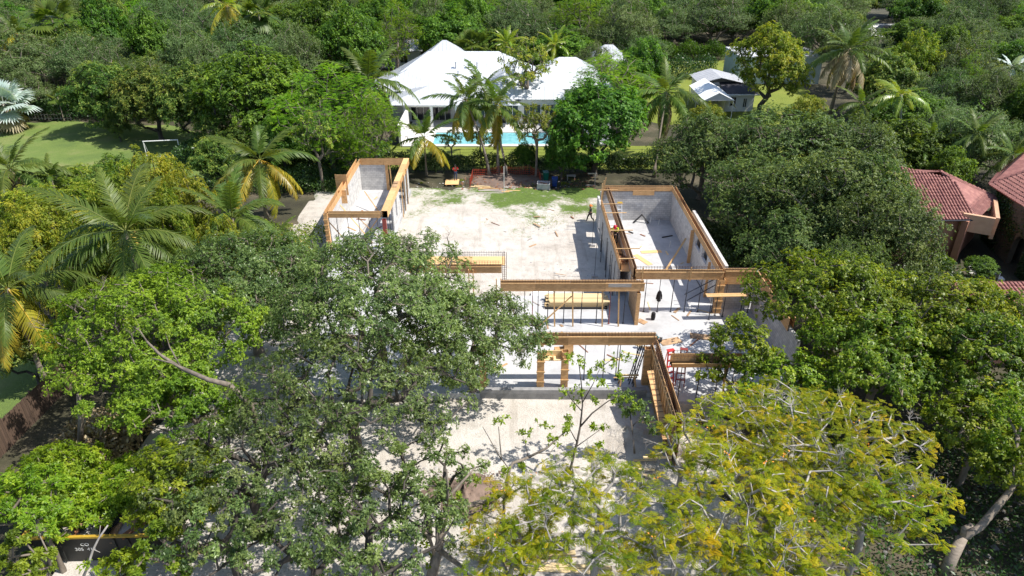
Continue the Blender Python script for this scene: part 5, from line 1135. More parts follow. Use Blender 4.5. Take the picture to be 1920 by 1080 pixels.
FILL = [('mango', -79.46, 101.21, 12.21, 5.75), ('oak', -58.34, 102.0, 9.85, 4.72), ('oak', -51.81, 100.37, 8.58, 4.79), ('oak', -43.17, 101.33, 11.49, 4.49), ('mango', 52.29, 99.05, 9.9, 4.86), ('oak', 65.05, 102.38, 11.25, 5.97), ('oak', -87.44, 108.09, 10.39, 4.3), ('lime', -80.02, 105.05, 6.59, 5.9), ('oak', -64.11, 105.92, 11.38, 4.52), ('mango', -55.03, 108.14, 7.68, 6.31), ('oak', -34.93, 108.77, 9.06, 4.96), ('oak', 18.31, 106.43, 7.78, 6.25), ('lime', 67.06, 106.42, 8.56, 6.37), ('ficus', 75.06, 106.59, 9.9, 4.91), ('lime', -83.8, 116.03, 7.88, 5.46), ('oak', -76.36, 111.53, 11.41, 6.27), ('mango', -68.64, 115.01, 10.97, 5.82), ('ficus', -45.26, 114.93, 8.97, 6.44), ('oak', -36.93, 113.99, 10.23, 4.92), ('oak', 54.71, 114.74, 11.4, 5.64), ('ficus', 69.51, 114.96, 11.1, 4.43), ('ficus', 75.09, 113.29, 8.6, 5.87), ('oak', -96.08, 118.52, 8.63, 4.58), ('oak', -90.33, 119.9, 8.47, 4.54), ('ficus', -80.93, 120.22, 10.45, 4.99), ('oak', -71.07, 118.32, 8.89, 5.38), ('oak', -66.6, 122.47, 7.68, 5.83), ('oak', -58.75, 121.04, 10.4, 6.6), ('mango', -47.63, 120.41, 10.71, 5.29), ('ficus', -42.67, 121.29, 12.29, 6.62), ('feather', -32.68, 120.07, 7.5, 4.7), ('oak', -24.93, 121.39, 10.65, 6.45), ('ficus', 8.55, 122.88, 8.8, 6.65), ('oak', 21.6, 123.24, 8.93, 5.53), ('oak', 71.26, 119.54, 8.27, 6.67), ('oak', 77.04, 121.36, 10.72, 5.81), ('mango', 86.96, 118.91, 9.0, 5.65), ('oak', -94.28, 128.18, 11.23, 5.9), ('oak', -88.17, 127.12, 12.08, 6.58), ('mango', -77.66, 125.93, 9.64, 5.87), ('oak', -61.38, 130.41, 9.46, 6.5), ('mango', -54.36, 127.34, 7.83, 6.46), ('oak', -43.9, 128.02, 11.4, 6.63), ('oak', -38.05, 128.25, 9.99, 5.31), ('mango', -29.72, 128.78, 7.84, 5.08), ('ficus', -10.93, 125.98, 12.39, 6.83), ('mango', -2.49, 126.1, 8.6, 6.03), ('oak', 6.89, 129.42, 8.96, 6.65), ('oak', 11.64, 128.91, 8.31, 5.98), ('oak', 52.95, 128.01, 10.5, 5.67), ('oak', 77.85, 129.01, 12.05, 5.82), ('oak', 88.2, 127.17, 8.77, 6.27), ('ficus', -101.51, 135.57, 8.4, 6.32), ('ficus', -91.03, 134.14, 7.96, 4.95), ('feather', -82.67, 134.91, 9.9, 5.41), ('ficus', -73.15, 133.86, 7.77, 5.01), ('oak', -63.84, 137.12, 8.08, 6.92), ('oak', -56.47, 137.82, 10.62, 5.48), ('ficus', -49.73, 135.38, 9.24, 5.55), ('ficus', -41.54, 137.87, 11.52, 5.67), ('ficus', -29.76, 136.3, 10.37, 6.38), ('oak', -23.14, 134.2, 8.51, 4.75), ('mango', -12.33, 136.12, 7.5, 5.75), ('oak', -3.7, 136.81, 9.83, 4.89), ('oak', 52.93, 138.34, 12.19, 6.26), ('ficus', 74.21, 134.31, 8.96, 6.23), ('oak', 81.89, 134.53, 7.62, 5.19), ('lime', 87.66, 135.72, 7.09, 5.38), ('ficus', 98.0, 135.13, 11.09, 5.04), ('oak', -104.6, 145.14, 12.38, 4.77), ('oak', -99.47, 145.81, 7.72, 6.06), ('oak', -86.38, 144.51, 7.97, 4.93), ('feather', -77.78, 144.37, 7.77, 5.34), ('oak', -72.52, 143.9, 8.78, 5.73), ('oak', -62.39, 142.17, 12.36, 5.19), ('oak', -52.5, 143.93, 7.92, 5.51), ('feather', -45.27, 144.62, 10.49, 6.8), ('oak', -35.8, 142.0, 9.93, 6.12), ('ficus', -26.09, 145.04, 12.06, 5.49), ('oak', -16.77, 146.05, 8.08, 5.5), ('mango', -9.36, 145.78, 9.06, 5.07), ('oak', -0.39, 143.14, 9.64, 6.13), ('ficus', 9.33, 142.22, 7.74, 5.24), ('oak', 18.51, 143.78, 9.6, 5.51), ('ficus', 55.19, 146.0, 12.27, 6.49), ('mango', 65.33, 143.25, 9.41, 5.07), ('oak', 81.39, 145.29, 7.82, 6.58), ('oak', 91.69, 142.05, 8.15, 5.61), ('ficus', 102.02, 146.66, 8.66, 5.78), ('mango', -115.13, 153.39, 11.13, 5.1), ('ficus', -103.47, 151.32, 9.73, 7.15), ('oak', -92.92, 151.06, 12.07, 5.99), ('mango', -85.13, 152.67, 12.18, 6.16), ('oak', -73.39, 153.44, 11.57, 5.89), ('oak', -68.04, 155.35, 10.38, 6.04), ('oak', -55.01, 152.43, 8.89, 5.36), ('ficus', -47.03, 152.25, 8.71, 5.72), ('mango', -39.03, 155.38, 11.75, 6.37), ('mango', -28.97, 151.18, 9.95, 4.96), ('ficus', -20.61, 150.96, 12.0, 5.35), ('ficus', -8.46, 152.08, 11.82, 6.38), ('oak', 0.93, 152.35, 10.06, 6.3), ('oak', 7.61, 152.41, 7.64, 5.63), ('ficus', 17.86, 152.84, 9.5, 7.26), ('ficus', 29.15, 155.08, 10.85, 6.17), ('oak', 46.94, 153.86, 8.92, 5.06), ('ficus', 54.1, 152.24, 11.3, 6.61), ('oak', 64.45, 155.11, 11.08, 5.04), ('ficus', 86.07, 154.95, 11.69, 6.66), ('oak', 93.93, 151.51, 11.98, 5.45), ('oak', 104.92, 153.18, 7.51, 5.82), ('feather', 110.8, 153.73, 12.05, 6.36), ('ficus', -118.89, 162.15, 9.37, 7.19), ('oak', -111.2, 160.91, 10.61, 7.21), ('mango', -101.61, 162.54, 8.62, 5.14), ('feather', -90.07, 163.53, 11.14, 6.02), ('feather', -80.91, 162.02, 9.01, 5.68), ('oak', -70.33, 164.21, 7.65, 5.27), ('oak', -60.74, 162.4, 8.45, 6.46), ('ficus', -50.58, 162.83, 7.81, 6.19), ('oak', -39.97, 164.16, 11.75, 6.59), ('ficus', -29.78, 160.52, 11.7, 6.17), ('oak', -23.63, 160.35, 7.96, 5.36), ('ficus', -11.58, 159.9, 11.18, 7.01), ('feather', -0.97, 162.94, 12.28, 6.54), ('oak', 9.53, 159.89, 7.82, 5.49), ('ficus', 16.71, 161.67, 11.21, 5.19), ('oak', 26.62, 162.1, 8.09, 6.47), ('oak', 36.28, 162.8, 12.31, 7.33), ('ficus', 44.74, 163.18, 8.98, 5.27), ('ficus', 56.31, 161.15, 12.09, 5.93), ('ficus', 65.27, 161.87, 11.45, 6.41), ('oak', 93.56, 161.48, 10.83, 5.16), ('oak', 104.32, 159.86, 12.42, 6.33), ('oak', 114.61, 164.05, 9.28, 7.0), ('oak', -127.35, 168.76, 9.79, 6.07), ('oak', -116.46, 168.94, 12.37, 6.22), ('oak', -106.45, 169.1, 12.27, 6.85), ('oak', -96.09, 168.94, 11.39, 6.2), ('ficus', -85.51, 173.19, 10.68, 5.19), ('oak', -77.82, 172.52, 11.87, 7.2), ('lime', -63.69, 170.57, 8.27, 7.37), ('oak', -56.86, 172.58, 12.36, 7.63), ('oak', -46.36, 170.78, 9.85, 5.83), ('oak', -34.18, 169.29, 9.79, 5.29), ('feather', -25.23, 173.16, 8.48, 5.14), ('ficus', -13.06, 173.48, 8.18, 5.7), ('oak', -2.45, 173.36, 8.42, 6.19), ('oak', 4.87, 172.44, 11.38, 5.48), ('ficus', 16.18, 173.55, 7.95, 5.38), ('oak', 26.94, 170.55, 9.89, 6.58), ('ficus', 38.56, 169.88, 8.82, 6.49), ('oak', 47.73, 169.34, 11.03, 5.12), ('oak', 58.11, 170.77, 10.55, 7.12), ('oak', 65.16, 171.18, 9.43, 5.98), ('oak', 75.21, 170.16, 10.77, 7.45), ('lime', 98.66, 173.36, 8.96, 5.87), ('oak', 106.46, 173.33, 9.74, 6.97), ('feather', 118.26, 170.62, 9.0, 6.5), ('ficus', -134.71, 180.84, 8.54, 6.4), ('oak', -125.35, 178.81, 8.22, 7.74), ('mango', -113.82, 179.74, 11.21, 5.9), ('oak', -100.69, 181.49, 10.64, 5.86), ('oak', -92.54, 182.75, 11.99, 5.68), ('ficus', -82.45, 178.63, 10.31, 5.24), ('oak', -72.23, 182.49, 11.86, 5.32), ('ficus', -59.19, 178.95, 10.56, 6.82), ('oak', -50.17, 183.11, 7.82, 7.0), ('oak', -40.09, 178.7, 10.74, 7.55), ('ficus', -26.69, 178.71, 11.72, 5.53), ('oak', -15.91, 179.66, 7.51, 7.2), ('oak', -6.32, 182.88, 8.28, 5.78), ('oak', 3.21, 183.1, 7.94, 6.14), ('ficus', 13.04, 180.49, 10.75, 5.68), ('ficus', 23.94, 180.82, 9.74, 6.71), ('oak', 37.98, 179.09, 9.97, 6.62), ('ficus', 48.57, 181.14, 9.6, 7.27), ('oak', 58.93, 179.83, 8.8, 6.15), ('ficus', 69.8, 179.69, 10.7, 7.71), ('oak', 77.04, 182.22, 8.01, 6.87), ('ficus', 110.13, 181.55, 8.8, 6.28), ('oak', 120.53, 178.85, 11.08, 6.29), ('oak', 133.55, 178.68, 8.4, 7.68), ('oak', -141.66, 188.99, 8.63, 5.42), ('oak', -130.31, 189.92, 10.06, 7.84), ('oak', -117.53, 190.8, 11.34, 5.65), ('lime', -108.24, 188.89, 7.63, 6.52), ('lime', -98.31, 191.23, 7.28, 5.91), ('oak', -86.15, 193.06, 10.67, 7.8), ('oak', -75.89, 192.53, 8.2, 5.49), ('oak', -62.1, 190.8, 12.09, 6.88), ('ficus', -52.93, 189.89, 8.78, 6.6), ('oak', -40.7, 191.5, 8.51, 7.2), ('lime', -29.74, 188.99, 6.4, 5.79), ('ficus', -21.46, 190.71, 11.79, 5.78), ('ficus', -7.68, 189.0, 8.76, 6.3), ('oak', 0.57, 192.08, 11.32, 6.25), ('oak', 14.03, 191.67, 11.87, 7.8), ('feather', 23.76, 190.14, 8.16, 6.47), ('oak', 35.44, 193.36, 10.78, 7.37), ('feather', 47.91, 188.48, 9.06, 7.63), ('mango', 58.71, 190.58, 10.88, 6.25), ('ficus', 70.12, 191.0, 10.57, 7.47), ('oak', 78.69, 190.95, 11.45, 7.41), ('oak', 102.53, 190.87, 8.51, 7.95), ('mango', 115.02, 189.66, 10.75, 6.38), ('oak', 125.2, 189.62, 7.55, 7.1), ('oak', 136.02, 192.19, 9.67, 6.17), ('oak', -149.22, 202.8, 10.93, 5.65), ('oak', -139.13, 203.22, 7.78, 5.52), ('oak', -125.33, 199.54, 9.69, 7.68), ('oak', -115.04, 201.62, 11.48, 7.58), ('ficus', -102.83, 203.19, 11.08, 7.81), ('feather', -91.29, 199.11, 12.45, 6.03), ('oak', -82.14, 200.71, 9.35, 5.72), ('oak', -69.9, 199.03, 9.0, 7.48), ('lime', -57.59, 199.84, 8.68, 7.37), ('oak', -46.77, 201.03, 9.54, 5.55), ('ficus', -34.16, 202.85, 11.8, 7.35), ('feather', -21.24, 203.37, 11.47, 6.62), ('feather', -10.12, 202.3, 11.07, 6.69), ('oak', -0.62, 200.65, 10.91, 7.59), ('mango', 10.96, 201.68, 9.33, 5.74), ('oak', 24.34, 200.82, 8.94, 5.5), ('oak', 33.9, 201.14, 7.53, 6.99), ('oak', 49.03, 203.18, 12.12, 5.7), ('oak', 57.05, 199.05, 10.51, 7.55), ('oak', 70.05, 203.03, 12.09, 7.14), ('oak', 81.88, 199.87, 9.7, 7.73), ('mango', 92.1, 200.49, 7.85, 6.95), ('ficus', 103.62, 202.34, 7.97, 7.48), ('mango', 116.02, 200.62, 11.39, 6.33), ('oak', 128.77, 199.63, 7.91, 7.23), ('oak', 141.39, 202.19, 10.07, 6.77), ('ficus', 54.61, 62.16, 9.58, 3.98), ('ficus', 41.65, 70.78, 8.0, 4.72), ('oak', 47.13, 69.67, 9.6, 4.66), ('oak', 55.88, 68.97, 8.97, 4.47), ('oak', 59.2, 70.84, 8.5, 3.85), ('oak', 48.59, 75.91, 7.78, 4.24), ('oak', 52.0, 74.48, 7.94, 4.72), ('oak', 62.77, 75.42, 7.88, 4.55), ('ficus', 48.06, 83.17, 7.95, 4.94), ('oak', 52.17, 84.58, 7.01, 4.11), ('ficus', 62.96, 83.87, 9.43, 3.81), ('mango', 67.23, 82.86, 9.72, 3.98), ('oak', 55.79, 89.9, 9.33, 4.09), ('oak', 60.69, 88.42, 9.99, 4.55), ('ficus', 68.09, 90.69, 8.56, 4.24), ('oak', 73.59, 88.12, 8.22, 3.81), ('oak', 55.41, 96.93, 7.26, 4.87), ('ficus', 61.31, 96.17, 7.14, 4.87), ('oak', 69.75, 97.66, 8.28, 4.8), ('oak', 75.37, 95.84, 7.19, 4.43), ('mango', 80.73, 96.78, 9.7, 4.39)]

for k, x, y, zt, R, l in NAMED:
    if k == 'bigficus':
        if 'big' not in PROTO:
            rg = np.random.default_rng(77); p = dict(KIND['ficus'], nc=220, rc=.85, tw=26, per=7, L=.19, W=.48, lobes=10, bark='bark')
            PROTO['big'] = [tree_meshes('bigficus', 5.6, 9.6, 1.0, np.random.default_rng(77+i), p, M['bigficus']) for i in range(2)]
        r = thing('ficus_tree', l, 'tree', (x, y, 0), rnd.uniform(0, 6.28), 'dark green trees of the leafy mass right of the site'); tm, cm = PROTO['big'][rnd.randrange(2)]; r.scale = (R/5.6, R/5.6, zt/9.6); link('trunk', tm, r); link('crown', cm, r)
    else:
        r = place_tree(k, x, y, zt, R, l, None)
        if 'zzz' in l:
            g = np.random.default_rng(9); P = g.normal(size=(160, 3)); P = nrm(P)*np.array([4.6, 4.6, 3.2])+np.array([0, 0, 6.2]); P = P[P[:, 2] > 6.5]; v, q, t = leaf_quads(P, g.normal(size=P.shape), np.tile([0, 0, 1.], (len(P), 1)), .5, .4, .1, np.full(len(P), .5)); link('blossom', qmesh('blossom', v, q, M['blossom'], t), r)['kind'] = 'stuff'
MARKS = [(6, 'silver-blue fan palm'), (60, 'white fence in the shade'), (115, 'leaning thin palm'), (180, 'left end of the mango trees'), (265, 'bright round tree at upper left'), (345, 'white football goal'), (430, 'widest grey-green oak'), (500, 'dense rounded tree with leaf rosettes'), (580, 'tall yellowing palm'), (650, 'tall blue-green tree'), (735, 'left corner of the white roof'), (830, 'peak of the white roof'), (890, 'fan palm at the white roof ridge'), (990, 'open tree with yellow leaves'), (1060, 'right half of the pool'), (1130, 'far white gable'), (1215, 'round dark green tree'), (1330, 'grass clearing'), (1400, 'pale blue house'), (1460, 'round olive tree'), (1530, 'bush beside the canopy'), (1593, 'tall brown-fronded palm'), (1690, 'pale far drive'), (1735, 'bright yellow tinged tree'), (1835, 'pine-like green crown'), (1900, 'silvery palm near the right edge')]
LOOK = {'oak': 'grey-green fine leaved oak', 'ficus': 'dense dark green tree', 'mango': 'mid green rounded tree', 'feather': 'bright green feathery tree', 'lime': 'low yellow-green tree'}
for k, x, y, zt, R in FILL:
    px = 960+1297*x/(y*.8746+(27-zt)*.4848)
    if y < 101 and x > 38: lab = LOOK[k]+' '+('close' if y < 74 else 'some way' if y < 86 else 'far')+' behind '+('the red tiled house' if px < 1790 else 'the palms at the red tiled houses' if px < 1880 else 'the second red roof at the edge')
    else: lab = LOOK[k]+' '+('close behind' if y < 116 else 'well behind' if y < 150 else 'far behind')+' the '+min(MARKS, key=lambda m: abs(m[0]-px))[1]
    place_tree(k, x, y, zt, R, lab, lab.replace(LOOK[k], LOOK[k]+'s'))
FP = {  # foreground kinds, leaves at true size; nc and tw scale with the crown
 'foreficus':  dict(nc=7.8, rc=.58, tw=36, per=7, L=.15, W=.42, style='rosette', droop=.06, young=.4, bark='bark', lobes=9, flat=.7),
 'foreopen':   dict(nc=3.3, rc=.56, tw=34, per=7, L=.15, W=.42, style='rosette', droop=.06, young=.4, bark='bark_dark', lobes=8, flat=.7),
 'forelight':  dict(nc=9.6, rc=.52, tw=34, per=7, L=.145, W=.44, style='rosette', droop=.08, young=.5, bark='bark', lobes=8, flat=.7),
 'forelime':   dict(nc=15.0, rc=.42, tw=16, per=9, L=.17, W=.36, style='rosette', droop=.05, young=.5, bark='bark', lobes=6, flat=.8),
 'forebright': dict(nc=7.6, rc=.58, tw=20, per=8, L=.175, W=.52, style='rosette', droop=.4, young=.55, bark='bark', lobes=9, flat=.95),
 'forefeather': dict(nc=10.0, rc=.46, tw=20, per=7, L=.28, W=1.0, style='frond', droop=.1, young=.6, bark='bark_pale', lobes=11, flat=.4),
}
LEAN = {}
for i, (k, x, y, zt, R, l) in enumerate(FG):
    p = dict(FP[k]); p['nc'] = max(14, int(p['nc']*R*R)); rg = np.random.default_rng(300+i)
    z0 = {'foreficus': zt*.38, 'foreopen': zt*.3, 'forelight': zt*.3, 'forelime': zt*.25, 'forebright': zt*.25, 'forefeather': zt*.55}[k]
    if k in ('forelime',) : z0 = zt*.45
    tm, cm = tree_meshes(k, R, zt, z0, rg, p, M[k], extra_twigs=.13 if k == 'forefeather' else (.07 if k in ('foreficus', 'foreopen', 'forelight') else 0), tip=.013 if k == 'forefeather' else None)
    r = thing(NAME[k], l, 'tree', (x, y, 0)); link('trunk', tm, r); link('crown', cm, r)
    if k == 'forefeather':
        n = int(R*R*3); P = rg.normal(size=(n, 3)); P = nrm(P)*np.array([R*.85, R*.85, (zt-z0)*.5])+np.array([0, 0, (zt+z0)/2+.15]); P = P[P[:, 2] > (zt+z0)/2+.5]
        c = np.repeat(P[:2], 5, 0)+rg.normal(size=(len(P[:2])*5, 3))*.11
        v, q, t = leaf_quads(c, rg.normal(size=c.shape)+np.array([0, 0, .5]), np.tile([0, 0, 1.], (len(c), 1)), .1, .07, .1, np.full(len(c), .5)); link('blossom', qmesh('blossom', v, q, M['blossom'], t), r)['kind'] = 'stuff'
def branchy(name, label, base, polys, m, tufts_, leaf, L=.2, nper=16, cat='tree', style='rosette'):
    """a hand-drawn bare tree: limbs as polylines with radii, leaf tufts at given points (all relative to base)"""
    r = thing(name, label, cat, base); b = MB()
    for pts, r0, r1 in polys: b.tube(pts, list(np.linspace(r0, r1, len(pts))), 8)
    b.build('trunk', M[m], r, True)
    if tufts_:
        g = np.random.default_rng(len(label)); T = np.array([t[:3] for t in tufts_]); rad = np.array([t[3] for t in tufts_]); k = nper
        c = np.repeat(T, k, 0)+nrm(g.normal(size=(len(T)*k, 3)))*np.repeat(rad, k)[:, None]*g.random((len(T)*k, 1)); c = np.repeat(c, 7, 0)
        v, q, t = leaf_quads(c, g.normal(size=c.shape)*.8+np.array([0, 0, .25]), nrm(g.normal(size=c.shape)*.4+np.array([0, 0, 1.])), L*g.uniform(.6, 1.2, len(c)), L*.45, .15, np.clip(g.normal(.5, .2, len(c)), 0, 1)); link('crown', qmesh('crown', v, q, leaf, t), r)
    return r
branchy('bare_tree', 'grey forked bare trunk with a few leaf tufts at the bottom edge', (-3.8, 20.28, 0), [([(0.01, -0.08, 0.1), (0.38, 0.02, 1.73), (0.65, 0.22, 2.83)], 0.28, 0.2), ([(0.65, 0.22, 2.83), (0.77, 0.72, 3.57), (0.95, 1.12, 4.03)], 0.2, 0.13), ([(0.65, 0.22, 2.83), (1.62, -0.68, 2.93), (2.03, -1.08, 2.61)], 0.13, 0.07), ([(0.48, 0.12, 2.62), (0.3, 0.12, 3.76), (-0.08, 0.12, 4.17), (-0.42, 0.02, 4.16)], 0.09, 0.05), ([(0.95, 1.12, 4.03), (1.08, 1.52, 4.63), (1.7, 2.12, 4.98), (2.19, 2.72, 5.16)], 0.1, 0.035), ([(0.95, 1.12, 4.03), (1.12, 0.92, 5.55), (1.13, 0.92, 6.75)], 0.08, 0.03), ([(0.95, 1.12, 4.03), (2.16, 1.72, 3.94), (3.08, 2.32, 3.65), (3.51, 2.72, 3.9)], 0.14, 0.09), ([(0.95, 1.12, 4.03), (1.66, 1.72, 3.19), (2.46, 2.32, 2.74), (3.19, 2.72, 3.07)], 0.09, 0.05), ([(3.51, 2.72, 3.9), (3.68, 3.12, 4.65), (3.85, 3.52, 4.66), (4.54, 3.92, 4.61)], 0.09, 0.06), ([(4.54, 3.92, 4.61), (5.42, 4.32, 4.83), (6.05, 4.72, 5.19), (6.36, 4.92, 5.34)], 0.06, 0.025), ([(3.68, 3.12, 4.65), (3.32, 3.32, 5.1), (3.2, 3.72, 6.62)], 0.04, 0.02), ([(3.32, 3.32, 5.04), (2.95, 3.72, 5.53), (2.47, 4.12, 6.28)], 0.03, 0.015), ([(5.04, 4.12, 4.69), (5.56, 4.52, 4.32), (5.87, 4.72, 4.64)], 0.02, 0.012), ([(4.54, 3.92, 4.61), (4.41, 4.12, 5.33), (4.24, 4.32, 5.73)], 0.02, 0.01)], 'bark', [(3.44, 3.02, 4.58, 0.3), (2.49, 2.02, 3.63, 0.4), (1.5, 1.42, 4.74, 0.2), (2.3, 1.92, 5.17, 0.25), (3.08, 2.52, 3.77, 0.25), (5.22, 4.32, 6.11, 0.5), (5.75, 4.62, 5.15, 0.4), (4.41, 4.22, 5.82, 0.4), (3.21, 3.72, 6.93, 0.5), (6.31, 4.92, 5.41, 0.3), (4.29, 3.72, 4.24, 0.25), (-0.05, 0.12, 3.28, 0.4), (0.36, 0.32, 2.04, 0.4)], M['forelight'], L=0.2, nper=9)
branchy('sapling', 'slim young tree with sparse leaves growing before the front upstand', (2.9, 27.27, 0), [([(-0.07, -0.67, 0.66), (0.19, -0.37, 1.67), (0.45, 0.03, 2.76), (0.6, 0.33, 3.56)], 0.075, 0.055), ([(0.6, 0.33, 3.56), (0.7, 0.73, 4.63), (0.63, 1.13, 5.68), (0.45, 1.63, 6.91)], 0.05, 0.018), ([(0.6, 0.33, 3.56), (1.22, 0.73, 4.11), (2.06, 1.13, 4.58), (2.77, 1.43, 4.77)], 0.05, 0.02), ([(0.4, -0.07, 2.56), (1.11, 0.33, 2.85), (1.81, 0.63, 3.24)], 0.03, 0.012), ([(0.65, 0.63, 4.36), (0.04, 0.93, 4.98), (-0.24, 1.13, 5.68)], 0.03, 0.012), ([(0.45, 0.03, 2.76), (0.0, 0.33, 3.56), (-0.11, 0.63, 4.19)], 0.03, 0.012), ([(0.69, 0.73, 4.8), (1.22, 1.13, 5.68), (1.58, 1.53, 6.38)], 0.03, 0.012), ([(1.58, 1.53, 6.38), (2.27, 1.83, 6.77), (2.84, 2.03, 6.76)], 0.02, 0.01), ([(2.77, 1.43, 4.77), (3.27, 1.53, 3.99), (3.53, 1.53, 3.45)], 0.02, 0.01)], 'bark_dark', [(0.45, 1.63, 6.91, 0.5), (1.57, 1.53, 6.55, 0.5), (2.27, 1.83, 6.67, 0.5), (3.01, 2.03, 6.63, 0.45), (1.05, 1.23, 6.1, 0.5), (-0.05, 1.53, 7.11, 0.45), (-0.18, 1.03, 5.25, 0.4), (0.63, 0.93, 5.32, 0.45), (1.73, 1.33, 5.69, 0.45), (2.58, 1.63, 5.81, 0.35), (0.01, 0.63, 3.84, 0.35), (0.37, 0.73, 4.63, 0.4), (1.34, 0.93, 4.74, 0.4), (2.35, 1.23, 4.51, 0.55), (2.91, 1.33, 4.57, 0.6), (3.5, 1.53, 3.92, 0.6), (1.82, 0.63, 3.13, 0.35), (1.22, 0.43, 3.48, 0.3), (-0.05, 0.33, 3.56, 0.25), (1.73, 0.53, 2.13, 0.25)], M['forelight'], L=0.19, nper=11)
branchy('sapling', 'bushy shrub in front of the low concrete upstand by the long plywood wall', (6.9, 29.53, 0), [([(-0.36, -1.53, 1.39), (-0.52, -0.93, 2.72), (-0.66, -0.53, 3.47)], 0.06, 0.03), ([(-0.52, -0.93, 2.72), (0.06, -0.63, 3.19), (0.64, -0.53, 2.38)], 0.03, 0.015), ([(-0.66, -0.53, 3.47), (-1.23, -0.33, 3.85)], 0.03, 0.015)], 'bark_dark', [(-1.24, -0.33, 3.95, 0.5), (-0.75, -0.33, 4.2, 0.5), (-0.25, -0.53, 3.65, 0.5), (0.27, -0.63, 3.01, 0.45), (0.69, -0.73, 2.36, 0.4), (0.06, -0.33, 3.67, 0.4), (-0.81, -0.63, 3.37, 0.4)], M['foreficus'], L=0.18, nper=24)
branchy('sapling', 'small tuft of green weeds on the sandy ground before the drain pipe', (6.61, 27.66, 0), [([(-0.2, -0.86, 0.84), (-0.28, -0.76, 1.3), (-0.52, -0.66, 1.65)], 0.03, 0.015)], 'bark_dark', [(-0.37, -0.76, 1.3, 0.5), (0.08, -0.76, 1.01, 0.4), (-0.61, -0.76, 0.93, 0.35)], M['foreopen'], L=0.17, nper=14)
branchy('leaning_tree', 'smooth bare trunk leaning up to the right edge of the picture', (19.73, 21.25, 0), [([(0.14, 0.15, -0.19), (0.49, 0.55, 0.77), (1.03, 1.05, 1.49)], 0.3, 0.22), ([(1.03, 1.05, 1.49), (2.0, 1.45, 1.74), (2.83, 1.95, 2.52), (3.61, 2.45, 3.2), (3.76, 2.95, 4.21), (3.81, 3.55, 5.3)], 0.2, 0.1), ([(1.03, 1.05, 1.49), (0.91, 1.05, 2.12), (1.28, 1.15, 2.21)], 0.14, 0.1), ([(3.76, 2.95, 4.21), (3.17, 3.25, 4.6), (3.06, 3.55, 3.99)], 0.05, 0.02), ([(3.61, 2.45, 3.2), (4.28, 2.75, 3.74), (4.65, 2.75, 4.4)], 0.08, 0.04), ([(3.81, 3.55, 5.3), (3.38, 4.05, 6.16), (2.94, 4.35, 6.54)], 0.08, 0.03), ([(3.81, 3.55, 5.3), (4.23, 4.15, 6.39)], 0.07, 0.03)], 'palm_trunk', [(3.12, 4.15, 6.39, 0.9), (3.71, 3.75, 6.09, 0.9), (2.8, 3.75, 5.13, 0.7), (3.59, 4.35, 7.17, 0.9), (2.81, 3.55, 3.99, 0.5), (3.42, 3.25, 4.6, 0.5)], M['forebright'], L=0.19, nper=60)
branchy('bare_limb_tree', 'bare grey limbs reaching up left out of the open grey-green tree', (-13.8, 29.53, 0), [([(1.27, -2.73, 2.49), (1.02, -2.73, 5.59), (0.27, -2.73, 6.81)], 0.16, 0.13), ([(0.27, -2.73, 6.81), (-0.73, -2.73, 7.13), (-1.97, -2.53, 7.67)], 0.13, 0.1), ([(-1.97, -2.53, 7.67), (-2.92, -2.33, 8.3), (-3.48, -2.13, 8.93)], 0.085, 0.05), ([(-1.47, -2.63, 7.43), (-2.4, -2.53, 7.98), (-3.29, -2.43, 8.16)], 0.05, 0.03), ([(-3.48, -2.13, 8.93), (-3.78, -1.93, 9.4), (-4.26, -1.73, 9.57)], 0.04, 0.02), ([(-1.97, -2.53, 7.67), (-2.47, -2.13, 8.62), (-2.61, -1.93, 9.25)], 0.04, 0.02)], 'bark', [(-4.25, -1.73, 9.63, 0.5), (-2.65, -1.83, 9.27, 0.5), (-5.27, 0.87, 6.27, 0.4)], M['forelight'], L=0.14, nper=40)
branchy('dead_snag', 'white dead stem standing in front of the dumpster', (-19.43, 20.83, 0), [([(1.48, -1.43, 2.35), (1.68, -1.13, 2.8), (1.92, -0.83, 3.42), (2.2, -0.63, 3.89), (2.6, -0.43, 4.39)], 0.06, 0.035), ([(2.2, -0.63, 3.89), (2.29, -0.43, 4.39)], 0.02, 0.01), ([(1.92, -0.83, 3.42), (2.16, -0.83, 3.23)], 0.02, 0.01)], 'bark_pale', [(1.64, -1.23, 2.86, 0.3), (2.01, -1.23, 2.6, 0.3)], M['forelime'], L=0.17, nper=9)
branchy('fence_tree', 'pale straight trunk standing before the board fence, left one', (-24.3, 29.53, 0), [([(1.25, -1.53, 1.39), (1.97, -1.53, 3.58), (2.38, -1.53, 5.31)], 0.17, 0.12)], 'bark', [], M['forelight'], )
branchy('fence_tree', 'pale straight trunk inside the lighter green tree, right one', (-22.83, 31.8, 0), [([(1.65, -2.3, 1.95), (2.21, -2.3, 4.85), (2.8, -2.3, 7.22)], 0.15, 0.09)], 'bark', [], M['forelight'], )
def heap(name, cx, cy, rx, ry, h, m, seed):
    g = np.random.default_rng(seed); nr, na = 22, 60; V = []; Q = []
    for i in range(nr+1):
        for j in range(na):
            a = 2*math.pi*j/na; t = i/nr; w = 1+.16*math.sin(3*a+seed)+.09*math.sin(7*a+2*seed)+.05*math.sin(13*a); z = h*(max(0, 1-t*1.04))**1.25*(1+.2*math.sin(4*a+3*t))+g.normal()*.05*h*(t < .95)
            V.append((cx+rx*t*w*math.cos(a), cy+ry*t*w*math.sin(a), z+.12-(.2 if i == nr else 0)))
            if i < nr: j2 = (j+1) % na; Q.append((i*na+j, (i+1)*na+j, (i+1)*na+j2, i*na+j2))
    o = link(name, qmesh(name, np.array(V), np.array(Q), m, smooth=True)); o['kind'] = 'structure'; return o
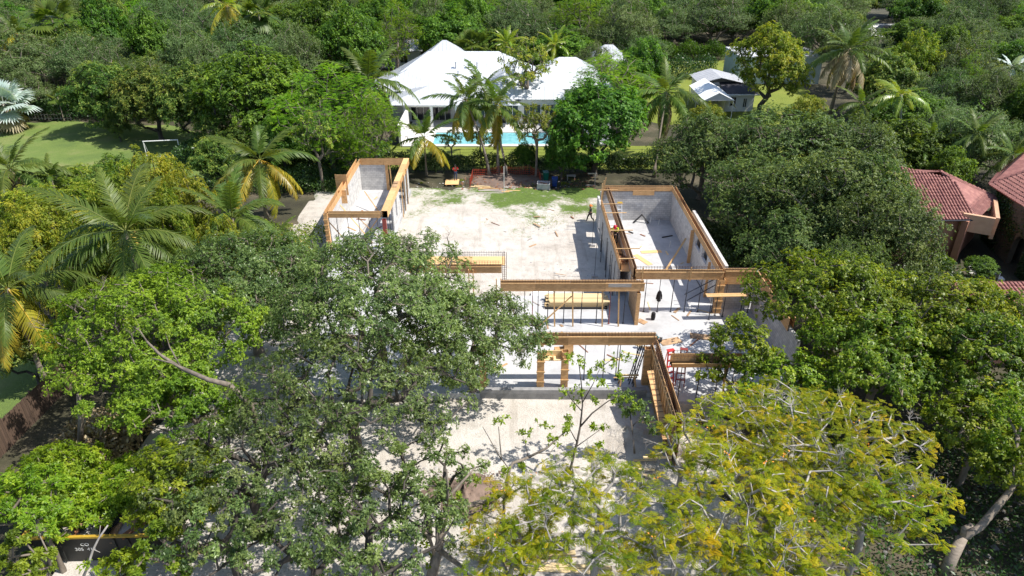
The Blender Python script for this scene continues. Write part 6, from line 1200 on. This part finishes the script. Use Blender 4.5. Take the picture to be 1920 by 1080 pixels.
# ---------------------------------------------------------------- things beyond the courtyard
net = thing('safety_fence', 'sagging orange safety netting round the palm trunks beyond the courtyard', 'safety fence', (-4.6, 71.0, 0))
pp = [(0, 0), (.2, 3.2), (3.2, 4.2), (6.6, 4.4), (7.6, 3.2), (7.8, 1.6)]
b = MB()
for i in range(len(pp)-1):
    a, c = Vector((*pp[i], 0)), Vector((*pp[i+1], 0)); L = (c-a).length; k = max(2, int(L/.22))
    for j in range(k):
        q0, q1 = a.lerp(c, j/k), a.lerp(c, (j+1)/k); s0, s1 = .15*math.sin(math.pi*j/k), .15*math.sin(math.pi*(j+1)/k)
        b.bar(q0+Vector((0, 0, .05)), q0+Vector((0, 0, 1.1-s0)), .03, .012)
        for z in (.15, .4, .65, .9, 1.08): b.bar(q0+Vector((0, 0, z-s0*z)), q1+Vector((0, 0, z-s1*z)), .012, .045)
b.build('mesh_panel', M['shaded_orange_net'], net)['kind'] = 'stuff'
for p in pp: MB().tube([(*p, 0), (*p, 1.25)], .03, 5).build('post', M['steel'], net)
heap('soil_bed', -.6, 73.4, 4.6, 2.4, .3, M['soil'], 14)
tag(scatter_stones('litter', 500, (-5.5, 9, 70, 75.5), .03, .16, M['rust'], 17, .22), 'brown leaf litter and scraps on the soil bed round the palm trunks', 'leaf litter')
G = 'scrap boards before the orange netting'
for i, (x, y, rz, L, m) in enumerate(((-3.4, 71.0, -.15, 2.2, 'lumber_new'), (-2.2, 70.3, -.2, 3.0, 'ply'), (-1.4, 69.8, -.05, 4.4, 'lumber_grey'), (.8, 69.6, .03, 3.8, 'lumber'), (-1.9, 68.9, .02, 5.0, 'lumber_grey'), (1.9, 70.4, .05, 1.5, 'lumber_new'), (.3, 70.6, -.3, 2.4, 'lumber_grey'))):
    o = MB().box((0, 0, .0), (L, .22, .045)).box((.1, .3, .02), (L*.8, .16, .045)).build('scrap_board', M[m]); o.location = (x, y, .16); o.rotation_euler = (.03, .02, rz); tag(o, ['whitish scrap board at the left end of the netting', 'orange scrap boards below the left netting', 'long grey scrap boards in front of the netting', 'tan scrap boards right of the thin white pole', 'grey scrap boards lying nearest the grass', 'short pale boards left of the grey tub', 'grey scrap boards just under the middle of the netting'][i], 'scrap boards', G)
o = thing('tub_on_pallet', 'grey open tub of scraps standing on a small pallet beyond the courtyard', 'tub', (3.4, 70.6, .1), -.1)
for k in range(4): MB().box((0, -.4+k*.27, .12), (1.5, .2, .03)).build('slat', M['lumber_grey'], o)
for x in (-.65, 0, .65): MB().box((x, 0, .05), (.09, 1.1, .1)).build('bearer', M['lumber_grey'], o)
for a in (((0, -.5, .45), (1.35, .06, .6)), ((0, .5, .45), (1.35, .06, .6)), ((-.65, 0, .45), (.06, .94, .6)), ((.65, 0, .45), (.06, .94, .6))): MB().box(*a).build('side', M['grey_tub'], o)
MB().box((0, 0, .2), (1.24, .94, .04)).build('bottom', M['grey_tub'], o)
for k in range(6): MB().box((rnd.uniform(-.4, .4), rnd.uniform(-.3, .3), .5+k*.03), (.6, .12, .05), (rnd.uniform(-.4, .4), .2, rnd.uniform(0, 3))).build('scrap', M['rust'], o)
def bin_(x, y, m, label):
    r = thing('wheelie_bin', label, 'bin', (x, y, .05), rnd.uniform(-.2, .2)); b = MB()
    z = [(.24, 0.08), (.3, .95)]
    v = [(sx*w, sy*w*1.15, zz) for w, zz in z for sx, sy in ((-1, -1), (1, -1), (1, 1), (-1, 1))]; b.add(v, [(3, 2, 1, 0), (4, 5, 6, 7), (0, 1, 5, 4), (1, 2, 6, 5), (2, 3, 7, 6), (3, 0, 4, 7)]); bevel(b.build('body', M[m], r), .03)
    bevel(MB().box((0, -.02, 1.0), (.66, .76, .07), (.06, 0, 0)).build('lid', M[m], r), .025); MB().tube([(-.3, .38, .98), (.3, .38, .98)], .025, 6).build('handle', M[m], r)
    for s in (-1, 1): MB().tube([(s*.2, .3, .1), (s*.28, .3, .1)], .1, 10).build('wheel', M['tyre'], r)
bin_(3.75, 73.4, 'green_bin', 'green wheeled bin beside the orange netting'); bin_(4.65, 71.5, 'blue_bin', 'blue wheeled bin right of the grey tub')
r = thing('work_table', 'pale low timber trestle behind the blue bin', 'trestle', (6.6, 73.6, 0)); MB().box((0, 0, .55), (1.0, .5, .05)).build('top', M['lumber_grey'], r)
for x in (-.4, .4):
    for y in (-.18, .18): MB().box((x, y, .27), (.07, .07, .52)).build('leg', M['lumber_grey'], r)
r = thing('batter_board', 'pale timber batter board frame near the dark tree trunk', 'timber frame', (8.6, 71.6, 0)); MB().box((.45, 0, .8), (.1, .1, 1.6)).build('post', M['lumber_grey'], r); MB().box((0, 0, .15), (1.1, .06, .12)).build('rail', M['lumber_grey'], r); MB().box((.1, 0, 1.5), (1.0, .05, .12)).build('rail', M['lumber_grey'], r)
o = MB().tube([(0, 0, 0), (0, .05, 3.0)], .04, 7).build('survey_pole', M['pvc']); o.location = (-.85, 69.4, .05); tag(o, 'thin white pole standing at the edge of the grass beyond the courtyard', 'pole')
r = thing('plywood_pallet', 'sunlit plywood sheet on bearers where the person in red stands', 'pallet', (-6.6, 72.4, .05), .02); MB().box((0, 0, .2), (1.5, 1.7, .03)).build('panel', M['ply_new'], r)
for x in (-.6, 0, .6): MB().box((x, 0, .09), (.09, 1.6, .18)).build('bearer', M['lumber'], r)
leafy_mass('cut_brush', 'pile of cut pale brush behind the far wall of the right wing', 'brush pile', [(9.5, 12.0, 63.5, 65.5, .9, 1)], 1500, .22, M['lime'], 35)
leafy_mass('ground_shrubs', 'low green shrubs behind the back wall of the right wing', 'shrubs', [(12.8, 15.2, 63, 65, .9, 1)], 900, .26, M['mango'], 36)
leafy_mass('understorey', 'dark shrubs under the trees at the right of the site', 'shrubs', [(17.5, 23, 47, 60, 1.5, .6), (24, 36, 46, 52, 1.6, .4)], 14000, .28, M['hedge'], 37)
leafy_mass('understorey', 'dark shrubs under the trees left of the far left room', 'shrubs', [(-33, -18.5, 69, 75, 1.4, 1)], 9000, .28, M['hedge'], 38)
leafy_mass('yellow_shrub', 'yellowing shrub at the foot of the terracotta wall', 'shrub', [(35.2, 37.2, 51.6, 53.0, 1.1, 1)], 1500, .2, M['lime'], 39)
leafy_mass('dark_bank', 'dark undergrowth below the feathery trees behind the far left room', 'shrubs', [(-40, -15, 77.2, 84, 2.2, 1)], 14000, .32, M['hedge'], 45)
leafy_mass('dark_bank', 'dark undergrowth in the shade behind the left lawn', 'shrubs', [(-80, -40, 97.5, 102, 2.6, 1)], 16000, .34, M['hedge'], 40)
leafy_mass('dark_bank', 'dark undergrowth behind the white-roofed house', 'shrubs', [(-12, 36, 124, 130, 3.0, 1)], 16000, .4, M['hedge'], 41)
leafy_mass('clearing_hedge', 'green shrubs along the back of the grass clearing by the pale blue house', 'shrubs', [(20, 42, 141, 144, 3.0, 1)], 9000, .35, M['ficus'], 42)
leafy_mass('bright_weeds', 'green weeds below the large coconut palm', 'weeds', [(-34, -17, 44, 60, .9, 1)], 12000, .26, M['lime'], 43)
leafy_mass('palm_thicket', 'leafy green thicket between the palms behind the red tiled roof', 'thicket', [(38, 47, 66, 80, 3.2, 1)], 15000, .36, M['mango'], 44)
# football goal, leaning pole, picket fence on the left lawn
g = thing('football_goal', 'white football goal frame on the left lawn', 'football goal', (-44.0, 80.6, 0), .16)
for x in (0, 3.9): MB().tube([(x, 0, 0), (x, 0, 2.3)], .06, 8).build('post', M['white'], g); MB().tube([(x, 0, 2.3), (x, 1.2, 0)], .03, 6).build('stay', M['alu'], g)
MB().tube([(-.05, 0, 2.3), (3.95, 0, 2.3)], .06, 8).build('crossbar', M['white'], g); MB().tube([(0, 1.2, .02), (3.9, 1.2, .02)], .03, 6).build('ground_bar', M['alu'], g)
f = thing('picket_fence', 'low white fence in the dark shade at the far edge of the left lawn', 'fence', (-69, 98.3, 0))
for k in range(14): MB().box((k*.45, 0, .5), (.09, .03, .95)).build('slat', M['lumber_grey'], f)
for z in (.25, .8): MB().box((2.95, .035, z), (6.1, .03, .08)).build('rail', M['lumber_grey'], f)
# brown board fence at the lower left
f = thing('board_fence', 'brown board fence along the lower left lawn', 'fence', (-28.7, 25.0, 0), math.pi/2-.04)
pm = MB().box((0, 0, .95), (.135, .022, 1.9)).mesh('slat', M['fence_wood'])
for k in range(90): o = link('slat', pm, f); o.location = (k*.145, rnd.uniform(-.006, .006), rnd.uniform(-.03, .02))
for z in (.4, 1.5): MB().box((6.5, .04, z), (13, .04, .09)).build('rail', M['fence_wood'], f)
for k in range(6): MB().box((k*2.5+.2, .09, .95), (.1, .1, 1.95)).build('post', M['fence_wood'], f)
# dumpster with debris at the lower left
d = thing('dumpster', 'black roll-off dumpster with a yellow rim, full of scrap, at the lower left', 'dumpster', (-19.5, 23.2, .05), .03)
for a in (((0, -1.1, .95), (5.6, .06, 1.5)), ((0, 1.1, .95), (5.6, .06, 1.5)), ((-2.8, 0, .95), (.06, 2.14, 1.5)), ((2.8, 0, .95), (.06, 2.14, 1.5))): MB().box(*a).build('side', M['dumpster'], d)
MB().box((0, 0, .2), (5.6, 2.2, .08)).build('floor', M['dumpster'], d)
for y in (-1.12, 1.12): MB().box((0, y, 1.74), (5.75, .14, .1)).build('rim', M['yellow'], d)
for x in (-2.82, 2.82): MB().box((x, 0, 1.74), (.14, 2.1, .1)).build('rim', M['yellow'], d)
for k in range(9): MB().box((-2.5+k*.625, -1.17, .92), (.09, .07, 1.4)).build('rib', M['dumpster'], d) if abs(-2.5+k*.625-.05) > 1.1 else None
MB().box((0, 0, 1.05), (5.4, 2.05, .5)).build('fill', M['rubble'], d)
def text(s, size, loc, parent, m):
    c = bpy.data.curves.new('lettering', 'FONT'); c.body = s; c.size = size; c.extrude = .004; c.align_x = 'CENTER'; c.materials.append(m)
    t_ = bpy.data.objects.new('lettering', c); C.objects.link(t_); bpy.context.view_layer.update(); me = bpy.data.meshes.new_from_object(t_.evaluated_get(bpy.context.evaluated_depsgraph_get())); bpy.data.objects.remove(t_)
    o = link('lettering', me, parent); o.location = loc; o.rotation_euler = (math.pi/2, 0, 0); return o
text('CO', .26, (-.15, -1.14, 1.17), d, M['white']); text('305  418', .27, (-.2, -1.14, .86), d, M['white'])
for k in range(26):
    m = rnd.choice(['ply_old', 'lumber_grey', 'rust', 'rust', 'fabric_black', 'ply_old', 'grey_tub', 'fabric_black'])
    o = MB().box((0, 0, 0), (rnd.uniform(.5, 1.9), rnd.uniform(.08, .5), rnd.uniform(.03, .1))).build('scrap', M[m], d); o.location = (rnd.uniform(-2.2, 2.2), rnd.uniform(-.75, .75), 1.4+rnd.uniform(0, .4)); o.rotation_euler = (rnd.uniform(-.3, .3), rnd.uniform(-.25, .25), rnd.uniform(0, 3))
G = 'scrap timber piles behind the dumpster'
for j, (x, y, l, m) in enumerate(((-18.3, 25.3, 'stack of sunlit brown planks behind the dumpster', 'ply_old'), (-21.5, 25.4, 'pile of dark reddish scrap boards behind the dumpster', 'rust'), (-15.2, 22.2, 'grey boards beside the light green bush right of the dumpster', 'lumber_grey'))):
    r = thing('scrap_pile', l, 'scrap pile', (x, y, 0), .1, G)
    for k in range(14): MB().box((rnd.uniform(-.3, .3), rnd.uniform(-.5, .5), .08+k*.055), (rnd.uniform(1.6, 3.4), .2, .05), (rnd.uniform(-.05, .05), rnd.uniform(-.05, .05), rnd.uniform(-.3, .3))).build('plank', M[m if k % 3 else 'lumber'], r)
o = leafy_mass('dry_brush', 'heap of reddish dry brush by the board fence', 'brush pile', [(-25.5, -21, 27.5, 32, 1.2, 1)], 3000, .3, M['palm_dry'], 46)
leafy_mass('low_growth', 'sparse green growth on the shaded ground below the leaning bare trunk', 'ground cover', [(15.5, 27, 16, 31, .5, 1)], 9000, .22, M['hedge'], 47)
G = 'small timber scraps lying about the slabs'
g_ = random.Random(50)
for i in range(46):
    if i < 30: x, y, z = g_.uniform(-3, 16.5), g_.uniform(35.2, 46), FL+.02
    elif i < 38: x, y, z = g_.uniform(9.6, 14.5), g_.uniform(47, 60), FL+.02
    else: x, y, z = g_.uniform(-15, -12), g_.uniform(56, 68), FL+.02
    o = MB().box((0, 0, 0), (g_.uniform(.25, 1.3), g_.uniform(.06, .22), .03)).build('timber_scrap', M[g_.choice(['lumber', 'ply_old', 'lumber_grey', 'rust', 'lumber_new'])]); o.location = (x, y, z); o.rotation_euler.z = g_.uniform(0, 3.1)
    tag(o, 'small timber scrap lying on the '+('main slab between the long beam forms' if i < 30 else 'right wing floor' if i < 38 else 'far left room floor'), 'timber scrap', G)
G = 'small timber scraps on the courtyard dirt'
for i in range(22):
    x, y = g_.uniform(-9, 7), g_.uniform(48, 69)
    o = MB().box((0, 0, 0), (g_.uniform(.3, 1.2), g_.uniform(.05, .16), .03)).build('timber_scrap', M[g_.choice(['lumber_grey', 'rust', 'ply_old'])]); o.location = (x, y, .2); o.rotation_euler.z = g_.uniform(0, 3.1); tag(o, 'small timber scrap lying on the pale courtyard dirt', 'timber scrap', G)
# boards stacked at the bottom edge
G = 'stacks of long weathered boards at the bottom edge'
for j, (x, y, n, l) in enumerate(((2.0, 20.6, 9, 'left stack of long weathered boards under the yellow trees'), (7.2, 19.8, 8, 'right stack of long weathered boards under the yellow trees'), (.8, 22.8, 5, 'low stack of long weathered boards just behind the other stacks'), (-1.5, 18.6, 6, 'stack of long boards beside the forked bare trunk'))):
    r = thing('board_stack', l, 'board stack', (x, y, .05), rnd.uniform(-.08, .08), G)
    for i in range(4):
        for k in range(n):
            MB().box((rnd.uniform(-.25, .25), k*.27-n*.13, .1+i*.11), (4.6, .235, .06)).build('board', M['lumber_grey' if rnd.random() < .75 else 'lumber_new'], r)
        for bx in (-1.7, 1.7): MB().box((bx, 0, .045+i*.11), (.08, n*.27, .045)).build('sticker', M['lumber'], r)
heap('soil_heap', -2.5, 26.2, 2.2, 1.7, .8, M['soil'], 18)
tag(scatter_stones('soil_clods', 900, (-4.4, -.4, 24.8, 27.8), .02, .09, M['soil'], 27, .35), 'clods and stones lying on the reddish soil heap', 'soil clods')
heap('gravel_heap', 3.2, 27.2, 2.6, 1.7, .8, M['site'], 19)
heap('sand_heap', 6.6, 31.0, 1.8, 1.4, .5, M['site'], 20)
pd = thing('drain_pipe', 'white capped black drain pipe lying beside the end of the long plywood wall', 'pipe', (8.0, 25.1, .3), .5); MB().tube([(0, 0, 0), (0, .55, .1)], .2, 14).build('body', M['pvc'], pd); MB().tube([(0, -.16, -.03), (0, .01, .0)], .215, 14).build('mouth', M['black_plastic'], pd)
G = 'loose lumber on the sandy ground by the long plywood wall'
for i, (x, y, rz, L) in enumerate(((6.9, 27.9, -.1, 1.6), (6.8, 27.5, -.25, 1.5), (7.3, 28.6, .05, 1.3))):
    o = MB().box((0, 0, 0), (L, .12, .06)).build('loose_board', M['lumber_new']); o.location = (x, y, .38); o.rotation_euler.z = rz; tag(o, ['middle loose board by the long plywood wall', 'nearest loose board by the long plywood wall', 'farthest loose board by the long plywood wall'][i], 'board', G)
o = tag(MB().tube([(0, 0, .12), (.5, .4, .13), (1.1, .3, .12)], .012, 5).build('wire', M['steel']), 'thin wire lying across the courtyard dirt', 'wire'); o.location = (.6, 52, 0); o.scale = (1.2, 9, .4)
r = thing('sand_tarp', 'rusty curved metal sheet at the foot of the forked bare trunk', 'metal sheet', (-3.0, 19.0, .1), .3)
MB().tube([(0, 0, 0), (.7, .2, .35), (1.5, .1, 0)], [.25, .32, .25], 10).build('sheet', M['rust'], r)
# parked vehicle far away
c = thing('parked_car', 'dark car parked on the pale drive far behind the tall brown-fronded palm', 'car', (90.5, 177, .02), .2)
bd = MB(); prof = [(-2.2, .35), (2.2, .35), (2.25, .8), (1.3, .95), (.7, 1.5), (-1.2, 1.55), (-1.9, 1.0), (-2.25, .9)]
k = len(prof); bd.add([(p[0], -.85, p[1]) for p in prof]+[(p[0], .85, p[1]) for p in prof], [tuple(range(k)), tuple(range(k, 2*k))[::-1]]+[(i, k+i, k+(i+1) % k, (i+1) % k) for i in range(k)]); bevel(bd.build('body', M['car_paint'], c), .08, 2)
for x in (-1.35, 1.35):
    for y in (-.8, .8):
        w = MB().tube([(x, y-.1, .34), (x, y+.1, .34)], .34, 14).build('wheel', M['tyre'], c)
MB().span((-1.1, -.865, 1.0), (.75, -.858, 1.4)).build('side_window', M['glass'], c)
MB().slab([(1.29, -.7, 1.0), (1.29, .7, 1.0), (.74, .7, 1.48), (.74, -.7, 1.48)], .02).build('windscreen', M['glass'], c)
fh = thing('far_white_house', 'glimpse of a white house among the trees at the top left of the white roof', 'house', (-27, 134, 0)); MB().span((0, 0, 0), (10, 6, 3.2)).build('wall', M['white'], fh); seam_roof(fh, [[(-.4, -.4, 3.2), (10.4, -.4, 3.2), (10.4, 3, 4.8), (-.4, 3, 4.8)], [(10.4, 6.4, 3.2), (-.4, 6.4, 3.2), (-.4, 3, 4.8), (10.4, 3, 4.8)]], M['metal_roof']); win(fh, 2, 3.5, 1, 2.4, -.02); win(fh, 6, 7.5, 1, 2.4, -.02)
# ---------------------------------------------------------------- people
def skin(name, verts, edges, rads, m, parent, root=0, sub=1):
    me = bpy.data.meshes.new(name); me.from_pydata([Vector(v) for v in verts], edges, []); me.materials.append(m); o = link(name, me, parent)
    o.modifiers.new('skin', 'SKIN'); sk = me.skin_vertices[0].data if me.skin_vertices else None
    if sk is None:
        bm = bmesh.new(); bm.from_mesh(me); bm.verts.layers.skin.verify(); bm.to_mesh(me); bm.free(); sk = me.skin_vertices[0].data
    for i, rr in enumerate(rads): sk[i].radius = (rr, rr) if not hasattr(rr, '__len__') else rr; sk[i].use_root = i == root
    s = o.modifiers.new('sub', 'SUBSURF'); s.levels = s.render_levels = sub
    for p in me.polygons: p.use_smooth = True
    return o
def person(label, loc, rz, J, shirt, trouser, hat, vest=None):
    """J: joints pelvis chest neck head, shoulder elbow wrist hand (l, r), hip knee ankle toe (l, r)"""
    r = thing('person', label, 'person', loc, rz); o = ['pelvis', 'chest', 'neck', 'head', 'crown', 'sl', 'el', 'wl', 'gl', 'sr', 'er', 'wr', 'gr', 'hl', 'kl', 'al', 'tl', 'hr', 'kr', 'ar', 'tr']
    V = [J[k] for k in o]; ix = {k: i for i, k in enumerate(o)}
    E = [(ix[a], ix[b]) for a, b in (('pelvis', 'chest'), ('chest', 'neck'), ('neck', 'head'), ('head', 'crown'), ('chest', 'sl'), ('sl', 'el'), ('el', 'wl'), ('wl', 'gl'), ('chest', 'sr'), ('sr', 'er'), ('er', 'wr'), ('wr', 'gr'), ('pelvis', 'hl'), ('hl', 'kl'), ('kl', 'al'), ('al', 'tl'), ('pelvis', 'hr'), ('hr', 'kr'), ('kr', 'ar'), ('ar', 'tr'))]
    RD = dict(pelvis=(.15, .11), chest=(.17, .11), neck=.055, head=.095, crown=.08, sl=.062, el=.045, wl=.032, gl=.038, sr=.062, er=.045, wr=.032, gr=.038, hl=.09, kl=.06, al=.042, tl=.045, hr=.09, kr=.06, ar=.042, tr=.045)
    skin('body', V, E, [RD[k] for k in o], M['skin'], r)
    def part(name, keys, edges, rr, m): skin(name, [J[k] for k in keys], [(keys.index(a), keys.index(b)) for a, b in edges], rr, m, r)
    J['ml'] = tuple(Vector(J['sl']).lerp(Vector(J['el']), .85)); J['mr'] = tuple(Vector(J['sr']).lerp(Vector(J['er']), .85))
    part('shirt', ['pelvis', 'chest', 'sl', 'ml', 'sr', 'mr'], [('pelvis', 'chest'), ('chest', 'sl'), ('sl', 'ml'), ('chest', 'sr'), ('sr', 'mr')], [(.165, .125), (.185, .125), .075, .06, .075, .06], M[shirt])
    part('trousers', ['pelvis', 'hl', 'kl', 'al', 'hr', 'kr', 'ar'], [('pelvis', 'hl'), ('hl', 'kl'), ('kl', 'al'), ('pelvis', 'hr'), ('hr', 'kr'), ('kr', 'ar')], [(.16, .12), .105, .075, .06, .105, .075, .06], M[trouser])
    for s in ('l', 'r'):
        a, t = Vector(J['a'+s]), Vector(J['t'+s]); bevel(MB().bar(a+Vector((0, 0, -.05))-(t-a)*.4, t+Vector((0, 0, -.02)), .1, .09).build('boot', M['fabric_black'], r), .02)
        w, gp = Vector(J['w'+s]), Vector(J['g'+s]); dd = (gp-w).normalized(); sd = dd.cross(Vector((0, 0, 1))).normalized() if abs(dd.z) < .95 else Vector((0, 1, 0)); b = MB()
        for k in range(4): q = gp+sd*(k-1.5)*.021; l = (.075, .085, .08, .06)[k]; b.tube([q, q+dd*l*.5, q+dd*l+sd.cross(dd)*.02], [.01, .009, .007], 5)
        b.tube([w.lerp(gp, .4)+sd*.03, w.lerp(gp, .8)+sd*.065, gp+sd*.07+dd*.02], [.012, .011, .008], 5); b.build('fingers', M['skin'], r)
    h = Vector(J['head']); c = Vector(J['crown']); ax = (c-h).normalized(); q = ax.to_track_quat('Z', 'Y')
    hm = MB().lathe([(.155, 0), (.15, .015), (.125, .02), (.12, .07), (.09, .115), (.04, .135), (.01, .138)], n=14).build('helmet' if hat != 'hair' else 'hair', M['fabric_black' if hat == 'hair' else hat], r, True); hm.location = h+ax*.05; hm.rotation_mode = 'QUATERNION'; hm.rotation_quaternion = q
    if hat != 'hair': b = MB().box((0, -.16, .008), (.2, .12, .012)).build('brim', M[hat], hm)
    else: hm.scale = (.8, .8, .75)
    b = MB()
    for s in (-1, 1): b.box(h+Vector((s*.035, -.092, .01)), (.022, .012, .012)).box(h+Vector((s*.097, .005, 0)), (.02, .03, .055))
    b.box(h+Vector((0, -.105, -.02)), (.022, .03, .04)).box(h+Vector((0, -.092, -.058)), (.045, .012, .01)); b.build('face', M['skin'], r)
    return r
STAND = dict(pelvis=(0, 0, .95), chest=(0, 0, 1.32), neck=(0, -.01, 1.5), head=(0, -.02, 1.62), crown=(0, -.01, 1.7), sl=(-.2, 0, 1.42), el=(-.25, .02, 1.13), wl=(-.24, -.08, .9), gl=(-.24, -.1, .82), sr=(.2, 0, 1.42), er=(.25, .02, 1.13), wr=(.24, -.08, .9), gr=(.24, -.1, .82), hl=(-.1, 0, .9), kl=(-.11, -.02, .5), al=(-.11, 0, .09), tl=(-.12, -.16, .05), hr=(.1, 0, .9), kr=(.11, -.02, .5), ar=(.11, 0, .09), tr=(.12, -.16, .05))
walk = dict(STAND); walk.update(kl=(-.1, -.22, .52), al=(-.1, -.3, .1), tl=(-.1, -.46, .06), kr=(.1, .1, .5), ar=(.1, .38, .16), tr=(.1, .28, .05), el=(-.27, .12, 1.14), wl=(-.25, .2, .92), gl=(-.25, .22, .84), er=(.27, -.06, 1.14), wr=(.24, -.24, .98), gr=(.24, -.28, .92))
person('person in dark clothes and an orange helmet walking on the courtyard dirt', (7.55, 61.8, .08), -1.35, walk, 'cloth_dark', 'cloth_trouser', 'hat_orange')
arms = dict(STAND); arms.update(el=(-.32, -.1, 1.2), wl=(-.2, -.3, 1.28), gl=(-.14, -.36, 1.33), er=(.32, -.1, 1.2), wr=(.2, -.3, 1.28), gr=(.14, -.36, 1.33))
person('person in a red shirt and jeans standing on the plywood sheet beyond the courtyard', (-6.25, 73.0, .265), .3, arms, 'cloth_red', 'cloth_jeans', 'hair')
bend = dict(STAND); bend.update(chest=(0, -.18, 1.27), neck=(0, -.3, 1.41), head=(0, -.38, 1.5), crown=(0, -.43, 1.57), sl=(-.2, -.22, 1.36), el=(-.26, -.36, 1.08), wl=(-.18, -.55, .98), gl=(-.15, -.62, .95), sr=(.2, -.22, 1.36), er=(.26, -.36, 1.08), wr=(.18, -.55, .98), gr=(.15, -.62, .95))
p = person('person in a bright yellow vest and red helmet between the right wing wall forms', (8.52, 51.6, 2.73), -.5, bend, 'cloth_yellow', 'cloth_trouser', 'hat_red')
r = thing('scaffold_plank', 'plank between the wall forms carrying the person in the yellow vest', 'plank', (8.52, 52, 2.68)); MB().box((0, 0, 0), (.5, 5, .06)).build('board', M['lumber'], r)
for y in (-2.2, 2.2): MB().box((0, y, -1.05), (.5, .08, 2.04)).build('trestle', M['lumber'], r)
deep = dict(STAND); deep.update(chest=(0, -.38, 1.08), neck=(0, -.55, 1.12), head=(0, -.66, 1.13), crown=(0, -.74, 1.13), sl=(-.2, -.42, 1.12), el=(-.26, -.5, .84), wl=(-.18, -.62, .62), gl=(-.16, -.66, .55), sr=(.2, -.42, 1.12), er=(.28, -.52, .86), wr=(.26, -.7, .66), gr=(.26, -.76, .6), pelvis=(0, .05, .9), hl=(-.12, .05, .86), hr=(.12, .05, .86), kl=(-.16, -.08, .48), kr=(.16, -.04, .47), al=(-.18, .05, .09), ar=(.18, .05, .09), tl=(-.2, -.1, .05), tr=(.2, -.1, .05))
person('person in a teal shirt and dark helmet bending behind the front beam', (9.85, 38.9, .62), -1.9, deep, 'cloth_teal', 'cloth_trouser', 'black_plastic')
